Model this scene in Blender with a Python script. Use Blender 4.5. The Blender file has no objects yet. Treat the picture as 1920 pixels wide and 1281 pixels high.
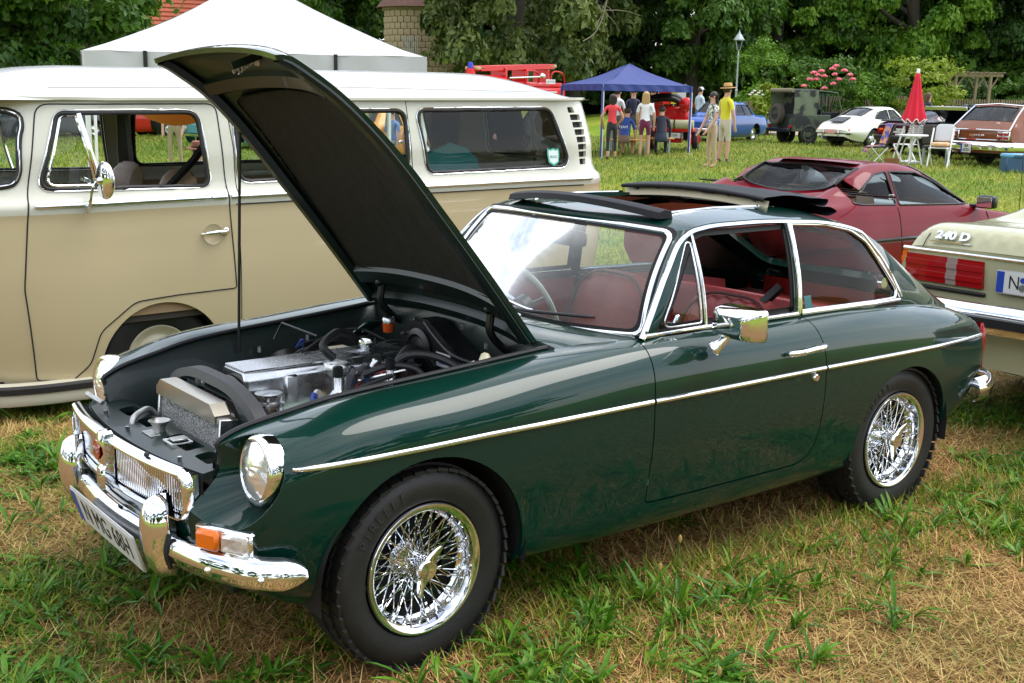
import bpy, bmesh, math, random
import numpy as np
from mathutils import Vector, Matrix
from mathutils.geometry import delaunay_2d_cdt
SC = bpy.context.scene
COL = SC.collection
R_ = math.radians
PI = math.pi
random.seed(7)
RNG = np.random.default_rng(11)

# ---------------------------------------------------------------- camera
CAM = np.array([-1.783, -3.369, 1.6495]); YAW, PITCH, ROLL, FPX = .66575, .20672, .01851, 2195.2
def cam_axes():
    d = np.array([math.sin(YAW)*math.cos(PITCH), math.cos(YAW)*math.cos(PITCH), -math.sin(PITCH)])
    r = np.cross(d, [0, 0, 1]); r /= np.linalg.norm(r); u = np.cross(r, d)
    return r*math.cos(ROLL)+u*math.sin(ROLL), -r*math.sin(ROLL)+u*math.cos(ROLL), d
_r, _u, _d = cam_axes()
camd = bpy.data.cameras.new('camera'); cam = bpy.data.objects.new('camera', camd); COL.objects.link(cam)
M = Matrix(((_r[0], _u[0], -_d[0], CAM[0]), (_r[1], _u[1], -_d[1], CAM[1]), (_r[2], _u[2], -_d[2], CAM[2]), (0, 0, 0, 1)))
cam.matrix_world = M
camd.sensor_width = 36; camd.lens = FPX/1920*36; camd.clip_start = .05; camd.clip_end = 2000
SC.camera = cam
# ---------------------------------------------------------------- sky, sun, exposure
SUN_EL, SUN_AZ = R_(60), R_(118)        # azimuth from +y towards +x
sund = bpy.data.lights.new('sun', 'SUN'); sun = bpy.data.objects.new('sun', sund); COL.objects.link(sun)
sund.energy = 1.5; sund.angle = R_(38.0); sund.color = (1, .96, .9)
_sd = Vector((math.sin(SUN_AZ)*math.cos(SUN_EL), math.cos(SUN_AZ)*math.cos(SUN_EL), math.sin(SUN_EL)))
sun.rotation_euler = _sd.to_track_quat('Z', 'Y').to_euler()
W = bpy.data.worlds.new('World'); SC.world = W; W.use_nodes = True
nt = W.node_tree; nt.nodes.clear()
def wn(t, **k):
    n = nt.nodes.new(t)
    for a, b in k.items(): setattr(n, a, b)
    return n
sky = wn('ShaderNodeTexSky', sky_type='NISHITA', sun_disc=False, sun_elevation=SUN_EL, sun_rotation=SUN_AZ, air_density=1.2, dust_density=.8)
tc = wn('ShaderNodeTexCoord'); mp = wn('ShaderNodeMapping'); mp.inputs['Scale'].default_value = (1, 1, 2.2)
nz = wn('ShaderNodeTexNoise'); nz.inputs['Scale'].default_value = 1.9; nz.inputs['Detail'].default_value = 7; nz.inputs['Roughness'].default_value = .62
rp = wn('ShaderNodeValToRGB'); rp.color_ramp.elements[0].position = .30; rp.color_ramp.elements[1].position = .66
cl = wn('ShaderNodeMixRGB'); cl.inputs[2].default_value = (9.3, 9.5, 9.8, 1)     # sunlit cloud, about as bright as the hazy sky by the sun
bg = wn('ShaderNodeBackground'); bg.inputs[1].default_value = .15
wo = wn('ShaderNodeOutputWorld')
L = nt.links.new
L(tc.outputs['Generated'], mp.inputs[0]); L(mp.outputs[0], nz.inputs['Vector']); L(nz.outputs['Fac'], rp.inputs[0])
L(rp.outputs[0], cl.inputs[0]); L(sky.outputs[0], cl.inputs[1]); L(cl.outputs[0], bg.inputs[0]); L(bg.outputs[0], wo.inputs[0])
SC.view_settings.view_transform = 'Standard'; SC.view_settings.look = 'None'
SC.view_settings.exposure = 0.8; SC.view_settings.gamma = 1.0; SC.view_settings.use_curve_mapping = False
SC.render.engine = 'CYCLES'
SC.cycles.max_bounces = 10; SC.cycles.transparent_max_bounces = 24; SC.cycles.glossy_bounces = 5
SC.cycles.caustics_reflective = False; SC.cycles.caustics_refractive = False
SC.cycles.use_denoising = True; SC.cycles.sample_clamp_indirect = 6

# ---------------------------------------------------------------- materials
MATS = {}
def mat(name, col=(.5, .5, .5), rough=.5, metal=0., coat=0., spec=.5, noise=None, bump=None, trans=0., emit=None, sheen=0., rvar=None, coatrough=.02, nscale=None):
    """procedural principled material. noise=(scale, other colour, contrast), bump=(scale, strength), rvar=(scale, amount)"""
    if name in MATS: return MATS[name]
    m = bpy.data.materials.new(name); m.use_nodes = True; t = m.node_tree; b = t.nodes['Principled BSDF']
    b.inputs['Base Color'].default_value = (*col, 1); b.inputs['Roughness'].default_value = rough; b.inputs['Metallic'].default_value = metal
    b.inputs['Coat Weight'].default_value = coat; b.inputs['Coat Roughness'].default_value = coatrough; b.inputs['Coat IOR'].default_value = 1.42; b.inputs['Specular IOR Level'].default_value = spec
    b.inputs['Transmission Weight'].default_value = trans; b.inputs['Sheen Weight'].default_value = sheen
    if coat >= .8 and not metal: b.inputs['Specular IOR Level'].default_value = .08
    def nn(ty): return t.nodes.new(ty)
    tcn = nn('ShaderNodeTexCoord')
    def ntex(sc, det=4):
        n = nn('ShaderNodeTexNoise'); n.inputs['Scale'].default_value = sc; n.inputs['Detail'].default_value = det
        src = tcn.outputs['Object']
        if nscale:
            mpn = nn('ShaderNodeMapping'); mpn.inputs['Scale'].default_value = nscale; t.links.new(src, mpn.inputs[0]); src = mpn.outputs[0]
        t.links.new(src, n.inputs['Vector']); return n
    if noise:
        n = ntex(noise[0]); r = nn('ShaderNodeValToRGB'); c = noise[2] if len(noise) > 2 else .2
        r.color_ramp.elements[0].position = .5-c; r.color_ramp.elements[1].position = .5+c
        r.color_ramp.elements[0].color = (*col, 1); r.color_ramp.elements[1].color = (*noise[1], 1)
        t.links.new(n.outputs['Fac'], r.inputs[0]); t.links.new(r.outputs[0], b.inputs['Base Color'])
    if bump:
        n = ntex(bump[0], 3); bb = nn('ShaderNodeBump'); bb.inputs['Strength'].default_value = bump[1]; bb.inputs['Distance'].default_value = .01
        t.links.new(n.outputs['Fac'], bb.inputs['Height']); t.links.new(bb.outputs[0], b.inputs['Normal'])
    if rvar:
        n = ntex(rvar[0], 5); mr = nn('ShaderNodeMapRange'); mr.inputs['From Min'].default_value = .3; mr.inputs['From Max'].default_value = .7
        mr.inputs['To Min'].default_value = max(0, rough-rvar[1]); mr.inputs['To Max'].default_value = rough+rvar[1]
        t.links.new(n.outputs['Fac'], mr.inputs[0]); t.links.new(mr.outputs[0], b.inputs['Roughness'])
    if emit: b.inputs['Emission Color'].default_value = (*emit[:3], 1); b.inputs['Emission Strength'].default_value = emit[3]
    MATS[name] = m; return m
def glass(name, tint=(.9, .95, .93), ior=1.5, rough=0.0, dust=0.):
    if name in MATS: return MATS[name]
    m = bpy.data.materials.new(name); m.use_nodes = True; t = m.node_tree; t.nodes.clear()
    o = t.nodes.new('ShaderNodeOutputMaterial'); mx = t.nodes.new('ShaderNodeMixShader'); fr = t.nodes.new('ShaderNodeFresnel'); fr.inputs[0].default_value = ior
    tr = t.nodes.new('ShaderNodeBsdfTransparent'); tr.inputs[0].default_value = (*tint, 1); g = t.nodes.new('ShaderNodeBsdfGlossy'); g.inputs['Roughness'].default_value = rough
    t.links.new(fr.outputs[0], mx.inputs[0]); t.links.new(tr.outputs[0], mx.inputs[1]); t.links.new(g.outputs[0], mx.inputs[2]); t.links.new(mx.outputs[0], o.inputs[0])
    if dust:      # thin film of dust on the pane, uneven
        df = t.nodes.new('ShaderNodeBsdfDiffuse'); df.inputs[0].default_value = (.75, .75, .70, 1); m2 = t.nodes.new('ShaderNodeMixShader'); tcn = t.nodes.new('ShaderNodeTexCoord'); n = t.nodes.new('ShaderNodeTexNoise'); n.inputs['Scale'].default_value = 3.; n.inputs['Detail'].default_value = 6
        mp_ = t.nodes.new('ShaderNodeMapping'); mp_.inputs['Scale'].default_value = (1, 1.6, .5); t.links.new(tcn.outputs['Object'], mp_.inputs[0]); t.links.new(mp_.outputs[0], n.inputs['Vector']); mr = t.nodes.new('ShaderNodeMapRange'); mr.inputs[3].default_value = dust*.4; mr.inputs[4].default_value = dust*1.7; t.links.new(n.outputs['Fac'], mr.inputs[0])
        t.links.new(mr.outputs[0], m2.inputs[0]); t.links.new(mx.outputs[0], m2.inputs[1]); t.links.new(df.outputs[0], m2.inputs[2]); t.links.new(m2.outputs[0], o.inputs[0])
    MATS[name] = m; return m
def leafmat(name, col, col2, trans=.35, rough=.5, scale=1.5):
    """foliage: diffuse + translucent + a little gloss, colour from object-space noise"""
    if name in MATS: return MATS[name]
    m = bpy.data.materials.new(name); m.use_nodes = True; t = m.node_tree; b = t.nodes['Principled BSDF']; o = t.nodes['Material Output']
    tcn = t.nodes.new('ShaderNodeTexCoord'); n = t.nodes.new('ShaderNodeTexNoise'); n.inputs['Scale'].default_value = scale; n.inputs['Detail'].default_value = 5
    r = t.nodes.new('ShaderNodeValToRGB'); r.color_ramp.elements[0].position = .35; r.color_ramp.elements[1].position = .65
    r.color_ramp.elements[0].color = (*col, 1); r.color_ramp.elements[1].color = (*col2, 1)
    t.links.new(tcn.outputs['Object'], n.inputs['Vector']); t.links.new(n.outputs['Fac'], r.inputs[0]); t.links.new(r.outputs[0], b.inputs['Base Color'])
    b.inputs['Roughness'].default_value = rough; b.inputs['Specular IOR Level'].default_value = .35
    tl = t.nodes.new('ShaderNodeBsdfTranslucent'); t.links.new(r.outputs[0], tl.inputs[0]); mx = t.nodes.new('ShaderNodeMixShader'); mx.inputs[0].default_value = trans
    t.links.new(b.outputs[0], mx.inputs[1]); t.links.new(tl.outputs[0], mx.inputs[2]); t.links.new(mx.outputs[0], o.inputs[0])
    MATS[name] = m; return m

# ---------------------------------------------------------------- objects
def setp(o, label=None, cat=None, group=None, kind=None):
    for k, v in (('label', label), ('category', cat), ('group', group), ('kind', kind)):
        if v: o[k] = v
    return o
def link(o, parent=None):
    COL.objects.link(o)
    if parent is not None: o.parent = parent
    return o
def thing(name, label, cat, loc=(0, 0, 0), rz=0, group=None):
    o = bpy.data.objects.new(name, None); o.location = loc; o.rotation_euler = (0, 0, rz); link(o)
    return setp(o, label, cat, group)
def mk(name, V, F, m, parent=None, smooth=40, normals=None, label=None):
    me = bpy.data.meshes.new(name); V = np.asarray(V, float)
    me.from_pydata(V.tolist(), [], [list(map(int, f)) for f in F])
    if smooth:
        me.polygons.foreach_set('use_smooth', np.ones(len(me.polygons), bool))
        if normals is None and smooth < 180: me.set_sharp_from_angle(angle=R_(smooth))
    for q in (m if isinstance(m, (list, tuple)) else [m]): me.materials.append(q)
    if normals is not None: me.normals_split_custom_set_from_vertices([tuple(n) for n in normals])
    me.update()
    o = bpy.data.objects.new(name, me); link(o, parent)
    if label: o['label'] = label
    return o
def copy_tree(o, parent=None):
    c = o.copy(); COL.objects.link(c); c.parent = parent
    for ch in list(o.children): copy_tree(ch, c)
    return c
def frame(ax):
    a = np.asarray(ax, float); a = a/np.linalg.norm(a); h = np.array([0, 0, 1.]) if abs(a[2]) < .9 else np.array([1., 0, 0])
    u = np.cross(h, a); u /= np.linalg.norm(u); return u, np.cross(a, u), a
def rotm(rx=0, ry=0, rz=0):
    from mathutils import Euler
    return np.array(Euler((rx, ry, rz)).to_matrix())
class MB:
    def __init__(s): s.V = []; s.F = []; s.n = 0; s.MI = []
    def add(s, V, F, mi=0):
        V = np.asarray(V, float).reshape(-1, 3); s.V.append(V); s.F += [[int(i)+s.n for i in f] for f in F]; s.MI += [mi]*len(F); s.n += len(V); return s
    def box(s, c, size, rot=None, b=0., mi=0):
        h = np.array(size)/2.; c = np.array(c, float)
        if b <= 0:
            V = np.array([[x, y, z] for x in (-1, 1) for y in (-1, 1) for z in (-1, 1)])*h
            F = [(0, 1, 3, 2), (4, 6, 7, 5), (0, 4, 5, 1), (2, 3, 7, 6), (0, 2, 6, 4), (1, 5, 7, 3)]
        else:
            b = min(b, h.min()*.95); V = []; F = []; idx = {}
            for sx in (-1, 1):
                for sy in (-1, 1):
                    for sz in (-1, 1):
                        for a in range(3):
                            v = np.array([sx, sy, sz])*(h-b); v[a] = (sx, sy, sz)[a]*h[a]; idx[(sx, sy, sz, a)] = len(V); V.append(v)
            I = lambda x, y, z, a: idx[(x, y, z, a)]
            for sg in (-1, 1):
                F.append([I(sg, -1, -1, 0), I(sg, 1, -1, 0), I(sg, 1, 1, 0), I(sg, -1, 1, 0)][::sg])
                F.append([I(-1, sg, -1, 1), I(-1, sg, 1, 1), I(1, sg, 1, 1), I(1, sg, -1, 1)][::sg])
                F.append([I(-1, -1, sg, 2), I(1, -1, sg, 2), I(1, 1, sg, 2), I(-1, 1, sg, 2)][::sg])
                for s2 in (-1, 1):
                    q = sg*s2
                    F.append([I(sg, s2, -1, 0), I(sg, s2, -1, 1), I(sg, s2, 1, 1), I(sg, s2, 1, 0)][::q])
                    F.append([I(sg, -1, s2, 0), I(sg, 1, s2, 0), I(sg, 1, s2, 2), I(sg, -1, s2, 2)][::q])
                    F.append([I(-1, sg, s2, 1), I(-1, sg, s2, 2), I(1, sg, s2, 2), I(1, sg, s2, 1)][::q])
            for k in [(x, y, z) for x in (-1, 1) for y in (-1, 1) for z in (-1, 1)]:
                F.append([I(*k, 0), I(*k, 1), I(*k, 2)][::(1 if k[0]*k[1]*k[2] > 0 else -1)])
            V = np.array(V)
        if rot is not None: V = V@np.array(rot).T
        return s.add(V+c, F, mi)
    def tube(s, pts, r, n=8, caps=True, closed=False, mi=0):
        P = np.asarray(pts, float); k = len(P); r = np.full(k, r) if np.isscalar(r) else np.asarray(r, float)
        T = np.gradient(P, axis=0) if not closed else np.roll(P, -1, 0)-np.roll(P, 1, 0)
        T /= np.linalg.norm(T, axis=1)[:, None]+1e-12
        u, v, _ = frame(T[0]); V = []
        a = np.linspace(0, 2*PI, n, endpoint=False)
        for i in range(k):
            u = u-T[i]*(u@T[i]); u /= np.linalg.norm(u)+1e-12; v = np.cross(T[i], u)
            V.append(P[i]+r[i]*(np.cos(a)[:, None]*u+np.sin(a)[:, None]*v))
        F = []
        for i in range(k if closed else k-1):
            j = (i+1) % k
            for q in range(n): F.append((i*n+q, i*n+(q+1) % n, j*n+(q+1) % n, j*n+q))
        if caps and not closed: F.append(tuple(range(n))[::-1]); F.append(tuple((k-1)*n+q for q in range(n)))
        return s.add(np.concatenate(V), F, mi)
    def cyl(s, p0, p1, r0, r1=None, n=16, mi=0): return s.tube([p0, p1], [r0, r0 if r1 is None else r1], n, mi=mi)
    def lathe(s, prof, o=(0, 0, 0), ax=(0, 0, 1), n=32, closed=False, mi=0, a0=0, a1=2*PI):
        u, v, w = frame(ax); full = abs(a1-a0-2*PI) < 1e-6; a = np.linspace(a0, a1, n, endpoint=not full); V = []; k = len(prof)
        for r, h in prof: V.append(np.array(o)+h*w+r*(np.cos(a)[:, None]*u+np.sin(a)[:, None]*v))
        F = []
        for i in range(k if closed else k-1):
            j = (i+1) % k
            for q in range(n if full else n-1): F.append((i*n+q, i*n+(q+1) % n, j*n+(q+1) % n, j*n+q))
        return s.add(np.concatenate(V), F, mi)
    def grid(s, P, flip=False, wrap=False, mi=0):
        P = np.asarray(P, float); m, n = P.shape[:2]; F = []
        for i in range(m-1):
            for j in range(n if wrap else n-1):
                j2 = (j+1) % n; f = (i*n+j, (i+1)*n+j, (i+1)*n+j2, i*n+j2); F.append(f[::-1] if flip else f)
        return s.add(P.reshape(-1, 3), F, mi)
    def prism(s, poly, o, u, v, h, mi=0, b=0):
        """extrude 2-D poly (in axes u, v at o) by h along u x v"""
        o, u, v = (np.array(a, float) for a in (o, u, v)); w = np.cross(u, v); w /= np.linalg.norm(w)
        p = np.asarray(poly, float); k = len(p)
        if b:
            c = p.mean(0); q = c+(p-c)*(1-b/np.maximum(np.linalg.norm(p-c, axis=1), 1e-6))[:, None]
            lay = [(p, 0), (p, h-b*np.sign(h)), (q, h)]
        else: lay = [(p, 0), (p, h)]
        V = np.concatenate([o+a[:, :1]*u+a[:, 1:]*v+w*hh for a, hh in lay]); F = [tuple(range(k))[::-1], tuple((len(lay)-1)*k+i for i in range(k))]
        for l in range(len(lay)-1): F += [(l*k+i, l*k+(i+1) % k, (l+1)*k+(i+1) % k, (l+1)*k+i) for i in range(k)]
        return s.add(V, F, mi)
    def ball(s, c, r, n=12, m=8, rot=None, mi=0):
        r = np.array([r]*3 if np.isscalar(r) else r); th = np.linspace(0, PI, m+1); ph = np.linspace(0, 2*PI, n, endpoint=False)
        V = np.array([[math.sin(t)*math.cos(p), math.sin(t)*math.sin(p), math.cos(t)] for t in th for p in ph])*r
        if rot is not None: V = V@np.array(rot).T
        F = [(i*n+q, (i+1)*n+q, (i+1)*n+(q+1) % n, i*n+(q+1) % n) for i in range(m) for q in range(n)]
        return s.add(V+np.array(c), F, mi)
    def build(s, name, m, parent=None, smooth=40, label=None, mirror=False, T=None):
        V = np.concatenate(s.V); F = s.F
        if T is not None: V = V@T[0].T+T[1]
        o = mk(name, V, F, m, parent, smooth, label=label)
        if any(s.MI): o.data.polygons.foreach_set('material_index', np.array(s.MI, np.int32))
        if mirror:
            o2 = mk(name, V*np.array([1, -1, 1]), [f[::-1] for f in F], m, parent, smooth, label=label)
            if any(s.MI): o2.data.polygons.foreach_set('material_index', np.array(s.MI, np.int32))
        return o
def text_mesh(name, txt, size, m, parent, o, u, v, depth=.002, align='CENTER', bold=0., squash=1., label=None):
    """real lettering: text outline filled, extruded, laid out on axes u (reading direction), v (up) at o"""
    c = bpy.data.curves.new(name, 'FONT'); c.body = txt; c.size = size; c.align_x = align; c.align_y = 'CENTER'; c.extrude = depth/2; c.offset = bold; c.resolution_u = 3
    ob = bpy.data.objects.new(name, c); COL.objects.link(ob); dg = bpy.context.evaluated_depsgraph_get(); dg.update()
    me = bpy.data.meshes.new_from_object(ob.evaluated_get(dg)); bpy.data.objects.remove(ob)
    u = np.array(u, float); v = np.array(v, float); u /= np.linalg.norm(u); v /= np.linalg.norm(v); w = np.cross(u, v)
    P = np.empty(len(me.vertices)*3); me.vertices.foreach_get('co', P); P = P.reshape(-1, 3)
    P = np.array(o)+P[:, :1]*squash*u+P[:, 1:2]*v+P[:, 2:]*w; me.vertices.foreach_set('co', P.ravel()); me.materials.clear(); me.materials.append(m); me.update()
    return link(bpy.data.objects.new(name, me), parent)

# ---------------------------------------------------------------- splines, surfaces and trimmed panels
def spl_matrix(x, q, kind):
    """linear interpolation operator (len(q) x len(x)) of a cubic spline: 'c2' natural or 'cr' local"""
    x = np.asarray(x, float); q = np.asarray(q, float); n = len(x); h = np.diff(x)
    if n == 2: t = (q-x[0])/h[0]; return np.stack([1-t, t], 1)
    D = np.zeros((n, n))
    if kind == 'c2':
        A = np.zeros((n, n)); B = np.zeros((n, n)); A[0, 0] = 2; A[0, 1] = 1; B[0, 0] = -3/h[0]; B[0, 1] = 3/h[0]
        A[-1, -1] = 2; A[-1, -2] = 1; B[-1, -2] = -3/h[-1]; B[-1, -1] = 3/h[-1]
        for i in range(1, n-1):
            a, b = h[i-1], h[i]; A[i, i-1] = b; A[i, i] = 2*(a+b); A[i, i+1] = a
            B[i, i-1] -= 3*b/a; B[i, i] += 3*b/a; B[i, i] -= 3*a/b; B[i, i+1] += 3*a/b
        D = np.linalg.solve(A, B)
    else:
        D[0, 0] = -1/h[0]; D[0, 1] = 1/h[0]; D[-1, -2] = -1/h[-1]; D[-1, -1] = 1/h[-1]
        for i in range(1, n-1):
            a, b = h[i-1], h[i]; D[i, i-1] -= b/(a*(a+b)); D[i, i] += b/(a*(a+b)); D[i, i] -= a/(b*(a+b)); D[i, i+1] += a/(b*(a+b))
    k = np.clip(np.searchsorted(x, q)-1, 0, n-2); t = ((q-x[k])/h[k])[:, None]; hk = h[k][:, None]; I = np.eye(n)
    # linear extension outside
    tt = np.clip(t, 0, 1); ex = (t-tt)*hk
    W_ = (2*tt**3-3*tt**2+1)*I[k]+(tt**3-2*tt**2+tt)*hk*D[k]+(-2*tt**3+3*tt**2)*I[k+1]+(tt**3-tt**2)*hk*D[k+1]
    return W_+ex*np.where(t > .5, D[k+1], D[k])
def spl(x, y, q, kind='c2'): return spl_matrix(x, np.atleast_1d(q), kind)@np.asarray(y, float)
def path(pts, n=40, kind='cr', closed=False):
    """smooth 3-D path through points"""
    P = np.asarray(pts, float)
    if closed: P = np.concatenate([P[-2:], P, P[:3]])
    d = np.r_[0, np.cumsum(np.linalg.norm(np.diff(P, axis=0), axis=1)+1e-9)]
    if closed: return spl(d, P, np.linspace(d[2], d[-3], n, endpoint=False), kind)
    return spl(d, P, np.linspace(0, d[-1], n), kind)
class Surf:
    def __init__(s, P, S=None, T=None, ks='c2', kt='c2', warp=None):
        s.P = np.asarray(P, float); n, m = s.P.shape[:2]; s.ks, s.kt, s.warp = ks, kt, warp
        s.S = np.asarray(S, float) if S is not None else np.r_[0, np.cumsum(np.linalg.norm(np.diff(s.P[:, m//2], axis=0), axis=1))]
        s.T = np.asarray(T, float) if T is not None else np.r_[0, np.cumsum(np.linalg.norm(np.diff(s.P, axis=1), axis=2).mean(0))]
    def ev(s, q):
        q = np.atleast_2d(q); a = spl_matrix(s.S, q[:, 0], s.ks); b = spl_matrix(s.T, q[:, 1], s.kt)
        X = np.einsum('ni,ijk->njk', a, s.P); X = np.einsum('nj,njk->nk', b, X)
        return s.warp(X) if s.warp else X
    def nrm(s, q, e=2e-3):
        q = np.atleast_2d(q); n = np.cross(s.ev(q+[e, 0])-s.ev(q-[e, 0]), s.ev(q+[0, e])-s.ev(q-[0, e])); return n/(np.linalg.norm(n, axis=1)[:, None]+1e-12)
    def inv(s, xz, ax=(0, 2), it=25):
        """(s,t) whose point has the given two coordinates (default x and z), by Newton from the nearest sample"""
        xz = np.atleast_2d(xz); g = np.stack(np.meshgrid(np.linspace(s.S[0], s.S[-1], 60), np.linspace(s.T[0], s.T[-1], 40), indexing='ij'), -1).reshape(-1, 2)
        G = s.ev(g)[:, ax]; q = g[np.argmin(((xz[:, None]-G[None])**2).sum(2), 1)].copy(); e = 1e-3
        for _ in range(it):
            f = s.ev(q)[:, ax]-xz; j0 = (s.ev(q+[e, 0])-s.ev(q-[e, 0]))[:, ax]/(2*e); j1 = (s.ev(q+[0, e])-s.ev(q-[0, e]))[:, ax]/(2*e)
            det = j0[:, 0]*j1[:, 1]-j0[:, 1]*j1[:, 0]; det = np.where(abs(det) < 1e-6, 1e-6, det)
            ds = -(f[:, 0]*j1[:, 1]-f[:, 1]*j1[:, 0])/det; dt = -(j0[:, 0]*f[:, 1]-j0[:, 1]*f[:, 0])/det
            q = q+np.clip(np.stack([ds, dt], 1), -.05, .05)
        return q
def inpoly(p, poly):
    x, y = p[:, 0], p[:, 1]; c = np.zeros(len(p), bool); n = len(poly); j = n-1
    for i in range(n):
        xi, yi = poly[i]; xj, yj = poly[j]
        if yi != yj: c ^= ((yi > y) != (yj > y)) & (x < (xj-xi)*(y-yi)/(yj-yi)+xi)
        j = i
    return c
def dens(poly, step, closed=True):
    P = np.asarray(poly, float); out = []; n = len(P)
    for i in range(n if closed else n-1):
        a, b = P[i], P[(i+1) % n]; k = max(1, int(np.ceil(np.linalg.norm(b-a)/step))); out += [a+(b-a)*j/k for j in range(k)]
    if not closed: out.append(P[-1])
    return np.array(out)
def rrect(x0, x1, y0, y1, r, n=6, skew=(0, 0)):
    """rounded rectangle / quad: skew moves the top edge's left and right ends in x"""
    q = np.array([[x0, y0], [x1, y0], [x1+skew[1], y1], [x0+skew[0], y1]], float); return rpoly(q, r, n)
def rpoly(q, r, n=6):
    q = np.asarray(q, float); k = len(q); out = []; r = [r]*k if np.isscalar(r) else r
    for i in range(k):
        p, a, b = q[i], q[i-1], q[(i+1) % k]; ua = (a-p)/np.linalg.norm(a-p); ub = (b-p)/np.linalg.norm(b-p)
        ang = math.acos(np.clip(ua@ub, -1, 1)); d = min(r[i]/math.tan(ang/2), .45*np.linalg.norm(a-p), .45*np.linalg.norm(b-p)); A = p+ua*d; B = p+ub*d
        if r[i] <= 0: out.append(p); continue
        for t in np.linspace(0, 1, n): out.append((1-t)**2*A+2*t*(1-t)*p+t*t*B)
    return np.array(out)
def tri_panel(outline, holes=(), step=.03, fine=()):
    """constrained triangulation of an outline with holes; returns 2-D points and triangles"""
    loops = [np.asarray(outline)]+[np.asarray(h) for h in holes]; pts = np.concatenate(loops); E = []; k = 0
    for l in loops: E += [(k+i, k+(i+1) % len(l)) for i in range(len(l))]; k += len(l)
    lo, hi = loops[0].min(0), loops[0].max(0); gs = []
    def gridpts(lo, hi, st):
        g = np.stack(np.meshgrid(np.arange(lo[0]+st/2, hi[0], st), np.arange(lo[1]+st/2, hi[1], st*.9)), -1); g[1::2, :, 0] += st/2; return g.reshape(-1, 2)
    g = gridpts(lo, hi, step)
    for (a, b, c, d, st) in fine: g = g[~((g[:, 0] > a) & (g[:, 0] < b) & (g[:, 1] > c) & (g[:, 1] < d))]
    gs.append((g, step))
    for (a, b, c, d, st) in fine: gs.append((gridpts((a, c), (b, d), st), st))
    keep = []
    for g, st in gs:
        if not len(g): continue
        ok = inpoly(g, loops[0])
        for h in loops[1:]: ok &= ~inpoly(g, h)
        g = g[ok]
        if len(g):
            md = np.full(len(g), 1e9)
            for i in range(0, len(pts), 200): md = np.minimum(md, ((g[:, None]-pts[None, i:i+200])**2).sum(2).min(1))
            keep.append(g[md > (st*.45)**2])
    allp = np.concatenate([pts]+keep)
    r = delaunay_2d_cdt([Vector(p) for p in allp], E, [], 0, 1e-7)
    P = np.array([(v.x, v.y) for v in r[0]]); F = np.array([f for f in r[2] if len(f) == 3]); c = P[F].mean(1)
    ok = inpoly(c, loops[0])
    for h in loops[1:]: ok &= ~inpoly(c, h)
    return P, F[ok]
def panel(name, surf, outline, holes, m, parent, step=.03, rim=.012, off=0., flip=False, fine=(), mirror=False, label=None, thick=None):
    """a trimmed piece of a curved surface with its edges turned in (rim)"""
    P, F = tri_panel(outline, holes, step, fine); X = surf.ev(P); N = surf.nrm(P)
    if flip: N = -N
    X = X+N*off
    a, b, c = X[F[:, 0]], X[F[:, 1]], X[F[:, 2]]; g = (np.cross(b-a, c-a)*N[F].mean(1)).sum(1) < 0
    F = F.copy(); F[g] = F[g][:, ::-1]
    V = [X]; NN = [N]; FF = [list(f) for f in F]
    if rim:
        E = np.concatenate([F[:, [0, 1]], F[:, [1, 2]], F[:, [2, 0]]]); key = np.sort(E, 1); _, ix, ct = np.unique(key, axis=0, return_index=True, return_counts=True); B = E[ix[ct == 1]]
        ids = np.unique(B); mp_ = {int(v): i for i, v in enumerate(ids)}; k0 = len(X); k1 = k0+len(ids)
        V += [X[ids], X[ids]-N[ids]*rim]
        side = np.zeros((len(ids), 3))
        for a_, b_ in B:
            d = X[b_]-X[a_]; d = np.cross(d, N[a_]); d /= np.linalg.norm(d)+1e-12; side[mp_[int(a_)]] += d; side[mp_[int(b_)]] += d
        side /= np.linalg.norm(side, axis=1)[:, None]+1e-12; NN += [side, side]
        for a_, b_ in B: i, j = mp_[int(a_)], mp_[int(b_)]; FF.append([k0+j, k0+i, k1+i, k1+j])
    V = np.concatenate(V); NN = np.concatenate(NN)
    o = mk(name, V, FF, m, parent, 180, NN, label)
    if mirror:
        w = np.array([1, -1, 1]); mk(name, V*w, [f[::-1] for f in FF], m, parent, 180, NN*w, label)
    return o
def strip_on(surf, q, w, h, n_extra=0):
    """moulding of width w, height h running along the (s,t) polyline q on a surface: returns grid points"""
    X = surf.ev(q); N = surf.nrm(q); T = np.gradient(X, axis=0); T /= np.linalg.norm(T, axis=1)[:, None]; Bn = np.cross(N, T)
    prof = [(-.5, -.1), (-.48, .5), (-.3, .9), (0, 1), (.3, .9), (.48, .5), (.5, -.1)]
    return np.stack([X+Bn*(a*w)+N*(b*h) for a, b in prof], 1)
# ================================================================ shared materials
CHROME = mat('chrome', (.82, .83, .85), .05, 1.0, rvar=(9, .025))
STEEL = mat('brushed_alloy', (.62, .63, .63), .28, 1.0, rvar=(30, .08))
DULL = mat('dull_metal', (.38, .38, .37), .42, .9, noise=(25, (.55, .55, .53)), rvar=(40, .12))
RUBBER = mat('black_rubber', (.012, .012, .013), .55, bump=(60, .05))
BLACK = mat('satin_black', (.008, .008, .009), .35)
MATT = mat('matt_black', (.006, .006, .006), .8)
TYRE = mat('tyre_rubber', (.005, .005, .0053), .55, noise=(14, (.012, .0115, .011), .3), bump=(90, .08))
GLASS = glass('car_glass', (.88, .94, .92), 1.38); GLASSD = glass('tinted_glass', (.55, .62, .6)); GLASSS = glass('clear_lens', (.95, .96, .96), 1.45)
AMBER = mat('amber_lens', (.75, .16, .01), .12, coat=1, spec=.6); REDLENS = mat('red_lens', (.32, .006, .008), .12, coat=1)
REFLECT = mat('lamp_reflector', (.9, .9, .88), .12, 1.0)
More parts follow.
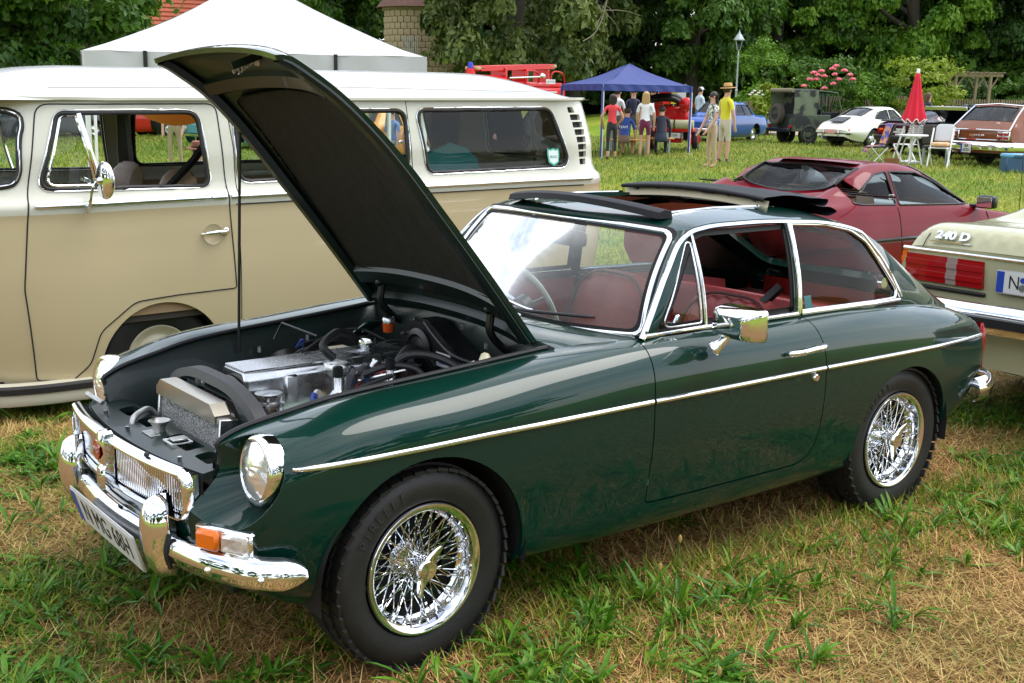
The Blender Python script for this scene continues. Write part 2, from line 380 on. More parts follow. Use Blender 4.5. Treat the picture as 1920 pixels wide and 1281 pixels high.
GREEN = mat('dark_green_paint', (.0009, .024, .0165), .3, coat=1.0, coatrough=.012, spec=.5, rvar=(3, .04))
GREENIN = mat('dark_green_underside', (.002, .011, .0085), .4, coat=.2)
REDLEATHER = mat('red_leather', (.30, .028, .022), .45, bump=(55, .18), noise=(5, (.22, .02, .018)))
REDTRIM = mat('red_vinyl_trim', (.24, .012, .014), .5, bump=(80, .08))
WHITEPLATE = mat('plate_white', (.62, .62, .60), .4); BLUEPLATE = mat('plate_blue', (.01, .05, .35), .4); INK = mat('plate_black', (.01, .01, .01), .5)
VINYL = mat('black_vinyl', (.011, .011, .013), .6, spec=.25, bump=(150, .12), noise=(4, (.016, .016, .019)))
CREAM = mat('cream_board', (.62, .55, .38), .6)

def wheel_tyre(mb, c, ro, ri, w, n=72, ax=(0, 1, 0)):
    """tyre carcass with rounded shoulders"""
    h = w/2; pr = [(ri, -h*.62), (ri+.012, -h*.86), (ri+(ro-ri)*.5, -h), (ro-.028, -h*.93), (ro-.008, -h*.8), (ro-.001, -h*.62), (ro, 0), (ro-.001, h*.62), (ro-.008, h*.8), (ro-.028, h*.93), (ri+(ro-ri)*.5, h), (ri+.012, h*.86), (ri, h*.62)]
    mb.lathe(pr, c, ax, n); return mb
def tread_blocks(mb, c, ro, w, n=46):
    """raised shoulder lugs and centre ribs, so the tread has grooves"""
    for k in range(n):
        a = 2*PI*k/n
        for yy, ww, tw, da in ((-.385, .2, .78, 0), (.385, .2, .78, .5), (-.15, .2, .86, .25), (.15, .2, .86, .75)):
            aa = a+da*2*PI/n; L_ = 2*PI*ro/n*tw; rad = ro+.0025-(.006 if abs(yy) > .3 else 0)
            mb.box((c[0]+rad*math.cos(aa), c[1]+yy*w, c[2]+rad*math.sin(aa)), (L_, ww*w, .010), rotm(0, PI/2-aa, 0)@rotm(0, 0, .25*np.sign(yy)), 0)
def wire_wheel(parent, x, y, z, side, detail=True, rz=0.):
    """spoked wheel as a part with tyre, rim, hub, spinner and spokes as sub-parts; side=-1 faces -y"""
    RO, RI, WD = .303, .194, .19
    w = bpy.data.objects.new('wheel', None); w.location = (x, y, z); w.rotation_euler = (0, 0, rz); link(w, parent)
    mb = wheel_tyre(MB(), (0, 0, 0), RO, RI, WD); tread_blocks(mb, (0, 0, 0), RO, WD); mb.build('tyre', TYRE, w, 35)
    s = side; f = s*WD*.43
    mb = MB(); pr = [(.178, f*1.02), (.186, f*1.1), (.197, f*1.12), (.201, f*1.05), (.199, f*.92), (.190, f*.85), (.176, f*.80), (.172, f*.45), (.160, f*.35), (.158, -f*.6), (.172, -f*.7), (.178, -f), (.2, -f*1.1)]
    mb.lathe(pr, (0, 0, 0), (0, 1, 0), 72); mb.build('rim', CHROME, w, 50)
    mb = MB(); mb.lathe([(.035, f*.9), (.038, f*.75), (.033, f*.5), (.05, f*.1), (.062, -f*.1), (.066, -f*.25), (.05, -f*.5), (.05, -f)], (0, 0, 0), (0, 1, 0), 28)
    mb.lathe([(.0, -f*.55), (.15, -f*.56), (.155, -f*.75)], (0, 0, 0), (0, 1, 0), 32, mi=1); mb.build('hub', [CHROME, MATT], w)
    mb = MB(); mb.lathe([(.034, f*.85), (.036, f*1.0), (.033, f*1.18), (.028, f*1.24), (0, f*1.22)], (0, 0, 0), (0, 1, 0), 28)
    for a in (1.05, 1.05+PI):      # two knock-off ears
        u = np.array([math.cos(a), 0, math.sin(a)]); t = np.array([-math.sin(a), 0, math.cos(a)]); o = np.array([0, f, 0])
        sec = []
        for q, wd, th, ly in ((.026, .020, .013, .1), (.045, .015, .011, .14), (.066, .012, .008, .26), (.080, .005, .004, .34)):
            cc = o+u*q+np.array([0, f*ly, 0]); sec.append([cc+t*(wd*math.cos(b))+np.array([0, th*math.sin(b), 0]) for b in np.linspace(0, 2*PI, 8, endpoint=False)])
        mb.grid(sec, wrap=True, flip=s > 0); mb.add(sec[-1], [list(range(8))])
    mb.build('spinner', CHROME, w)
    # 72 laced spokes: three rows
    rows = [(18, .058, -f*.12, .168, f*.5, .36), (18, .058, -f*.2, .168, f*.2, -.36), (18, .034, f*.72, .184, f*.80, .66), (18, .034, f*.62, .175, f*.60, -.66)]
    nip = MB(); sh = {}
    for n_, r0, y0, r1, y1, tw in rows:
        key = (r0, tw); b = MB(); p0 = np.array([r0*math.cos(tw*.0), y0, 0]); p1 = np.array([r1*math.cos(tw), y1, r1*math.sin(tw)]); b.cyl(p0, p1, .0019, n=5)
        d = p1-p0; d /= np.linalg.norm(d); b.cyl(p1-d*.016, p1+d*.004, .0034, n=6); V = np.concatenate(b.V)
        if detail:
            me = None
            for k in range(n_):
                a = 2*PI*(k+(.5 if tw < 0 else 0))/n_
                if me is None: o = mk('spoke', V, b.F, CHROME, w); me = o.data
                else: o = bpy.data.objects.new('spoke', me); link(o, w)
                o.rotation_euler = (0, -a, 0)
        else:
            for k in range(n_): nip.add(V@rotm(0, -2*PI*(k+(.5 if tw < 0 else 0))/n_, 0).T, b.F)
    if not detail: o = nip.build('spokes', CHROME, w); o['kind'] = 'stuff'
    else:
        for i, ch in enumerate('PIRELLI'):
            a = 2.62-i*.115; cr, sr_ = math.cos(a), math.sin(a); text_mesh('sidewall_letter', ch, .040, mat('raised_rubber', (.022, .022, .023), .5), w, (.252*cr, -WD/2-.0005, .252*sr_), (sr_, 0, -cr), (cr, 0, sr_), .002)
    return w

# ================================================================ the green coupe
car = thing('coupe', 'dark green classic coupe with raised bonnet, wire wheels and red leather interior', 'car')
def st(rows): return [(r[0], -r[1], r[2]) for r in rows]
def stx(x, yz): return [(x, -a, b) for a, b in yz]
ST = [
 st([(-.50, .455, .30), (-.545, .455, .335), (-.588, .455, .40), (-.602, .455, .48), (-.606, .455, .545), (-.608, .455, .58), (-.609, .455, .605), (-.609, .455, .622), (-.608, .455, .636)]),
 st([(-.47, .53, .29), (-.505, .54, .325), (-.55, .54, .40), (-.566, .535, .48), (-.568, .535, .56), (-.564, .53, .61), (-.556, .515, .648), (-.548, .49, .672), (-.54, .457, .684)]),
 st([(-.40, .62, .27), (-.435, .64, .31), (-.48, .655, .40), (-.50, .662, .49), (-.50, .662, .60), (-.485, .645, .675), (-.465, .60, .715), (-.45, .54, .732), (-.44, .462, .733)]),
 st([(-.31, .66, .255), (-.335, .69, .30), (-.37, .705, .40), (-.385, .716, .50), (-.385, .714, .62), (-.375, .695, .70), (-.36, .64, .745), (-.345, .56, .758), (-.33, .475, .757)]),
 stx(-.2, [(.67, .245), (.705, .285), (.727, .40), (.740, .51), (.738, .65), (.715, .737), (.655, .782), (.57, .795), (.49, .783)]),
 stx(.1, [(.67, .235), (.71, .27), (.735, .40), (.751, .52), (.750, .67), (.730, .757), (.67, .805), (.59, .820), (.505, .810)]),
 stx(.45, [(.67, .225), (.712, .255), (.742, .38), (.758, .52), (.757, .68), (.738, .775), (.688, .828), (.61, .845), (.515, .836)]),
 stx(.72, [(.666, .216), (.709, .244), (.742, .365), (.760, .52), (.759, .68), (.743, .784), (.702, .838), (.645, .859), (.56, .858)]),
 stx(.90, [(.665, .213), (.708, .241), (.742, .36), (.761, .52), (.760, .68), (.745, .787), (.708, .842), (.672, .862), (.642, .868)]),
 stx(1.3, [(.665, .212), (.708, .24), (.742, .36), (.761, .52), (.760, .68), (.746, .786), (.708, .838), (.672, .858), (.642, .866)]),
 stx(1.75, [(.665, .212), (.708, .242), (.742, .362), (.760, .52), (.758, .68), (.743, .782), (.705, .832), (.670, .852), (.640, .861)]),
 stx(2.2, [(.665, .215), (.708, .25), (.742, .37), (.757, .52), (.754, .676), (.736, .774), (.698, .819), (.664, .840), (.633, .850)]),
 stx(2.6, [(.65, .25), (.695, .29), (.731, .39), (.746, .52), (.741, .668), (.718, .755), (.678, .793), (.636, .811), (.590, .818)]),
 stx(2.83, [(.62, .34), (.665, .36), (.705, .43), (.722, .53), (.717, .655), (.693, .727), (.655, .757), (.605, .773), (.54, .780)]),
 st([(2.93, .58, .405), (2.94, .62, .425), (2.955, .66, .47), (2.965, .68, .545), (2.96, .678, .64), (2.95, .66, .695), (2.94, .625, .722), (2.93, .575, .738), (2.925, .50, .748)]),
 st([(2.985, .48, .42), (3.0, .49, .435), (3.015, .50, .475), (3.02, .50, .545), (3.015, .50, .635), (3.005, .49, .68), (2.99, .48, .705), (2.975, .46, .722), (2.965, .42, .735)]),
 st([(3.01, 0, .42), (3.03, 0, .435), (3.045, 0, .475), (3.05, 0, .545), (3.045, 0, .635), (3.035, 0, .68), (3.02, 0, .71), (3.0, 0, .73), (2.985, 0, .745)]),
]
LAMP = np.array([-.452, -.588, .652])
def scoop(X):
    r = np.hypot(X[:, 1]-LAMP[1], X[:, 2]-LAMP[2]); c = -.425-np.maximum(r-.098, 0)*2.3; x = X[:, 0]; e = .003
    Y = X.copy(); near = (x < -.3) & (X[:, 1] < 0); Y[:, 0] = np.where(near, .5*(x+c+np.sqrt((x-c)**2+e*e)), x); return Y
side = Surf(ST, warp=scoop); S0, S1, T0, T1 = side.S[0], side.S[-1], side.T[0], side.T[-1]
def arc(cx, cz, rx, rz, a0, a1, n=48): a = np.linspace(a0, a1, n); return np.stack([cx+rx*np.cos(a), cz+rz*np.sin(a)], 1)
def inv_clip(xz):
    q = side.inv(xz); q[:, 1] = np.maximum(q[:, 1], T0); return q
fa = inv_clip(arc(0.0, .300, .342, .345, PI+.12, -.18)); ra = inv_clip(arc(2.306, .297, .318, .318, PI+.22, .12))
fa[0, 1] = fa[-1, 1] = ra[0, 1] = T0
ra = ra[ra[:, 1] > T0-1e-9]
low = np.concatenate([[[S0, T0]], fa, ra, [[S1, T0]]])
outl = dens(np.concatenate([low, [[S1, T1], [S0, T1]]]), .02)
def Sx(x, t): # s for a given x at row t
    q = side.ev(np.stack([np.linspace(S0, S1, 400), np.full(400, t)], 1))[:, 0]; return np.interp(x, q, np.linspace(S0, S1, 400))
# door outline in (x, z); upper corners sit on the waist edge
dl = rpoly([(.858, .335), (1.735, .325), (1.752, .62), (1.752, .70), (1.735, .80), (1.728, .90), (.880, .90), (.868, .80)], [.02, .15, .5, .1, .1, 0, 0, .1], 8)
dq = side.inv(np.stack([dl[:, 0], np.minimum(dl[:, 1], .835)], 1)); 
for i in np.where(dl[:, 1] > .835)[0]: dq[i] = (Sx(dl[i, 0], T1), T1)
def offset_poly(q, d):
    q = np.asarray(q); a = np.roll(q, 1, 0)-q; b = np.roll(q, -1, 0)-q; t = b-a; n = np.stack([t[:, 1], -t[:, 0]], 1); n /= np.linalg.norm(n, axis=1)[:, None]+1e-9
    ar = (q[:, 0]*np.roll(q[:, 1], -1)-q[:, 1]*np.roll(q[:, 0], -1)).sum(); return q+n*d*(1 if ar > 0 else -1)
dq = dens(dq, .02); hole = offset_poly(dq, .0048)
# the door opening breaks the waist edge, so it is part of the outline of the shell
top = hole[:, 1] > T1-.006
i0 = np.where(top)[0]
hole_open = np.roll(hole, -(i0[-1]+1), 0)[:len(hole)-len(i0)]          # from the front top corner ... round to the rear top
if hole_open[0, 0] > hole_open[-1, 0]: hole_open = hole_open[::-1]
shell = np.concatenate([dens(low, .02, False), dens([[S1, T0], [S1, T1]], .03, False)[1:], dens([[S1, T1], [hole_open[-1, 0], T1]], .02, False)[1:], hole_open[::-1], dens([[hole_open[0, 0], T1], [S0, T1]], .02, False), dens([[S0, T1], [S0, T0]], .02, False)[1:-1]])
FINE = [(S0+.005, S0+.40, T0+.16, T1-.005, .005)]
panel('body_side', side, shell, [], GREEN, car, .024, .014, fine=FINE, mirror=True)
panel('door', side, dq, [], GREEN, car, .024, .014, mirror=True)
# chrome waist strip in three lengths
tz = []
for a, b in ((-.44, .853), (.863, 1.747), (1.757, 2.90)):
    xs = np.linspace(a, b, 40); zz = np.interp(xs, [-.44, .2, .85, 1.75, 2.9], [.672, .683, .686, .683, .672]); q = side.inv(np.stack([xs, zz], 1))
    G = strip_on(side, q, .017, .009); mb = MB().grid(G, flip=True); mb.add(G[0], [list(range(7))]); mb.add(G[-1], [list(range(7))[::-1]]); mb.build('waist_strip', CHROME, car, 60, mirror=True)
# tail lamps, rear bumper
mb = MB(); sec = []
for z, w, d in ((.50, .022, .012), (.52, .03, .03), (.60, .033, .036), (.68, .03, .03), (.715, .018, .012)):
    sec.append([(2.945+d*math.cos(a), -.652-w*math.sin(a)-.01, z) for a in np.linspace(-PI*.75, PI*.75, 12)])
mb.grid(sec); mb.build('tail_lamp', REDLENS, car, mirror=True)
mb = MB(); p = path([(2.84, -.735, .44), (2.93, -.735, .445), (3.0, -.70, .45), (3.06, -.60, .45), (3.09, -.35, .45), (3.095, 0, .45)], 40)
def bumper(p, prof): # section (out, up) swept along a plan path; out = left of travel
    T = np.gradient(p, axis=0); T /= np.linalg.norm(T, axis=1)[:, None]; N = np.stack([T[:, 1], -T[:, 0], 0*T[:, 0]], 1); return np.stack([p+N*a+np.array([0, 0, b]) for a, b in prof], 1)
bp_ = [(-.012, -.052), (.0, -.054), (.014, -.04), (.022, -.012), (.026, .0), (.022, .012), (.018, .03), (.004, .046), (-.01, .05)]
mb.grid(bumper(p, bp_)); mb.build('rear_bumper', CHROME, car, 60, mirror=True)

# ---------------------------------------------------------------- greenhouse
DX = [.885, .95, 1.05, 1.14, 1.20, 1.27, 1.45, 1.75, 2.0, 2.2, 2.35, 2.5, 2.7, 2.88, 2.97]
DZ = [.872, .955, 1.085, 1.178, 1.207, 1.219, 1.226, 1.218, 1.195, 1.150, 1.085, 1.005, .895, .805, .765]
DY = [.655, .632, .595, .562, .553, .55, .552, .552, .545, .535, .525, .515, .50, .485, .475]
BX = [.885, 1.3, 1.75, 2.2, 2.6, 2.83, 2.97]; BZ = [.868, .866, .861, .850, .818, .780, .745]; BY = [.655, .642, .640, .633, .590, .54, .48]
gx = np.array(DX); dz = np.array(DZ); dy = np.array(DY); bz = np.interp(gx, BX, BZ); by = np.interp(gx, BX, BY)
GP = []
for i, x in enumerate(gx):
    row = []
    for t in (0, .35, .7, 1.):
        bl = .016*math.sin(PI*t)*min(1, (dz[i]-bz[i])/.2); row.append((x, -(by[i]+(dy[i]-by[i])*t+bl), bz[i]+(dz[i]-bz[i])*t))
    GP.append(row)
gh = Surf(GP, S=gx, T=[0, .35, .7, 1.], ks='cr'); 
def gq(xz):
    xz = np.asarray(xz, float); b = np.interp(xz[:, 0], gx, bz); d = spl(gx, dz, xz[:, 0], 'cr'); return np.stack([xz[:, 0], np.clip((xz[:, 1]-b)/(d-b), 0, 1)], 1)
dropx = np.r_[np.linspace(.905, 1.25, 24), np.linspace(1.29, 2.965, 60)]
# door window opening and quarter window opening (x, z)
dw = rpoly([(.955, .886), (1.695, .880), (1.705, 1.205), (1.255, 1.204), (1.195, 1.19)], [.02, .01, .015, .06, .05], 7)
qw = rpoly([(1.735, .880), (2.375, .868), (2.395, .90), (2.23, 1.10), (2.12, 1.155), (1.95, 1.186), (1.735, 1.20)], [.012, .02, .03, .15, .2, .3, .012], 7)
gout = np.concatenate([[[x, 0] for x in np.linspace(.905, 2.965, 60)], [[x, 1] for x in dropx[::-1]]])
class GS:   # scale t so that the triangulation is about isotropic
    def ev(s, q): q = np.array(q, float); q[:, 1] /= .34; return gh.ev(q)
    def nrm(s, q): q = np.array(q, float); q[:, 1] /= .34; return gh.nrm(q, 1e-3)
gs_ = GS(); sc_ = np.array([1, .34])
panel('window_surround', gs_, gout*sc_, [dens(gq(dens(dw, .02)), 9)*sc_, gq(dens(qw, .02))*sc_], GREEN, car, .03, .02, mirror=True)
def loop_tube(name, xz, r, m, off=.004, closed=True, mirror=True, n=8, parent=None):
    q = gq(dens(xz, .015, closed)); X = gh.ev(q)+gh.nrm(q)*off; MB().tube(X, r, n, closed=closed).build(name, m, parent or car, 60, mirror=mirror)
def ribbon(xz, w, h, name, m, closed=True, mirror=True):
    xz = dens(xz, .015, closed)
    if closed: xz = np.concatenate([xz, xz[:1]])
    q = gq(xz); X = gh.ev(q); N = gh.nrm(q); T = np.gradient(X, axis=0); T /= np.linalg.norm(T, axis=1)[:, None]; B = np.cross(N, T)
    G = np.stack([X+B*(a*w)+N*(b*h) for a, b in ((-.5, -.6), (-.48, .6), (-.3, 1), (.3, 1), (.48, .6), (.5, -.6))], 1); MB().grid(G, flip=True).build(name, m, car, 50, mirror=mirror)
ribbon(qw, .014, .006, 'quarter_window_frame', CHROME)
ribbon(offset_poly(dens(dw, .03), -.012), .02, -.004, 'window_seal', MATT)
# long chrome gutter from windscreen foot over both windows
gx2 = np.r_[np.linspace(.893, 1.18, 18), np.linspace(1.2, 1.30, 8), np.linspace(1.34, 2.2, 30), np.linspace(2.25, 2.42, 10)]
gz2 = np.r_[spl(gx, dz, gx2[:-10], 'cr')-.012, np.interp(np.linspace(0, 1, 10), [0, .5, 1], [1.125, 1.03, .868])]
gx2[-10:] = np.interp(np.linspace(0, 1, 10), [0, .5, 1], [2.22, 2.32, 2.42])
ribbon(np.stack([gx2, gz2], 1), .017, .010, 'gutter_trim', CHROME, closed=False)
ribbon([(.90, .878), (1.3, .8765), (1.72, .872)], .016, .008, 'waist_moulding', CHROME, closed=False)
ribbon([(1.735, .872), (2.1, .866), (2.41, .858)], .016, .008, 'waist_moulding', CHROME, closed=False)
ribbon([(1.72, .872), (1.722, 1.0), (1.718, 1.208)], .016, .010, 'window_pillar_trim', CHROME, closed=False)
# quarter-light: divider, frame and pane; rear side panes
loop_tube('quarterlight_divider', [(1.215, .884), (1.213, 1.0), (1.205, 1.196)], .0075, CHROME, -.002, False)
ql = rpoly([(.985, .895), (1.195, .893), (1.192, 1.165), (1.17, 1.165)], [.03, .01, .02, .03], 5)
loop_tube('quarterlight_frame', ql, .005, CHROME, -.004)
panel('quarterlight_pane', gs_, gq(dens(ql, .03))*sc_, [], GLASS, car, .08, 0, -.006, mirror=True)
panel('quarter_pane', gs_, gq(dens(qw, .03))*sc_, [], glass('side_glass', (.90, .94, .93), 1.25), car, .06, 0, -.006, mirror=True)
mb = MB(); mb.box((1.04, -.633, .905), (.05, .012, .012), rotm(0, .3, 0), .003); mb.box((1.075, -.633, .915), (.012, .014, .035), rotm(0, .5, 0), .003); mb.build('quarterlight_catch', CHROME, car, mirror=True)
mb = MB(); mb.cyl((2.33, -.585, .93), (2.33, -.565, .93), .022, n=20); mb.cyl((2.33, -.566, .93), (2.33, -.558, .93), .009, n=12); mb.tube([(2.33, -.57, .93), (2.27, -.575, .97), (2.23, -.58, .98)], .006, 6); mb.build('quarter_window_catch', CHROME, car, mirror=True)
# roof with the sunroof opening
cs = np.array([-1, -.93, -.75, -.4, 0, .4, .75, .93, 1]); CXf = [1.055, 1.25, 1.45, 1.75, 2.02, 2.25, 2.42, 2.6, 2.8, 2.95]; CZf = [1.222, 1.255, 1.268, 1.266, 1.240, 1.18, 1.105, .998, .872, .775]
EXf = [1.175, 1.27, 1.45, 1.75, 2.0, 2.2, 2.35, 2.5, 2.7, 2.88]; EZf = spl(gx, dz, EXf, 'cr'); EYf = np.interp(EXf, gx, dy)
RP = [[(CXf[i]+(EXf[i]-CXf[i])*abs(c)**2, EYf[i]*c*(1 if abs(c) < .9 else 1), EZf[i]+(CZf[i]-EZf[i])*(1-abs(c)**2.6)) for c in cs] for i in range(10)]
roof = Surf(RP, S=np.array(CXf), T=cs*.55, ks='cr', kt='cr')
so = dens(rrect(1.235, 1.90, -.37, .37, .05), .03); bk = dens(rrect(2.16, 2.80, -.41, .41, .06), .03)
ro = dens([(CXf[0], -.55), (CXf[-1], -.55), (CXf[-1], .55), (CXf[0], .55)], .03)
panel('roof', roof, ro, [so, bk], GREEN, car, .035, .02)
panel('tailgate_glass', roof, bk, [], glass('tailgate_pane', (.94, .96, .95), 1.08), car, .06, 0, -.004)
# windscreen
wb = lambda y: np.array([.838+.105*(y/.6)**2, y, .846+.018*(y/.6)**2]); wt = lambda y: np.array([1.068+.085*(y/.52)**2, y, 1.214-.018*(y/.52)**2])
ys = np.linspace(-1, 1, 25); WSP = np.array([[wb(.605*a)*(1-t)+wt(.525*a)*t+np.array([-.022, 0, .012])*math.sin(PI*t) for t in (0, .25, .5, .75, 1)] for a in ys])
wsS = Surf(WSP, S=ys*.58, T=np.array([0, .25, .5, .75, 1])*.42)
wo_ = rrect(-.578, .578, .002, .418, .045); wi_ = rrect(-.555, .555, .024, .396, .035)
panel('windscreen_seal', wsS, dens(rrect(-.60, .60, -.022, .44, .05), .03), [dens(wi_, .03)], MATT, car, .05, .0, -.002, flip=False)
G = dens(np.concatenate([wo_, wo_[:1]]), .02, False); X = wsS.ev(G); N = wsS.nrm(G); N = N*np.sign((N@np.array([-1, 0, .4])))[:, None]; T = np.gradient(X, axis=0); T /= np.linalg.norm(T, axis=1)[:, None]; B = np.cross(N, T)
MB().grid(np.stack([X+B*(a*.021)+N*(b*.010) for a, b in ((-.5, -.3), (-.48, .6), (-.25, 1), (.25, 1), (.48, .6), (.5, -.3))], 1), flip=True).build('windscreen_trim', CHROME, car, 60)
panel('windscreen', wsS, dens(wi_, .03), [], glass('screen_glass', (.86, .95, .93), 1.25, dust=.11), car, .05, 0, .001)
# pillars joining screen and gutter
n = 24; a = np.linspace(-.06, 1.03, n); Aw = np.array([wb(-.612)*(1-t)+wt(-.532)*t+np.array([-.02, 0, .01])*math.sin(PI*t) for t in a]); ax_ = np.linspace(.862, 1.20, n); Ag = np.array([(x, -np.interp(x, gx, dy), float(np.interp(x, gx, dz))) for x in ax_]); Ag[0, 2] = .855; Ag[:, 0] += .004
MB().grid(np.stack([Aw*(1-k)+Ag*k+np.array([-.008, -.008, .0])*math.sin(PI*k) for k in np.linspace(0, 1, 6)], 1), flip=True).build('windscreen_pillar', GREEN, car, 180, mirror=True)
# scuttle with the chrome air intake
n = 31; yy = np.linspace(-1, 1, n)
def scutc(c, k):
    f = abs(c); x = .604+(.868+.047*c*c-.604)*k; we = float(np.interp(x, [.60, .72, .90], [.538, .562, .642])); ec = float(np.interp(x, [.60, .72, .90], [.848, .858, .868])); cz = .896-.036*k
    return np.array([x, c*we, cz+(ec-cz)*f**2.4+.001])
def scut(y, k): return scutc(y/.56, k)
MB().grid(np.array([[scutc(c, k) for k in np.linspace(0, 1, 9)] for c in yy]), flip=True).build('scuttle', GREEN, car, 180)
vg = MB(); vp = [scut(y, .32)+np.array([0, 0, .006]) for y in np.linspace(-.19, .19, 13)]
for i in range(12):
    a_, b_ = np.array(vp[i]), np.array(vp[i+1]); c_ = (a_+b_)/2
    vg.box(c_+[0, 0, .003], (.085, .006, .01), rotm(0, 0, .35 if i % 2 else -.35), .002)
vg.build('air_intake_bars', CHROME, car)
mb = MB(); fr_ = [scut(y, .32)+np.array([dx_, 0, .007]) for y, dx_ in [(-.2, -.045), (0, -.045), (.2, -.045), (.205, 0), (.2, .045), (0, .045), (-.2, .045), (-.205, 0)]]; mb.tube(path(fr_, 60, closed=True), .005, 6, closed=True)
mb.build('air_intake_frame', CHROME, car); 
mb = MB(); mb.grid(np.array([[scut(y, k)+np.array([0, 0, .0055]) for k in (.16, .48)] for y in np.linspace(-.195, .195, 9)]), flip=True); mb.build('air_intake_mesh', MATT, car)
# wipers
for y0, y1, k in ((.10, -.36, 0), (.48, .05, 1)):
    p0 = np.array([.835, y0+.12, .868]); pm = wb(y0*.4+y1*.6)+np.array([-.03, 0, .055]); mb = MB(); mb.tube(path([p0, p0+[0, -.03, .02], pm], 14), [.006]*4+[.004]*10, 6); mb.cyl(p0-[0, 0, .02], p0+[0, 0, .012], .011, n=12)
    mb.build('wiper_arm', CHROME, car); mb = MB(); e0 = wb(y0-.02)+np.array([-.012, 0, .04]); e1 = wb(y1-.05)+np.array([.016, 0, .05]); mb.tube(path([e0, pm-[.004, 0, .004], e1], 16), [.004]+[.006]*14+[.004], 6); mb.build('wiper_blade', BLACK, car)
# ---------------------------------------------------------------- folded sunroof
mb = MB(); df = np.array([[(1.165-.06*(1-(y/.42)**2)+k*.075, y, 1.232+.035*(1-(y/.44)**2)+h) for k, h in ((0, .0), (.1, .022), (.45, .03), (.9, .026), (1, .0))] for y in np.linspace(-.43, .43, 25)]); mb.grid(df, flip=True); mb.add(df[0], [list(range(5))]); mb.add(df[-1], [list(range(5))[::-1]]); mb.build('wind_deflector', VINYL, car, 50)
rail = MB(); rail.tube([(1.26, -.378, 1.246), (1.5, -.382, 1.254), (1.76, -.382, 1.250)], .006, 6); rail.build('sunroof_rail', CHROME, car, mirror=True)
sr = bpy.data.objects.new('folding_sunroof', None); link(sr, car)
mb = MB(); rows = []
for i, y in enumerate(np.linspace(-.40, .40, 17)):
    c = 1-(y/.40)**2; e = .018*math.sin(i*1.3); rows.append([(1.775, y, 1.266+.018*c), (1.768, y, 1.273+.019*c), (1.84, y, 1.286+.019*c), (1.95, y, 1.285+.019*c), (2.05, y, 1.272+.018*c), (2.13+e*.5, y, 1.266+.018*c), (2.17, y, 1.258+.016*c), (2.16, y, 1.242+.014*c), (2.08, y, 1.246+.014*c), (2.1, y, 1.238+.014*c), (2.2, y, 1.226+.01*c), (2.23, y, 1.21+.01*c), (2.2, y, 1.198+.01*c), (2.05, y, 1.222+.012*c)])
mb.grid(np.array([path(r, 60) for r in rows])); mb.build('folded_cover', VINYL, sr, 180)
mb = MB(); mb.grid(np.array([[(1.79+k*.012, y, 1.232+.022*(1-(y/.4)**2)+k*.036) for k in (0, 1)] for y in np.linspace(-.40, .40, 17)]), flip=True); mb.build('header_board', CREAM, sr)
for y in (-.33, -.2, .02, .2, .33): MB().cyl((1.80, y, 1.262+.026*(1-(y/.4)**2)), (1.786, y, 1.264+.026*(1-(y/.4)**2)), .009, n=10).build('stud', BLACK, sr)
MB().box((1.79, -.09, 1.283), (.008, .06, .014), rotm(0, .3, 0)).build('latch_plate', BLACK, sr)
# ---------------------------------------------------------------- nose: lamps, grille, bumper, plate
def headlamp(y):
    o = np.array([LAMP[0], y, LAMP[2]]); ax = np.array([-1, 0, .10]); ax /= np.linalg.norm(ax)
    h = bpy.data.objects.new('headlamp', None); link(h, car)
    mb = MB(); mb.lathe([(.079, .010), (.081, .020), (.088, .021), (.096, .011), (.0985, -.004), (.097, -.028)], o, ax, 48); mb.build('lamp_ring', CHROME, h, 60)
    mb = MB(); mb.lathe([(.082, .010), (.06, -.03), (.03, -.055), (0, -.06)], o, ax, 32); mb.build('reflector', REFLECT, h, 180)
    r = np.linspace(.0815, 0, 14); u, v, w = frame(ax); N = 64; G = []
    for rr in r:
        a = np.linspace(0, 2*PI, N, endpoint=False); x, z = rr*np.cos(a), rr*np.sin(a); hgt = .014+.022*(1-(rr/.082)**2); G.append(o+np.outer(x, u)+np.outer(z, v)+np.outer(hgt+.0012*np.sin(x*900)*(z < .05), w))
    mb = MB(); mb.grid(np.array(G), wrap=True); mb.build('lens', LENS, h, 180)
LENS = bpy.data.materials.new('ribbed_lens'); LENS.use_nodes = True; _b = LENS.node_tree.nodes['Principled BSDF']; _b.inputs['Base Color'].default_value = (.93, .94, .9, 1); _b.inputs['Roughness'].default_value = .12; _b.inputs['Transmission Weight'].default_value = .75; _b.inputs['IOR'].default_value = 1.4; _b.inputs['Coat Weight'].default_value = .6
for y in (LAMP[1], -LAMP[1]): headlamp(y)
# grille: x position of the nose in plan, bowed forward at the middle
def gxp(y): return -.607-.05*(1-(abs(y)/.455)**2.2)
gr = bpy.data.objects.new('grille', None); link(gr, car)
zt, zb = .628, .500
lp = [(y, zt) for y in np.linspace(.43, -.43, 30)]+[(-.452, .612), (-.458, .58), (-.455, .53), (-.447, .508), (-.43, zb)]+[(y, zb) for y in np.linspace(-.41, .41, 28)]+[(.43, zb), (.447, .508), (.455, .53), (.458, .58), (.452, .612)]
lp = np.array(lp); X = np.stack([[gxp(y)-.006 for y, z in lp], lp[:, 0], lp[:, 1]], 1)
T = np.roll(X, -1, 0)-np.roll(X, 1, 0); T /= np.linalg.norm(T, axis=1)[:, None]; N = np.tile([-1., 0, 0], (len(X), 1)); B = np.cross(N, T)
W_ = np.where(lp[:, 1] > .6, 1., np.where(lp[:, 1] < .508, .45, .4))[:, None]*.021
sec = np.stack([X+B*(a*W_)+N*b for a, b in ((-.35, -.012), (-.35, .001), (-.2, .007), (.35, .006), (.65, -.004), (.65, -.022))], 1); mb = MB(); mb.grid(np.concatenate([sec, sec[:1]])); mb.build('grille_surround', CHROME, gr, 60)
sl = None
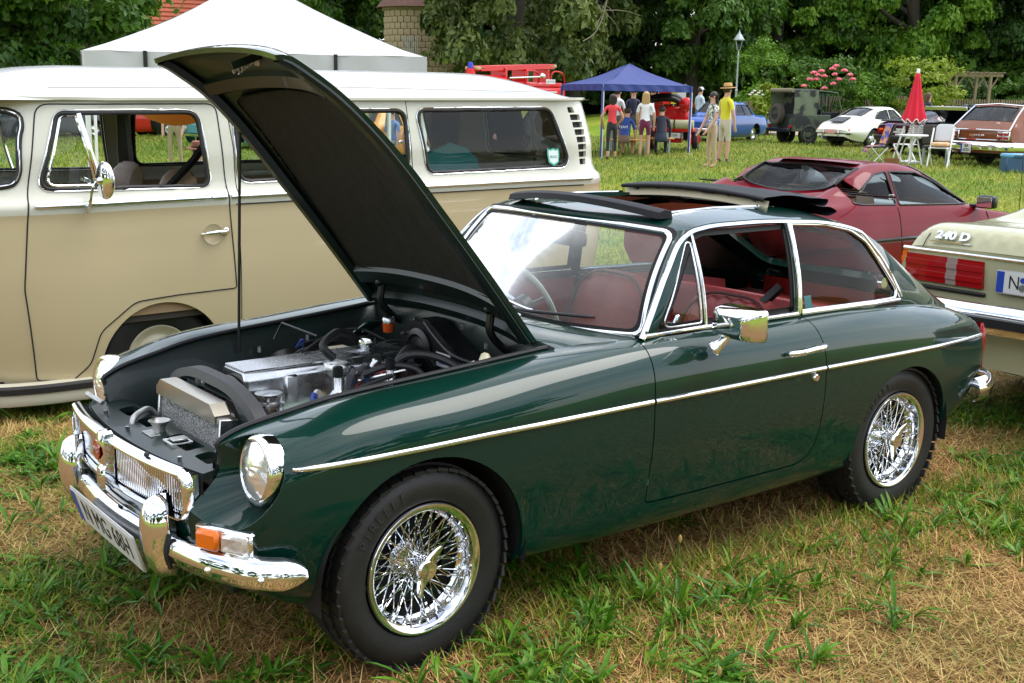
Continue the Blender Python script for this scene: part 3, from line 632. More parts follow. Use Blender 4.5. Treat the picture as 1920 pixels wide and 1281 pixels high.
for i, y in enumerate(np.linspace(-.447, .447, 76)):
    if abs(y) < .030: continue
    if sl is None:
        mb = MB(); prof = [(.028, -.0016), (.004, -.0016), (-.004, 0), (.004, .0016), (.028, .0016)]; rows_ = []
        for z in np.linspace(0, zt-zb-.012, 7): rows_.append([(a+.016*((z/.125)-.5)**2*0, b, z) for a, b in prof])
        mb.grid(np.array(rows_), flip=True); so_ = mb.build('slat', CHROME, gr, 60); sl = so_.data; so_.location = (gxp(y)+.012, y, zb+.008)
    else:
        so_ = bpy.data.objects.new('slat', sl); link(so_, gr); so_.location = (gxp(y)+.012, y, zb+.008)
mb = MB(); mb.grid(np.array([[(gxp(y)+.045, y, z) for z in (zb-.03, zt+.0)] for y in np.linspace(-.46, .46, 20)])); mb.build('grille_backing', MATT, gr)
mb = MB(); sec = []
for z, w, d in ((.480, .020, .030), (.50, .026, .036), (.545, .026, .034), (.558, .024, .022), (.56, .03, .030), (.63, .034, .036), (.652, .028, .026), (.658, .012, .008)): sec.append([(gxp(0)+.005, -w, z), (gxp(0)-d*.7, -w, z), (gxp(0)-d, -w*.55, z), (gxp(0)-d, w*.55, z), (gxp(0)-d*.7, w, z), (gxp(0)+.005, w, z)])
mb.grid(np.array(sec), flip=True); mb.build('badge_housing', CHROME, gr, 35)
mb = MB(); a8 = [(.026*math.cos(a)*1.0, .031*math.sin(a)) for a in np.linspace(PI/8, 2*PI+PI/8, 8, endpoint=False)]; mb.prism(a8, (gxp(0)-.0345, 0, .602), (0, -1, 0), (0, 0, 1), .004); mb.build('badge', mat('badge_red', (.38, .03, .012), .25, coat=1), gr, 0)
text_mesh('badge_letters', 'MG', .026, CHROME, gr, (gxp(0)-.040, 0, .602), (0, -1, 0), (0, 0, 1), .002)
for y in (-.27,): MB().ball((gxp(y)-.002, y, .648), .008).build('bonnet_buffer', RUBBER, car)
# front valance below the grille and bumper
MB().grid(np.array([[(gxp(y)+.012+.02*k+.09*k*k, y, .497-.20*k) for k in np.linspace(0, 1, 8)] for y in np.linspace(-.456, .456, 20)]), flip=False).build('front_valance', GREEN, car, 180)
# indicators
for s in (-1, 1):
    q = bpy.data.objects.new('indicator', None); link(q, car); A_ = np.array([-.592, s*.497, .47]); B_ = np.array([-.513, s*.655, .47]); dv = B_-A_; L_ = np.linalg.norm(dv); u = dv/L_; n_ = np.cross([0, 0, 1], u)*(-s); n_ = n_ if n_[0] < 0 else -n_
    def slab(a, b, z0, z1, d0, d1, nm, m, bev=.006):
        mb = MB(); c = A_+u*((a+b)/2*L_)+n_*((d0+d1)/2); c[2] = (z0+z1)/2; mb.box(c, ((b-a)*L_, d1-d0, z1-z0), np.stack([u, n_, [0, 0, 1]], 1), bev); mb.build(nm, m, q)
    slab(-.04, 1.04, .432, .506, -.03, .012, 'lamp_base', CHROME); slab(.02, .47, .440, .498, .0, .030, 'amber_lens', AMBER, .01); slab(.48, .98, .440, .498, .0, .026, 'clear_lens', LENS, .01)
    slab(.48, .98, .442, .496, .010, .014, 'lamp_mirror', REFLECT)
# bumper
def bplan(n=70): return path([(-.405, -.745, .40), (-.45, -.735, .40), (-.515, -.685, .40), (-.575, -.575, .40), (-.62, -.40, .40), (-.645, -.2, .40), (-.655, -.08, .40), (-.657, 0, .40)], n)
pf = bplan(); pfull = np.concatenate([pf, (pf*[1, -1, 1])[::-1][1:]])
prof = [(-.02, -.044), (-.004, -.046), (.012, -.038), (.020, -.022), (.024, -.010), (.027, -.004), (.024, .006), (.021, .022), (.010, .036), (-.004, .043), (-.02, .045)]
e = np.minimum(1, np.minimum(np.arange(len(pfull)), np.arange(len(pfull))[::-1])/5.)**.5*.55+.45
Tn = np.gradient(pfull, axis=0); Tn /= np.linalg.norm(Tn, axis=1)[:, None]; Nn = np.stack([Tn[:, 1], -Tn[:, 0], 0*Tn[:, 0]], 1)*-1
if Nn[len(Nn)//2, 0] > 0: Nn = -Nn
MB().grid(np.stack([pfull+Nn*(a*1.0)+np.stack([0*e, 0*e, b*e], 1) for a, b in prof], 1)).build('front_bumper', CHROME, car, 60)
for yb in (-.70, -.56, .56, .70):
    k = np.argmin(abs(pfull[:, 1]-yb)); MB().ball(pfull[k]+Nn[k]*.026+[0, 0, -.004], .010, 10, 6).build('bumper_bolt', CHROME, car, 180)
def overrider(s):
    sec = []; k = np.argmin(abs(pfull[:, 1]-s*.35)); b0 = pfull[k]
    for z, w, d, r in ((.315, .016, .01, 0), (.322, .034, .034, 0), (.355, .044, .056, 0), (.40, .047, .068, 0), (.45, .045, .074, 0), (.50, .038, .070, 0), (.538, .026, .056, 0), (.552, .012, .038, 0), (.556, .002, .026, 0)):
        sec.append([(b0[0]+.012-(d+.012)*max(0, math.cos(a))**.7 if math.cos(a) > 0 else b0[0]+.012, b0[1]+w*np.sign(math.sin(a))*abs(math.sin(a))**.8, z) for a in np.linspace(-PI*.6, PI*.6, 17)])
    MB().grid(np.array(sec), flip=True).build('overrider', CHROME, car, 180)
    rb = [np.array(p)+[0, 0, 0] for p in [(b0[0]-.008, b0[1]-.044, .35), (b0[0]-.02, b0[1]-.044, .40), (b0[0]-.008, b0[1]-.044, .45)]]; MB().tube(path(rb, 12), .008, 6).build('overrider_seal', RUBBER, car)
for s in (-1, 1): overrider(s)
# number plate, hung below the bumper on the far half of the centre
pl = bpy.data.objects.new('number_plate', None); link(pl, car); pc = np.array([-.706, -.075, .385]); pu = np.array([0, -1, 0.]); pv = np.array([-.29, 0, .957]); pv /= np.linalg.norm(pv); pn = np.cross(pu, pv)
def plate(parent, c, u, v, w, h, txt, size, band=True, bold=.0, squash=.86, shift=.0):
    u = np.array(u, float); v = np.array(v, float); u /= np.linalg.norm(u); v /= np.linalg.norm(v); n = np.cross(u, v); Rm = np.stack([u, v, n], 1); c = np.array(c, float)
    MB().box(c-n*.004, (w+.010, h+.010, .006), Rm, .002).build('plate_frame', mat('plate_alloy', (.55, .55, .55), .4, .6), parent); MB().box(c, (w, h, .003), Rm, .001).build('plate_face', WHITEPLATE, parent)
    if band: MB().box(c-u*(w/2-.021)+n*.001, (.04, h-.004, .003), Rm).build('plate_band', BLUEPLATE, parent)
    text_mesh('plate_lettering', txt, size, INK, parent, c+u*((.02 if band else 0)+shift)+n*.0022, u, v, .001, bold=bold, squash=squash)
plate(pl, pc, pu, pv, .52, .11, 'N MG 68H', .100, True, .0, .88)
# ---------------------------------------------------------------- bonnet, raised
BONW = lambda x: np.interp(x, [-.625, -.54, -.44, -.33, -.2, .1, .45, .60], [.440, .446, .452, .466, .481, .496, .506, .51])
BX_ = np.array([-.635, -.628, -.60, -.55, -.47, -.36, -.2, .0, .25, .45, .585]); BEZ = np.array([.632, .648, .672, .695, .728, .758, .784, .803, .824, .837, .845]); BCZ = np.array([.668, .698, .735, .768, .803, .832, .856, .872, .886, .893, .895])
def bon(x_i, c, off=0.):
    w = BONW(BX_[x_i]); z = BEZ[x_i]+(BCZ[x_i]-BEZ[x_i])*(1-abs(c)**2.4); fx = -.012*(1-c*c)*max(0, 1-x_i/4.)
    return (BX_[x_i]+fx, w*c, z+off)
cc = np.array([-1, -.94, -.8, -.5, -.2, 0, .2, .5, .8, .94, 1]); bon_s = Surf([[bon(i, c) for c in cc] for i in range(len(BX_))], T=cc*.47)
hb = bpy.data.objects.new('bonnet', None); link(hb, car); HX, HZ, HA = .60, .868, R_(55.0)
def lift(P):
    P = np.asarray(P, float); q = P-[HX, 0, HZ]; ca, sa = math.cos(HA), math.sin(HA); return np.stack([q[..., 0]*ca+q[..., 2]*sa*1+HX, q[..., 1], -q[..., 0]*sa+q[..., 2]*ca+HZ], -1)
class Lift:
    def __init__(s, f): s.f = f
    def ev(s, q): return lift(s.f.ev(q))
    def nrm(s, q): return lift(s.f.nrm(q)+[HX, 0, HZ])-[HX, 0, HZ]
lb = Lift(bon_s); s0, s1 = bon_s.S[0], bon_s.S[-1]
bo = dens(rpoly([(s0, -.47), (s1, -.47), (s1, .47), (s0, .47)], .02, 4), .02)
o = panel('bonnet_skin', lb, bo, [], GREEN, hb, .03, .016, flip=False)
INS = mat('bonnet_lining', (.007, .0068, .005), .85, noise=(6, (.014, .013, .009)), bump=(14, .8))
panel('inner_skin', lb, bo, [], GREENIN, hb, .03, 0, -.015, flip=False)
li = dens(rpoly([(s0+.30, -.36), (s1-.19, -.40), (s1-.17, 0), (s1-.19, .40), (s0+.30, .36), (s0+.28, 0)], .04, 5), .02)
panel('insulation_pad', lb, li, [], INS, hb, .03, .006, -.026)
P_, F_ = tri_panel(li, [], .03); 
# turned flanges / stiffening rails underneath
for s in (-1, 1):
    q = np.stack([np.linspace(s0+.06, s1-.02, 40), np.full(40, s*.44)], 1); X = bon_s.ev(q); MB().grid(lift(np.stack([X+[0, s*.026*a_, b_] for a_, b_ in ((0, -.014), (.9, -.016), (1, -.03), (.6, -.04), (-.6, -.04), (-1.2, -.018))], 1)), flip=s > 0).build('side_rail', GREENIN, hb, 40)
for sx, w_ in ((s0+.24, .035), (s1-.15, .045), (s1-.025, .03)):
    q = np.stack([np.full(24, sx), np.linspace(-.41, .41, 24)], 1); X = bon_s.ev(q); MB().grid(lift(np.stack([X+[a_*w_, 0, b_] for a_, b_ in ((-1, -.017), (-.6, -.042), (.6, -.042), (1, -.017))], 1))).build('cross_rail', GREENIN, hb, 40)
# catch pin with spring and safety hook under the front edge
c0 = bon_s.ev([(s0+.13, -.03)])[0]; mb = MB(); mb.cyl(lift(c0-[0, 0, .015]), lift(c0-[0, 0, .10]), .007, n=10); sp = np.array([c0+[.014*math.cos(a), .014*math.sin(a), -.018-.07*a/(12*PI)] for a in np.linspace(0, 12*PI, 90)]); mb.tube(lift(sp), .003, 5); mb.cyl(lift(c0-[0, 0, .012]), lift(c0-[0, 0, .022]), .03, n=16); mb.build('catch_pin', DULL, hb)
c1 = bon_s.ev([(s0+.10, -.12)])[0]; mb = MB(); mb.box(lift(c1-[-.0, 0, .06]), (.022, .004, .10), rotm(0, HA+.25, 0), 0); mb.build('safety_hook', GREENIN, hb)
# hinges
for s in (-1, 1):
    a_ = lift(np.array([.47, s*.34, .845])); mb = MB(); mb.tube(path([(.60, s*.34, .80), (.55, s*.34, .83), (.50, s*.34, .90), a_*.5+np.array([.50, s*.34, .90])*.5, a_], 20), .014, 8); mb.build('hinge_arm', BLACK, hb); MB().ball(a_+[-.01, 0, .0], .017).build('hinge_bolt', BLACK, hb)
MB().cyl((-.03, .44, .74), (.005, .455, 1.515), .0055, n=8).build('prop_rod', BLACK, car)
# ---------------------------------------------------------------- engine bay
BAY = mat('bay_paint', (.004, .016, .013), .45, coat=.2, noise=(7, (.008, .012, .01)))
te = np.stack([np.linspace(S0, Sx(.60, T1), 60), np.full(60, T1)], 1); edge = side.ev(te)
for s in (1, -1):
    E_ = edge*np.array([1, s, 1]); MB().tube(E_+[0, s*.006, .006], .0075, 6).build('bay_seal', RUBBER, car)
    inn = E_+[0, s*.03, 0]; lo = E_.copy(); lo[:, 2] = .32; lo[:, 1] = s*-.43; mid = E_+[0, s*.035, -.05]
    MB().grid(np.stack([E_+[0, s*.002, -.006], mid, lo], 1), flip=s < 0).build('inner_wing', BAY, car, 60)
MB().box((.06, 0, .25), (1.05, .84, .02)).build('undertray', MATT, car)
MB().grid(np.array([[(.60+dx, y, z) for dx, z in ((.0, .86+.03*(1-(y/.55)**2)), (-.02, .83), (.0, .70), (.02, .25))] for y in np.linspace(-.56, .56, 9)])).build('bulkhead', BAY, car)
MB().box((1.3, 0, .235), (1.5, 1.30, .03)).build('floor_pan', MATT, car)
MB().box((2.75, 0, .42), (.45, 1.1, .1)).build('boot_floor', MATT, car)
# slam panel with its holes
sp_ = Surf([[(-.60, y, .615), (-.54, y, .622), (-.44, y, .625), (-.40, y, .60)] for y in (-.44, -.2, 0, .2, .44)], ks='cr'); hl = []
for y0, y1 in ((.05, .15), (.20, .30), (.50, .60), (.66, .76), (.33, .37)):
    hl.append(dens(rrect(y0, y1, .085, .145, .015), .02))
panel('slam_panel', sp_, dens([(0, 0), (.88, 0), (.88, sp_.T[-1]), (0, sp_.T[-1])], .03), hl, GREENIN, car, .03, .02, flip=sp_.nrm([(.4, .1)])[0][2] < 0)
MB().lathe([(.018, 0), (.019, .018), (.024, .030), (.032, .038), (.033, .040), (.029, .037), (.016, .022), (.014, .0)], (-.50, .0, .622), (0, 0, 1), 28).build('catch_cup', DULL, car, 50)
MB().box((-.50, 0, .6245), (.085, .075, .005), None, .001).build('catch_plate', DULL, car)
MB().tube(path([(-.43, .21, .62), (-.455, .20, .645), (-.49, .175, .648), (-.525, .15, .635), (-.535, .14, .60)], 24), .010, 10).build('vent_pipe', DULL, car)
MB().tube([(-.53, -.11, .632), (-.53, -.175, .632), (-.47, -.175, .632), (-.47, -.11, .632)], .004, 6, closed=True).build('latch_loop', STEEL, car); MB().box((-.49, -.125, .632), (.05, .04, .008), None, .002).build('latch_base', DULL, car)
for x, y in ((-.56, .30), (-.57, .08), (-.43, -.31), (-.56, -.30)): MB().cyl((x, y, .615), (x, y, .635), .007, n=6).build('bolt', STEEL, car)
MB().tube([(-.575, .43, .665), (-.555, .34, .650)], .008, 6).build('release_rod', DULL, car)
# radiator with its core, duct panel and rubber arch
rad = bpy.data.objects.new('radiator', None); link(rad, car); rad.location = (0, 0, -.05); rad.scale = (1, .9, 1)
rx = -.415; CORE = mat('radiator_core', (.62, .62, .60), .4, .8, bump=(240, 1.0), noise=(170, (.16, .16, .16), .08))
mb = MB(); mb.box((rx+.03, 0, .635), (.05, .50, .21), rotm(0, .10, 0), .004); mb.build('radiator_core', CORE, rad)
tk = [(-.25, .738), (.25, .738), (.25, .762), (.21, .792), (-.21, .792), (-.25, .762)]
mb = MB(); mb.prism(tk, (rx-.004, 0, 0), (0, 1, 0), (0, 0, 1), .055, b=.006); mb.build('radiator_tank', mat('tank_alloy', (.66, .62, .54), .3, 1.0), rad, 25)
for s in (-1, 1): MB().box((rx+.026, s*.257, .64), (.06, .014, .22), rotm(0, .1, 0), .003).build('radiator_side', STEEL, rad)
da = [(-.47, .55), (-.42, .64), (-.34, .745), (-.22, .795), (.22, .795), (.34, .745), (.42, .64), (.47, .55)]; 
mb = MB(); dp = dens(da, .03, False); inn = dens([(-.26, .55), (-.255, .66), (-.25, .76), (-.215, .79), (.215, .79), (.25, .76), (.255, .66), (.26, .55)], .03, False); inn = inn[np.linspace(0, len(inn)-1, len(dp)).astype(int)]
mb.grid(np.stack([np.c_[np.full(len(dp), rx+.085), dp], np.c_[np.full(len(dp), rx+.07), inn]], 1), flip=True); mb.build('radiator_duct', GREENIN, rad)
ap = path([(rx+.10, -.42, .58), (rx+.10, -.40, .665), (rx+.10, -.345, .745), (rx+.10, -.2, .802), (rx+.10, 0, .815), (rx+.10, .2, .802), (rx+.10, .345, .745), (rx+.10, .40, .665), (rx+.10, .42, .58)], 50); Tt = np.gradient(ap, axis=0); Tt /= np.linalg.norm(Tt, axis=1)[:, None]; Bt = np.cross(Tt, [1, 0, 0])
FOAM = mat('grey_rubber_seal', (.06, .06, .06), .6, bump=(40, .1)); G = np.stack([ap+Bt*a_+np.array([b_, 0, 0]) for a_, b_ in ((-.02, -.02), (.008, -.028), (.014, -.02), (.014, .02), (.008, .028), (-.02, .02))], 1); G = np.concatenate([G, G[:, :1]], 1); MB().grid(G).build('duct_seal', FOAM, rad, 50)
MB().ball((rx+.02, -.34, .69), .009).build('duct_bolt', STEEL, rad)
# engine
en = bpy.data.objects.new('engine', None); link(en, car); en.location = (0, 0, -.035)
ROCK = mat('polished_alloy', (.56, .57, .58), .27, 1.0, rvar=(25, .08)); PALE = mat('engine_green', (.36, .44, .36), .4, .2)
MB().box((.05, .02, .48), (.62, .22, .40), None, .02).build('engine_block', mat('block_paint', (.05, .06, .055), .5), en)
MB().box((.05, .0, .69), (.62, .25, .05), None, .012).build('cylinder_head', PALE, en)
rc = rpoly([(-.095, .70), (.095, .70), (.088, .80), (.075, .825), (-.075, .825), (-.088, .80)], .015, 4); mb = MB(); ends = []
for x, k in ((-.255, .90), (-.245, 1), (.365, 1), (.375, .9)): ends.append([(x, y*k, .70+(z-.70)*(.97 if k < 1 else 1)) for y, z in rc])
mb.grid(np.array(ends), wrap=True, flip=True); mb.add(ends[0], [list(range(len(rc)))]); mb.add(ends[-1], [list(range(len(rc)))[::-1]]); mb.build('rocker_cover', ROCK, en, 40)
for k, y in enumerate(np.linspace(-.066, .066, 12)): MB().box((.05, y, .8275), (.60, .0055, .009), None, .002).build('cover_fin', ROCK, en)
for x in (-.10, .11, .30): MB().box((x, -.094, .755), (.045, .016, .10), None, .006).build('cover_boss', ROCK, en)
MB().lathe([(.0, .875), (.026, .874), (.03, .868), (.03, .85), (.024, .846), (.024, .825)], (.235, 0, 0), (0, 0, 1), 24).build('oil_filler_cap', CHROME, en)
mb = MB(); mb.lathe([(.04, .0), (.042, .03), (.05, .034), (.05, .044), (.036, .05), (.036, .062), (.043, .066), (.043, .074), (.02, .078), (0, .078)], (-.20, -.135, .695), (0, 0, 1), 24); mb.build('thermostat_housing', STEEL, en)
for a in range(3): MB().cyl((-.20+.043*math.cos(a*2.1), -.135+.043*math.sin(a*2.1), .72), (-.20+.043*math.cos(a*2.1), -.135+.043*math.sin(a*2.1), .752), .006, n=6).build('stud', STEEL, en)
MB().tube(path([(-.22, -.13, .70), (-.27, -.10, .692), (-.33, -.03, .70), (-.36, .03, .72)], 24), .025, 14).build('water_pipe', DULL, en)
MB().tube(path([(-.22, -.10, .745), (-.28, -.05, .75), (-.33, .02, .74)], 20), .011, 10).build('hose', RUBBER, en)
MB().tube(path([(-.34, .08, .77), (-.30, .06, .785), (-.26, .02, .76), (-.24, 0, .70)], 20), .02, 12).build('top_hose', RUBBER, en)
for p_ in ((-.32, .075, .783), (-.265, .03, .768)): MB().lathe([(.022, -.007), (.025, -.005), (.025, .005), (.022, .007)], p_, (.6, -.3, -.3), 18).build('hose_clip', STEEL, en)
# manifold, carburettors, dashpots, filters
MANI = mat('cast_alloy', (.55, .56, .55), .35, .85, bump=(60, .1), rvar=(30, .1))
MB().tube(path([(-.20, -.12, .62), (-.15, -.21, .61), (-.05, -.25, .60), (.08, -.25, .59), (.2, -.24, .57)], 24), [.04]*6+[.055]*14+[.04]*4, 14).build('manifold', MANI, en, 180)
MB().tube(path([(-.10, -.12, .68), (-.06, -.18, .67), (.0, -.20, .67)], 14), .028, 12).build('inlet_branch', MANI, en); MB().tube(path([(.22, -.12, .68), (.18, -.18, .67), (.12, -.20, .67)], 14), .028, 12).build('inlet_branch', MANI, en)
BRAID = mat('braided_brass', (.22, .15, .05), .4, .8, bump=(200, 1.0)); MB().tube(path([(-.23, -.30, .70), (-.19, -.33, .66), (-.15, -.36, .60), (-.1, -.38, .5)], 18), .024, 14).build('heat_hose', BRAID, en)
MB().box((-.255, -.25, .66), (.015, .12, .12), rotm(.2, 0, .2), .004).build('bracket', DULL, en)
for i, x in enumerate((-.02, .17)):
    cb = MB(); cb.lathe([(.036, 0), (.042, .012), (.043, .035), (.034, .055), (.018, .075), (.013, .08), (.013, .125), (.011, .13), (0, .13)], (x, -.25, .70), (0, 0, 1), 28); cb.build('dashpot', ROCK, en, 45)
    MB().lathe([(.0135, .118), (.0165, .12), (.0165, .15), (.012, .153), (0, .153)], (x, -.25, .70), (0, 0, 1), 16).build('damper_cap', BLACK, en)
    MB().box((x, -.25, .675), (.085, .095, .06), None, .012).build('carburettor', MANI, en); MB().lathe([(.026, 0), (.026, -.05), (.02, -.055), (0, -.055)], (x+.055, -.285, .69), (0, 0, 1), 16).build('float_chamber', MANI, en)
    MB().lathe([(.0, -.05), (.075, -.048), (.082, -.04), (.082, .04), (.075, .048), (0, .05)], (x+.0, -.36, .70), (0, 1, 0), 32).build('air_filter', BLACK, en)
MB().box((.07, -.40, .755), (.16, .004, .012), rotm(.6, 0, 0)).build('filter_label', WHITEPLATE, en)
for pts, r in ([(-.12, -.36, .63), (-.09, -.35, .72), (.0, -.30, .775), (.1, -.27, .79), (.17, -.26, .80)], .0085), ([(.05, -.1, .84), (.02, -.09, .875), (.08, -.04, .905), (.17, .02, .89), (.22, .05, .86)], .014), ([(.22, -.16, .79), (.26, -.20, .84), (.33, -.28, .845), (.39, -.36, .79), (.40, -.38, .70)], .014), ([(.10, -.20, .80), (.18, -.25, .83), (.25, -.30, .81), (.26, -.33, .72)], .011), ([(.30, -.10, .80), (.36, -.08, .83), (.42, -.06, .80), (.47, -.05, .74)], .02), ([(.1, .2, .80), (.2, .22, .84), (.32, .2, .86), (.4, .15, .82)], .006): MB().tube(path(pts, 30), r, 8).build('hose', RUBBER, en)
MB().lathe([(0, .028), (.04, .026), (.046, .018), (.046, .0), (.03, -.02), (.012, -.03), (.012, -.08)], (.06, -.10, .80), (0, 0, 1), 28).build('breather_valve', STEEL, en)
for a_, b_ in (((.10, -.16, .80), (.26, -.12, .76)), ((.13, -.12, .76), (.25, -.22, .80)), ((.20, -.18, .76), (.20, -.10, .82))): MB().cyl(a_, b_, .005, n=6).build('linkage_rod', STEEL, en)
for c_ in ((.14, -.15, .78), (.24, -.17, .79), (.19, -.13, .81)): MB().box(c_, (.03, .02, .035), rotm(.3, .4, .2), .004).build('linkage_bracket', STEEL, en)
MB().cyl((-.055, -.17, .745), (-.05, -.178, .745), .022, n=20).build('round_tag', WHITEPLATE, en); MB().cyl((-.0551, -.1785, .745), (-.052, -.1805, .745), .012, n=5).build('tag_mark', REDLENS, en)
for c_ in ((-.15, -.18, .665), (-.225, -.21, .70), (-.22, -.22, .63), (.05, -.14, .705)): MB().cyl(c_, np.array(c_)+[-.01, -.02, .0], .011, n=6).build('engine_nut', mat('brass', (.5, .36, .12), .35, 1.0), en)
# heater box, brake reservoir, wiper motor cover, washer cap
mb = MB(); hp = rpoly([(-.27, .60), (.16, .60), (.16, .80), (.09, .865), (-.0, .865), (-.27, .72)], [.01, .01, .04, .05, .05, .03], 5); mb.prism(hp, (.49, 0, 0), (0, 1, 0), (0, 0, 1), .09, b=.004); mb.build('heater_box', BLACK, car, 30)
mb = MB(); mb.prism(offset_poly(hp, .006), (.485, 0, 0), (0, 1, 0), (0, 0, 1), .006); mb.build('heater_flange', BLACK, car, 30)
MB().lathe([(.075, 0), (.08, -.012), (.06, -.02), (.05, -.014), (.03, -.02), (0, -.022)], (.486, .05, .755), (1, 0, 0), 32).build('blower_motor', BLACK, car); MB().box((.482, -.10, .745), (.002, .085, .05)).build('heater_label', WHITEPLATE, car)
for k in range(4): MB().box((.4805, -.105+.0*k, .760-.009*k), (.0015, .06, .0025)).build('label_line', BLUEPLATE, car)
for p_ in ((.48, .15, .80), (.48, -.2, .75), (.48, .07, .865), (.48, -.26, .70)): MB().cyl(p_, np.array(p_)-[.01, 0, 0], .006, n=6).build('screw', STEEL, car)
MB().box((.36, .22, .815), (.11, .012, .11), rotm(.9, .15, .5), .01).build('pedal_cover', GREEN, car); MB().box((.35, .205, .815), (.03, .012, .016), rotm(.9, .15, .5), .002).build('cover_clip', STEEL, car)
MB().lathe([(.02, .01), (.022, .04), (.022, .045)], (.50, .285, .77), (0, 0, 1), 20).build('brake_reservoir', mat('fluid_orange', (.55, .08, .01), .3), car); MB().lathe([(.024, .045), (.024, .06), (.02, .065), (0, .065)], (.50, .285, .77), (0, 0, 1), 20).build('reservoir_cap', STEEL, car)
WASH = mat('ivory_plastic', (.68, .62, .42), .4); MB().box((.37, -.44, .80), (.05, .03, .04), rotm(.2, .3, .6), .008).build('washer_cap', WASH, car); MB().box((.40, -.445, .815), (.035, .03, .06), rotm(.2, .5, .6), .008).build('washer_spout', WASH, car)
MB().lathe([(.07, 0), (.075, .01), (.075, .06), (.06, .07), (0, .075)], (.50, -.40, .70), (0, 0, 1), 24).build('brake_servo', BLACK, car)
MB().tube([(.12, .14, .83), (.06, .28, .86), (.04, .30, .80)], .004, 6).build('dip_bracket', BLACK, car)
MB().tube(path([(.47, .0, .865), (.44, -.12, .83), (.41, -.28, .80), (.46, -.42, .78)], 20), .006, 6).build('cable', RUBBER, car)
MB().tube(path([(.2, .42, .70), (.18, .34, .74), (.2, .3, .70)], 14), .004, 6).build('cable', CREAM, car)
# wiring, pipes and small fittings that fill the bay
rng = np.random.default_rng(5); WC = [RUBBER, RUBBER, RUBBER, mat('wire_red', (.35, .02, .02), .5), mat('wire_blue', (.02, .05, .25), .5), mat('copper_pipe', (.45, .20, .08), .35, 1.0)]
for i in range(26):
    a_ = np.array([rng.uniform(-.15, .5), rng.choice([rng.uniform(.12, .42), rng.uniform(-.42, -.16)]), rng.uniform(.60, .76)]); b_ = a_+[rng.uniform(-.25, .3), rng.uniform(-.14, .14), rng.uniform(-.10, .08)]; b_[0] = min(b_[0], .56); b_[1] = np.clip(b_[1], -.44, .44); m_ = (a_+b_)/2+[0, rng.uniform(-.05, .05), rng.uniform(.02, .09)]
    MB().tube(path([a_, m_, b_], 16), rng.choice([.003, .004, .006, .009]), 6).build('wire' if i % 3 else 'pipe', WC[i % 6], car)
MB().cyl((-.12, .34, .62), (-.02, .36, .64), .035, n=18).build('ignition_coil', STEEL, car); MB().lathe([(.06, 0), (.065, .02), (.065, .10), (.05, .12), (.05, .16), (0, .17)], (.10, .26, .60), (0, .5, .8), 20).build('distributor', mat('bakelite', (.02, .018, .016), .35), car); MB().box((.33, .38, .68), (.10, .08, .08), None, .01).build('fuse_box', BLACK, car); MB().box((.33, .375, .723), (.08, .05, .004)).build('fuse_label', CREAM, car)
MB().cyl((-.30, .0, .60), (-.26, .0, .60), .17, n=30).build('fan', mat('fan_yellow', (.10, .09, .06), .5), car); MB().lathe([(.06, 0), (.06, .09), (.045, .11), (0, .11)], (-.24, -.30, .53), (0, -.2, 1), 20).build('oil_filter', mat('filter_orange', (.42, .12, .02), .4), car); MB().lathe([(.055, 0), (.06, .02), (.06, .13), (.03, .15)], (-.22, .22, .60), (1, 0, 0), 20).build('dynamo', DULL, car)
for p_ in ((-.05, .11, .80), (.1, .11, .80), (.22, .11, .80), (.33, .11, .79)): MB().tube(path([(p_[0], .13, .70), (p_[0]-.02, .19, .74), (.10, .26, .74)], 14), .005, 6).build('plug_lead', RUBBER, car)
for x, y, z in ((.44, .33, .80), (.52, .15, .84), (.52, -.3, .83), (.56, -.1, .86), (.2, -.44, .74), (.0, -.42, .73), (.05, .44, .74), (.25, .45, .76)): MB().cyl((x, y, z-.012), (x, y, z+.008), .009, n=6).build('bolt', STEEL, car)
# ---------------------------------------------------------------- wheels and wells
for x, s, st_ in ((0, -1, .04), (2.311, -1, 0), (0, 1, .04), (2.311, 1, 0)): wire_wheel(car, x, s*.622, .297, s, s < 0, st_)
for x, r in ((0, .355), (2.306, .335)):
    for s in (-1, 1):
        mb = MB(); a = np.linspace(-.15, PI+.15, 40); mb.grid(np.stack([[(x+r*math.cos(t), s*y, .30+r*math.sin(t)) for t in a] for y in (.735, .40)], 1), flip=s > 0); mb.add([(x+r*math.cos(t), s*.41, .30+r*math.sin(t)) for t in a], [list(range(40))]); mb.build('wheel_well', MATT, car)
# ---------------------------------------------------------------- door furniture, mirror
mb = MB(); mb.tube(path([(1.52, -.762, .763), (1.56, -.785, .767), (1.63, -.79, .772), (1.70, -.785, .774), (1.715, -.765, .773)], 24), [.006]+[.011]*22+[.008], 10); mb.build('door_handle', CHROME, car, 180)
MB().lathe([(.0, .012), (.012, .012), (.016, .006), (.017, -.01)], (1.69, -.757, .655), (0, -1, 0), 20).build('door_lock', CHROME, car)
mi = bpy.data.objects.new('door_mirror', None); link(mi, car)
mc = np.array([1.165, -.835, .925]); sec = []
for x, w, h in ((-.055, .05, .028), (-.05, .074, .042), (-.03, .088, .050), (.0, .093, .053), (.03, .095, .055), (.034, .092, .052)):
    sec.append([mc+[x*1.0, p_[0], p_[1]] for p_ in rrect(-w, w, -h, h, .02, 5, skew=(.0, .0))])
mb = MB(); mb.grid(np.array(sec), wrap=True, flip=True); mb.add(sec[0], [list(range(len(sec[0])))]); mb.build('mirror_shell', CHROME, mi, 50); mb = MB(); mb.add(np.array(sec[-1])-[.002, 0, 0], [list(range(len(sec[0])))[::-1]]); mb.build('mirror_glass', REFLECT, mi)
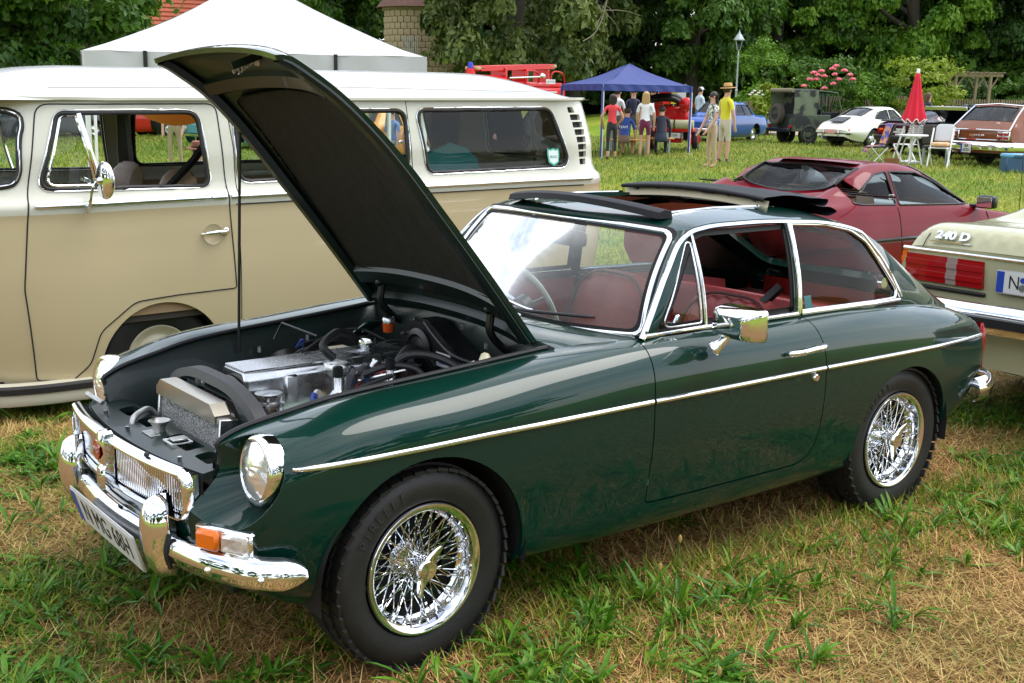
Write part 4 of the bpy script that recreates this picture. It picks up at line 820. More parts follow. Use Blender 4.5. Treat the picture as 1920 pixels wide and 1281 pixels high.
mb = MB(); mb.tube(path([(1.165, -.80, .885), (1.15, -.785, .86), (1.125, -.76, .825)], 12), [.010, .011, .012, .013, .014, .015, .016, .018, .02, .023, .025, .026], 12); mb.build('mirror_stem', CHROME, mi, 180)
# ---------------------------------------------------------------- cabin
def pad(c, size, rot=None, r=.04, n=10):
    """rounded upholstery block"""
    V = []; h = np.array(size)/2; U = np.linspace(0, PI, n+1); P = np.linspace(0, 2*PI, 2*n, endpoint=False); sg = lambda v, e: np.sign(v)*abs(v)**e
    for t in U:
        for p_ in P: V.append([sg(math.sin(t), .35)*sg(math.cos(p_), .35)*h[0], sg(math.sin(t), .35)*sg(math.sin(p_), .35)*h[1], sg(math.cos(t), .35)*h[2]])
    V = np.array(V); k = 2*n; F = [(i*k+q, (i+1)*k+q, (i+1)*k+(q+1) % k, i*k+(q+1) % k) for i in range(n) for q in range(k)]
    if rot is not None: V = V@np.array(rot).T
    return V+np.array(c), F
def seat(parent, x, y, z, m, w=.48, bh=.52, rot=.28, name='seat', pleats=True, facing=-1, piping=None):
    s = bpy.data.objects.new(name, None); link(s, parent)
    V, F = pad((x, y, z), (.50, w, .16)); MB().add(V, F).build('cushion', m, s, 180)
    Rm = rotm(0, -rot*facing, 0); bc = np.array([x-facing*.24, y, z+bh*.5]); 
    yv = np.linspace(-1, 1, 15); zv = np.linspace(-1, 1, 13); top = lambda a: (1-.18*abs(a)**3)
    for sg, nm in ((facing, 'backrest'), (-facing, 'backrest_shell')):
        G = np.array([[Rm@np.array([sg*(.06*(1-abs(a)**4)*(1-abs(b)**6)+(.014*abs(math.sin(a*PI*3.5)) if pleats and sg == facing and abs(a) < .75 else 0)), a*w/2*(1-.10*max(0, b)**2), b*bh/2*(top(a) if b > 0 else 1)])+bc for b in zv] for a in yv]); MB().grid(G, flip=sg > 0).build(nm, m, s, 180)
    if piping is not None:
        pp = np.array([Rm@np.array([facing*.05, a*w/2*.86, b*bh/2*.9])+bc for a, b in [(-1, -1), (-1, 0), (-.95, .6), (-.6, .95), (0, 1.02), (.6, .95), (.95, .6), (1, 0), (1, -1)]]); MB().tube(path(pp, 40), .006, 6).build('piping', piping, s)
    return s
for y in (-.34, .34): seat(car, 1.42, y, .42, REDLEATHER, .52, .50, .34, facing=-1, piping=mat('dark_piping', (.06, .008, .008), .5))
st_b = MB(); st_b.tube([(1.78, -.50, .95), (1.68, -.42, .82), (1.60, -.36, .70)], .02, 4); st_b.build('seat_belt', BLACK, car)
for s in (-1, 1):
    MB().grid(np.array([[(x, s*(.64-.02*k), .86-.55*k) for k in (0, .5, 1)] for x in np.linspace(.9, 1.72, 8)]), flip=s < 0).build('door_card', REDTRIM, car); MB().tube([(.9, s*.625, .868), (1.72, s*.625, .864)], .012, 6).build('door_capping', BLACK, car)
    MB().grid(np.array([[(x, s*(.61-.07*k-.10*max(0, x-2.2)/.4), .84-.06*max(0, x-2.2)/.4-.38*k) for k in (0, .5, 1)] for x in np.linspace(1.74, 2.6, 8)]), flip=s < 0).build('rear_trim', REDTRIM, car)
V, F = pad((1.95, 0, .55), (.35, 1.0, .16)); MB().add(V, F).build('rear_bench', REDTRIM, car, 180); V, F = pad((2.14, 0, .70), (.12, 1.0, .26), rotm(0, .2, 0)); MB().add(V, F).build('rear_backrest', REDTRIM, car, 180)
MB().box((2.5, 0, .70), (.62, 1.08, .03)).build('load_floor', REDLEATHER, car); MB().box((2.84, 0, .74), (.03, .9, .10)).build('tail_trim', REDLEATHER, car)
MB().grid(np.array([[(.90+.05*k+.03*(k > .5), y, .862-.16*k*k+.01*math.sin(PI*k)) for k in np.linspace(0, 1.0, 6)] for y in np.linspace(-.60, .60, 9)]), flip=True).build('dashboard_top', BLACK, car); MB().box((.985, 0, .68), (.06, 1.18, .26), None, .02).build('dashboard', BLACK, car)
sw = bpy.data.objects.new('steering_wheel', None); link(sw, car); so3 = np.array([1.19, .34, .80]); u, v, w = frame((1, 0, .42))
MB().tube([so3+.195*(math.cos(a)*u+math.sin(a)*v) for a in np.linspace(0, 2*PI, 48, endpoint=False)], .012, 8, closed=True).build('wheel_rim', mat('pale_rim', (.30, .30, .26), .4), sw); mb = MB(); mb.cyl(so3-w*.02, so3+w*.02, .05, n=20); mb.build('wheel_boss', BLACK, sw)
for a in (.4, PI-.4, -PI/2): MB().cyl(so3, so3+.19*(math.cos(a)*u+math.sin(a)*v), .008, n=6).build('wheel_spoke', STEEL, sw)
MB().cyl(so3, so3-w*.25, .025, n=12).build('column', BLACK, sw)
V, F = pad((1.135, .02, 1.125), (.025, .22, .062), None); MB().add(V, F).build('rear_view_mirror', BLACK, car, 180); MB().cyl((1.12, .05, 1.16), (1.115, .03, 1.215), .006, n=8).build('mirror_stalk', STEEL, car)
MB().cyl((1.062, .13, 1.185), (1.066, .13, 1.185), .022, n=20).build('screen_sticker', mat('sticker_grey', (.5, .55, .58), .5), car)
MB().box((1.80, -.618, .905), (.04, .002, .05), rotm(-.25, 0, 0)).build('quarter_sticker', mat('sticker_teal', (.12, .40, .42), .5), car)
MB().grid(np.array([[(x, y, float(np.interp(x, CXf, CZf))-.035-.06*abs(y/.5)**3) for y in np.linspace(-.5, .5, 9)] for x in np.linspace(1.93, 2.12, 4)])).build('headlining', CREAM, car)
for s in (-1, 1): MB().grid(np.array([[(x, s*yv, float(np.interp(x, EXf, EZf))+dz_) for yv, dz_ in ((.53, -.01), (.38, .02))] for x in np.linspace(1.2, 1.95, 6)])).build('roof_lining', CREAM, car)
# ================================================================ the camper bus
BUSG = -.13
bus = thing('camper_bus', 'tan and white camper bus with slotted rear air vents behind the green coupe', 'bus', (.69, 3.81, BUSG)); bus.rotation_euler = (0, -.012, 0)
TAN = mat('tan_paint', (.50, .415, .25), .32, coat=.8, rvar=(2, .05), coatrough=.03, bump=(1.6, .10)); PALEW = mat('pale_white_paint', (.60, .595, .50), .32, coat=.8, rvar=(2, .05), bump=(1.6, .08)); ROOFW = mat('roof_white_paint', (.50, .50, .485), .35, coat=.6, rvar=(2, .06), bump=(1.5, .12))
BRZ = [.20, .45, .75, 1.0, 1.13, 1.165, 1.19, 1.215, 1.45, 1.72]; BRW = [.80, .838, .860, .860, .862, .868, .866, .848, .820, .775]; BRF = [-1.05, -1.09, -1.10, -1.09, -1.08, -1.075, -1.06, -1.03, -.95, -.82]; BRR = [3.35, 3.39, 3.43, 3.43, 3.425, 3.43, 3.425, 3.40, 3.36, 3.29]
BP = []
for kx in range(13):
    row = []
    for w, xf, xr in zip(BRW, BRF, BRR):
        row.append([(xf, 0), (xf+.012, -.35*w), (xf+.06, -.70*w), (xf+.16, -.90*w), (xf+.36, -.985*w), (0, -w), (.9, -w), (1.8, -w), (2.7, -w), (xr-.17, -.985*w), (xr-.05, -.88*w), (xr, -.6*w), (xr, 0)][kx])
    BP.append([(x, y, z) for (x, y), z in zip(row, BRZ)])
bs = Surf(BP, ks='cr', kt='cr'); B0, B1, U0, U1 = bs.S[0], bs.S[-1], bs.T[0], bs.T[-1]; ub = float(np.interp(1.135, BRZ, bs.T))
def binv(xz, ax=(0, 2)): return bs.inv(np.asarray(xz, float), ax)
# lower body with front and rear wheel arches
def barch(cx, r): q = binv(arc(cx, .245, r, r+.0, PI+.12, -.12, 40)); q[:, 1] = np.maximum(q[:, 1], U0); q[0, 1] = q[-1, 1] = U0; return q
lowb = np.concatenate([[[B0, U0]], barch(0, .36), barch(2.4, .36), [[B1, U0], [B1, ub], [B0, ub]]])
def bdoor(): return rpoly([(-.70, .24), (-.52, .22), (-.42, .30), (-.36, .48), (-.16, .625), (.10, .64), (.445, .645), (.415, 1.19), (.395, 1.70), (-.585, 1.70), (-.69, 1.19), (-.74, .75)], [.03, .06, .12, .12, .15, .1, .02, .1, .06, .08, .3, .3], 8)
dbo = bdoor()
dlo = dbo[dbo[:, 1] <= 1.14]
panel('lower_body', bs, dens(lowb, .04), [], TAN, bus, .06, .02, mirror=True)
# shut line of the cab door: a dark recessed groove
def groove(name, xz, closed=True, r=.004, mir=True):
    q = binv(dens(xz, .03, closed)); X = bs.ev(q)+bs.nrm(q)*.0005; MB().tube(X, r, 5, closed=closed).build(name, MATT, bus, mirror=mir)
groove('door_gap', dbo)
w1 = rpoly([(-.62, 1.265), (.315, 1.245), (.275, 1.655), (-.49, 1.655)], [.05, .05, .07, .05], 7); w2 = rrect(.50, 1.665, 1.262, 1.655, .075, 7, skew=(.0, -.0)); w3 = rpoly([(1.82, 1.262), (3.0, 1.268), (2.85, 1.662), (1.755, 1.658)], [.06, .07, .08, .06], 7)
ws_ = [(-.70, 1.27), (-.72, 1.40), (-.66, 1.60), (-.60, 1.655), (-.3, 1.67), (0.0, 1.67)]
vent = []
for k in range(8):
    z1 = 1.675-k*.0515; z0 = z1-.040; c = 3.03+.030*math.sin((k+.2)/7.*PI*.62)+k*.009; wd = 1.3*[.055, .085, .088, .085, .08, .072, .064, .05][k]; c -= .02
    vent.append(rpoly([(c-.01+.006, z0), (c+wd, z0), (c+wd-(.03 if k == 0 else 0), z1), (c-.01, z1)], .008, 4))
fq = binv(path([(-1.00, 1.27, 0), (-.90, 1.272, 0), (-.80, 1.28, 0), (-.735, 1.30, 0), (-.708, 1.35, 0), (-.70, 1.43, 0), (-.685, 1.53, 0), (-.665, 1.60, 0), (-.67, 1.64, 0), (-.70, 1.66, 0), (-.78, 1.668, 0), (-.83, 1.67, 0)], 40)[:, :2])
fq = np.array(fq); fq = np.concatenate([[[B0, fq[0, 1]]], fq, [[B0, fq[-1, 1]]]])
ry_ = []
for y, z in dens([(-.0, 1.29), (-.50, 1.29), (-.57, 1.31), (-.59, 1.36), (-.575, 1.56), (-.55, 1.62), (-.50, 1.64), (-.0, 1.64)], .05, False):
    tt = np.interp(z, BRZ, bs.T); ss = np.linspace(B1-.9, B1, 300); yy = bs.ev(np.stack([ss, np.full(300, tt)], 1))[:, 1]; ry_.append((B1 if y == 0 else np.interp(y, yy, ss), tt))
ry_ = np.array(ry_); panel('tailgate_pane', bs, ry_, [], GLASS, bus, .1, 0, -.01, mirror=True); MB().tube(bs.ev(ry_), .014, 6).build('tailgate_seal', RUBBER, bus, 60, mirror=True)
upo = np.concatenate([dens([[B0, ub], [B1, ub]], .05, False), ry_, dens([ry_[-1], [B1, U1]], .05, False)[1:], dens([[B1, U1], [B0, U1]], .05, False)[1:], fq[::-1]])
holes_b = [binv(dens(w, .03)) for w in (w1, w2, w3)]
panel('upper_body', bs, upo, holes_b+[binv(v) for v in vent], PALEW, bus, .05, .03, fine=[(bs.S[0]+3.9, bs.S[0]+4.2, float(np.interp(1.22, BRZ, bs.T)), U1, .02)], mirror=True)
for v in vent: 
    q = binv(v); c = bs.ev(q).mean(0); MB().add(bs.ev(q)+[0, .022, 0], [list(range(len(q)))]).build('vent_slot', MATT, bus, mirror=True)
# panes, rubber seals and bright trims
for nm, h in (('door', holes_b[0]), ('side', holes_b[1]), ('rear_side', holes_b[2])):
    if nm != 'door': panel(nm+'_pane', bs, h, [], GLASS, bus, .15, 0, -.012, mirror=True)
    X = bs.ev(h); N = bs.nrm(h); MB().tube(X-N*.006, .013, 6, closed=True).build(nm+'_window_seal', RUBBER, bus, 60, mirror=True); MB().tube(bs.ev(offset_poly(h, .014))+N*.002, .005, 6, closed=True).build(nm+'_window_trim', CHROME, bus, 60, mirror=True)
X = bs.ev(fq); N = bs.nrm(fq); MB().tube(X, .018, 6).build('windscreen_seal', RUBBER, bus, 60, mirror=True); MB().tube(X+N*.012, .006, 6).build('windscreen_trim', CHROME, bus, 60, mirror=True)
panel('windscreen', bs, np.concatenate([fq]), [], GLASS, bus, .08, 0, -.01, mirror=True)
qd = binv([(-.30, 1.258), (-.335, 1.4), (-.385, 1.652)]); MB().tube(path(bs.ev(qd), 12), .013, 6).build('quarterlight_post', CHROME, bus, mirror=True); q1 = rpoly([(-.585, 1.28), (-.33, 1.275), (-.40, 1.64), (-.475, 1.64)], [.04, .02, .02, .04], 5); MB().tube(bs.ev(binv(dens(q1, .03)))+[0, .004, 0], .007, 6, closed=True).build('quarterlight_frame', CHROME, bus, mirror=False)
panel('quarterlight_pane', bs, binv(dens(q1, .05)), [], GLASS, bus, .15, 0, -.008)
MB().box((-.37, -.80, 1.30), (.06, .02, .03), rotm(0, .4, 0), .004).build('quarterlight_catch', CHROME, bus)
# waist moulding and body creases
for a, b in ((-.66, .30), (.31, .40), (.43, 1.70), (1.715, 3.18)):
    xs = np.linspace(a, b, 30); G = strip_on(bs, binv(np.stack([xs, np.full(30, 1.178)], 1)), .024, .012); MB().grid(G, flip=True).build('waist_moulding', CHROME, bus, 60, mirror=True)
groove('tone_line', np.stack([np.linspace(.46, 3.1, 30), np.full(30, 1.134)], 1), False, .0045)
groove('panel_seam', [(.475, 1.2), (.475, 1.45), (.455, 1.715)], False, .0025); groove('panel_seam', [(1.70, 1.23), (1.69, 1.45), (1.68, 1.715)], False, .0025); groove('panel_seam', [(.475, 1.12), (.475, .45)], False, .0025)
# roof and gutter
RPb = []
for f in np.linspace(0, 1, 15):
    row = []
    for c in np.linspace(-1, 1, 13):
        e = 1-abs(c)**2.6; x0, x1 = -.90, 3.31; xx = x0+(x1-x0)*f; ed = min(1, (f/.10))**.55 if f < .1 else (min(1, ((1-f)/.16))**.6 if f > .84 else 1.)
        row.append((xx-(.10*(1-c*c) if f < .02 else 0), c*(.79-.07*(1-ed)*1.2), 1.722+.185*e*ed))
    RPb.append(row)
rb = Surf(RPb, ks='cr', kt='cr'); panel('roof', rb, dens([(rb.S[0], rb.T[0]), (rb.S[-1], rb.T[0]), (rb.S[-1], rb.T[-1]), (rb.S[0], rb.T[-1])], .06), [], ROOFW, bus, .06, .0, flip=rb.nrm([(2, .8)])[0][2] < 0)
gq_ = np.stack([np.linspace(bs.S[0]+.35, B1-.25, 70), np.full(70, U1)], 1); X = bs.ev(gq_)+bs.nrm(gq_)*.012; MB().grid(np.stack([X+[0, 0, -.006], X+bs.nrm(gq_)*.018+[0, 0, -.004], X+bs.nrm(gq_)*.018+[0, 0, .010], X+[0, .01, .012]], 1), flip=False).build('rain_gutter', PALEW, bus, 30, mirror=True)
groove_r = MB(); groove_r.tube([(-.5, -.70, 1.785), (1.2, -.705, 1.80), (3.0, -.70, 1.775)], .004, 5); groove_r.build('roof_rib', ROOFW, bus, mirror=True)
# handle, mirror
mb = MB(); mb.tube(path([(.24, -.872, .975), (.27, -.892, .98), (.36, -.897, .985), (.385, -.88, .985)], 16), [.008]*3+[.013]*11+[.015]*2, 8); mb.box((.385, -.872, .985), (.035, .02, .04), None, .006); mb.build('door_handle', CHROME, bus, 60)
MB().lathe([(0, .0), (.055, .001), (.06, .004), (.058, .0)], (.31, -.862, .97), (0, -1, 0), 28).build('handle_recess', TAN, bus)
bm = bpy.data.objects.new('door_mirror', None); link(bm, bus)
MB().tube(path([(-.40, -.875, 1.14), (-.40, -.93, 1.18), (-.395, -.965, 1.26), (-.37, -.98, 1.31)], 18), .009, 8).build('mirror_arm', CHROME, bm); Rm = rotm(0, 0, -.35)
mb = MB(); mb.ball((-.33, -.985, 1.31), (.026, .068, .10), 24, 14, rotm(0, 0, .40)); mb.build('mirror_shell', CHROME, bm, 180)
MB().ball((-.36, -.985, 1.31), .02).build('mirror_joint', CHROME, bm)
# wheels
def steel_wheel(parent, x, y, z, s, ro=.31, ri=.19, w=.17, rimmat=None, cap=None, name='wheel', holes=0, capr=.07, mesh=None):
    o = bpy.data.objects.new(name, None); o.location = (x, y, z); link(o, parent); k = (ro, ri, w, s, rimmat.name if rimmat else '', holes)
    if k in WM:
        for nm, me in WM[k]: link(bpy.data.objects.new(nm, me), o)
        return o
    a = wheel_tyre(MB(), (0, 0, 0), ro, ri, w, 48).build('tyre', TYRE, o); f = s*w*.5
    mb = MB(); mb.lathe([(ri+.004, f*.80), (ri-.002, f*.92), (ri-.010, f*.86), (ri-.03, f*.55), (ri*.70, f*.45), (ri*.62, f*.62), (ri*.45, f*.68), (0, f*.66)], (0, 0, 0), (0, 1, 0), 40); b = mb.build('rim', rimmat or STEEL, o, 50); out = [('tyre', a.data), ('rim', b.data)]
    if holes:
        for i in range(holes):
            an = 2*PI*i/holes; hb_ = MB(); rr = ri*.72; ww = ri*.16; hb_.prism([(rr*math.cos(an)+ww*1.5*math.cos(t)*math.cos(an)-ww*math.sin(t)*math.sin(an), rr*math.sin(an)+ww*1.5*math.cos(t)*math.sin(an)+ww*math.sin(t)*math.cos(an)) for t in np.linspace(0, 2*PI, 10, endpoint=False)], (0, f*.62, 0), (1, 0, 0), (0, 0, 1), -f*.06); q = hb_.build('wheel_slot', MATT, o); out.append(('wheel_slot', q.data))
    if cap: c = MB().lathe([(capr, f*.68), (capr*.98, f*.82), (capr*.6, f*.92), (0, f*.95)], (0, 0, 0), (0, 1, 0), 28).build('hubcap', cap, o, 60); out.append(('hubcap', c.data))
    WM[k] = out; return o
WM = {}
RIMT = mat('beige_rim', (.55, .50, .36), .4)
for x in (0, 2.4):
    for s in (-1, 1): steel_wheel(bus, x, s*.68, .27, s, .33, .185, .18, RIMT, CHROME)
    for s in (-1, 1):
        a = np.linspace(-.1, PI+.1, 24); MB().grid(np.stack([[(x+.365*math.cos(t), s*y, .245+.365*math.sin(t)) for t in a] for y in (.83, .40)], 1), flip=s > 0).build('wheel_well', MATT, bus)
# front step / bumper end, sill strips
BUMPW = mat('bumper_white', (.55, .52, .42), .4, coat=.5)
p = path([(-.42, -.845, .17), (-.72, -.85, .18), (-.95, -.80, .19), (-1.12, -.60, .20), (-1.20, -.3, .20), (-1.21, 0, .20)], 30); p = p[::-1]; MB().grid(bumper(p, [(-.03, -.05), (.02, -.055), (.03, -.04), (.03, .04), (.02, .055), (-.04, .06)])).build('front_bumper', BUMPW, bus, 40, mirror=True)
MB().grid(bumper(p+[0, 0, .03], [(.02, -.022), (.040, -.018), (.042, .014), (.02, .026)])).build('bumper_rubber', RUBBER, bus, 40, mirror=True)
for a, b in ((-.34, -.9), (.45, 1.95)): 
    if b > 0: MB().box(((a+b)/2, -.83, .21), (b-a, .03, .06), None, .01).build('sill', TAN, bus, mirror=True)
MB().box((1.1, 0, .22), (4.0, 1.5, .06)).build('floor_underside', MATT, bus); MB().box((1.3, 0, .52), (3.7, 1.60, .04)).build('cabin_floor', mat('floor_brown', (.05, .04, .03), .8), bus)
DARKT = mat('dark_trim', (.03, .028, .025), .8)
# interior
INB = mat('interior_tan', (.33, .22, .12), .6, bump=(60, .1)); SEATB = mat('seat_brown', (.26, .17, .10), .5, bump=(70, .15), noise=(6, (.20, .13, .075)))
for y in (-.42, .42): seat(bus, .02, y, .74, SEATB, .52, .58, .24, facing=-1)
seat(bus, 1.45, -.05, .72, SEATB, 1.3, .58, .15, name='rear_bench', facing=-1); 
for s in (-1, 1): MB().box((1.15, s*.815, .85), (3.2, .01, .62)).build('side_trim', INB, bus)
for x in (.42, 1.70): MB().box((x, .80, 1.46), (.09, .05, .5), None, .01).build('door_pillar', PALEW, bus)
MB().tube([(.41, .755, 1.62), (.415, .75, 1.35), (.42, .755, 1.15)], [.035, .05, .045], 6).build('belt_reel', BLACK, bus); MB().tube([(.44, -.74, 1.60), (.30, -.66, 1.38), (.16, -.55, 1.20)], .022, 4).build('seat_belt', BLACK, bus)
MB().grid(np.array([[(-.78+.12*k, y, 1.18-.10*k*k) for k in np.linspace(0, 1.3, 5)] for y in np.linspace(-.72, .72, 8)]), flip=True).build('dashboard', INB, bus); 
bw = bpy.data.objects.new('steering_wheel', None); link(bw, bus); c_ = np.array([-.46, -.42, 1.16]); u, v, w = frame((.35, 0, 1)); MB().tube([c_+.20*(math.cos(a)*u+math.sin(a)*v) for a in np.linspace(0, 2*PI, 40, endpoint=False)], .013, 8, closed=True).build('wheel_rim', CREAM, bw); MB().cyl(c_-w*.3, c_, .03, n=10).build('column', CREAM, bw)
for a in (0, PI): MB().cyl(c_, c_+.2*(math.cos(a)*u+math.sin(a)*v), .01, n=6).build('wheel_spoke', CREAM, bw)
TEAL = mat('teal_cloth', (.02, .22, .22), .6); ORNG = mat('orange_cloth', (.55, .13, .02), .6)
sb = bpy.data.objects.new('two_tone_cushion', None); link(sb, bus); P_ = np.array([(1.75, 1.14), (2.55, 1.14), (2.62, 1.20), (2.60, 1.30), (2.50, 1.38), (2.36, 1.42), (2.2, 1.36), (2.0, 1.27), (1.75, 1.24)]); MB().prism(P_, (0, -.30, 0), (1, 0, 0), (0, 0, 1), -.05, b=.01).build('cushion_top', TEAL, sb); MB().prism(np.array([(1.74, 1.12), (2.54, 1.12), (2.615, 1.19), (2.61, 1.22), (1.74, 1.20)]), (0, -.31, 0), (1, 0, 0), (0, 0, 1), -.05, b=.01).build('cushion_base', ORNG, sb)  # teal and orange cushion, added for the coloured shape behind the rear side window
for s in (1,): MB().box((3.06, s*.775, 1.46), (.26, .015, .52), rotm(s*.12, 0, 0)).build('vent_trim', DARKT, bus)
st_ = bpy.data.objects.new('window_sticker', None); link(st_, bus); shp = [(-.05, .06), (-.03, .05), (0, .06), (.03, .05), (.05, .06), (.055, .02), (.045, -.04), (0, -.065), (-.045, -.04), (-.055, .02)]
MB().prism(shp, (2.86, -.838, 1.335), (1, 0, 0), (0, .13, .99), .002).build('sticker_shield', mat('sticker_green', (.05, .42, .30), .5), st_); MB().prism(np.array(shp)*.8, (2.86, -.8405, 1.335), (1, 0, 0), (0, .13, .99), .001).build('sticker_field', mat('sticker_white', (.7, .78, .75), .5), st_)
text_mesh('sticker_letters', 'BULLI', .026, mat('sticker_ink', (.03, .30, .22), .5), st_, (2.86, -.8425, 1.335), (1, 0, 0), (0, .13, .99), .001)
# ================================================================ lie of the land, placing by bearing and distance
def gz(x, y):
    """height of the meadow: level by the cars, a slight hollow under the bus, a gentle rise behind"""
    x = np.asarray(x, float); y = np.asarray(y, float); d = (x-CAM[0])*math.sin(YAW)+(y-CAM[1])*math.cos(YAW); s = np.clip((d-9)/18, 0, 1); s = s*s*(3-2*s)
    side_ = np.clip(((x-CAM[0])*math.cos(YAW)-(y-CAM[1])*math.sin(YAW)+2)/8, 0, 1); rise = s*(.22*side_-.12*(1-side_)); s2 = np.clip((d-43)/15, 0, 1); rise = rise+.6*s2*s2*(3-2*s2)*side_
    return rise-.185*np.exp(-((y-3.8)/1.25)**2)*np.exp(-(np.maximum(abs(x-1.9)-2.2, 0)/2.)**2)
def at(u, d, h=0.):
    l = (u-960)/FPX*.979*d; x = CAM[0]+d*math.sin(YAW)+l*math.cos(YAW); y = CAM[1]+d*math.cos(YAW)-l*math.sin(YAW); return np.array([x, y, float(gz(x, y))+h])
# ================================================================ the other cars: one section-lofting builder
def gen_car(name, label, loc, heading, stn, paint, wheels, wheel_r=.31, windows=(), shield=None, back=None, track=.68, rim=None, cap=None, holes=0, group=None, step=.07, gl=None, tail_cap=True, ri=.19, sill_m=None):
    """stn rows: x, z sill, w sill, z max, w max, z belt, w belt, z roof edge, w roof edge, z top [, bow]; heading in degrees from +y towards +x"""
    h = R_(heading); root = thing(name, label, 'car', tuple(loc), math.atan2(-math.cos(h), -math.sin(h)), group)
    P = []
    for r in stn:
        x, zs, ws, zm, wm, zb, wb, ze, we, zt = r[:10]; bow = r[10] if len(r) > 10 else 0
        row = [(ws*.94, zs-.02), (ws, zs+.03), (wm, zm), ((wm+wb)/2+.012, (zm*.4+zb*.6)), (wb, zb), ((wb+we)/2+.012, (zb+ze)/2), (we, ze), (we*.72, ze+(zt-ze)*.62), (we*.36, ze+(zt-ze)*.93), (0, zt)]
        P.append([(x-bow*(1-(y/max(wm, .01))**2), -y, z) for y, z in row])
    S_ = Surf(P, S=[r[0] for r in stn], ks='cr', kt='cr'); a, b, t0, t1 = S_.S[0], S_.S[-1], S_.T[0], S_.T[-1]
    lo = [[[a, t0]]]
    for xw in wheels:
        q = S_.inv(arc(xw, wheel_r*.95, wheel_r+.055, wheel_r+.06, PI+.1, -.1, 26)); q[:, 1] = np.maximum(q[:, 1], t0); q[0, 1] = q[-1, 1] = t0; lo.append(q)
    out = dens(np.concatenate(lo+[[[b, t0], [b, t1], [a, t1]]]), .08)
    hs = [S_.inv(dens(w, .06)) for w in windows]; sh = []
    def screen(sp):   # half screen: (x at foot centre, x at top centre, x at foot side, x at top side, width foot, width top)
        xf, xt, xfs, xts, wf, wt_ = sp; pts = [(xf, 0), (xfs, -wf), (xts, -wt_), (xt, 0)]; return pts
    notch = []
    for sp in (shield, back):
        if sp is None: notch.append(None); continue
        pts = dens(screen(sp), .05, False); q = S_.inv(pts, (0, 1)); q[:, 1] = np.clip(q[:, 1], t0, t1); q[0, 1] = q[-1, 1] = t1; notch.append(q)
    # cut screens out of the top edge of the half shell
    top = [[b, t1]]
    for q in sorted([n_ for n_ in notch if n_ is not None], key=lambda q: -q[:, 0].mean()):
        q2 = q if q[0, 0] > q[-1, 0] else q[::-1]; top += q2.tolist()
    top.append([a, t1]); out = np.concatenate([dens(np.concatenate(lo+[[[b, t0]]]), .08, False), dens([[b, t0], [b, t1]], .08, False)[1:-1], dens(top, .08, False), dens([[a, t1], [a, t0]], .08, False)[1:-1]])
    panel('body_shell', S_, out, hs, paint, root, step, .015, mirror=True)
    G_ = gl or GLASS
    for w in hs:
        panel('side_window', S_, w, [], G_, root, .2, 0, -.01, mirror=True); X = S_.ev(w); MB().tube(X, .009, 5, closed=True).build('window_seal', BLACK, root, 60, mirror=True)
    for q, nm in zip(notch, ('windscreen', 'rear_window')):
        if q is None: continue
        panel(nm, S_, q, [], G_, root, .15, 0, -.008, mirror=True); MB().tube(S_.ev(q), .012, 5).build('screen_seal', BLACK, root, 60, mirror=True)
    if tail_cap:
        for i, fl in ((0, 1), (-1, 0)):
            L1 = np.array(S_.ev([[S_.S[i], t] for t in np.linspace(t0, t1, 18)])); L2 = (L1*[1, -1, 1])[::-1][1:]; lp_ = np.concatenate([L1, L2]); MB().add(lp_, [list(range(len(lp_)))[::(1 if fl else -1)]]).build('end_panel', paint, root)
    x0, x1 = stn[0][0]+.4, stn[-1][0]-.4; MB().box(((x0+x1)/2, 0, .27), (x1-x0, track*1.5, .08)).build('underbody', MATT, root)
    for xw in wheels:
        for s in (-1, 1):
            steel_wheel(root, xw, s*track, wheel_r, s, wheel_r, ri, .17, rim or STEEL, cap, holes=holes); tt = np.linspace(-.1, PI+.1, 16)
            MB().grid(np.stack([[(xw+(wheel_r+.06)*math.cos(t), s*y, wheel_r*.95+(wheel_r+.06)*math.sin(t)) for t in tt] for y in (track+.08, .3)], 1), flip=s > 0).build('wheel_well', MATT, root)
    root['_s'] = 0; del root['_s']; return root, S_
def on(S_, pts, off=0.):
    q = S_.inv(np.asarray(pts, float)); return S_.ev(q)+S_.nrm(q)*off
def trim(S_, root, name, pts, r, m, n=30, off=.004, mirror=True): MB().tube(on(S_, path(np.c_[np.asarray(pts, float), np.zeros(len(pts))], n)[:, :2], off), r, 6).build(name, m, root, 60, mirror=mirror)
def lampbox(root, name, c, size, m, mirror=True, b=.012, rot=None): MB().box(c, size, rot, b).build(name, m, root, mirror=mirror)
DARKIN = mat('dark_interior', (.03, .03, .032), .7)
def cabin(root, xs, w=.5, z=.55, m=None, bh=.55):
    for x in xs:
        for y in (-w*.62, w*.62): seat(root, x, y, z, m or DARKIN, .46, bh, .25, pleats=False)
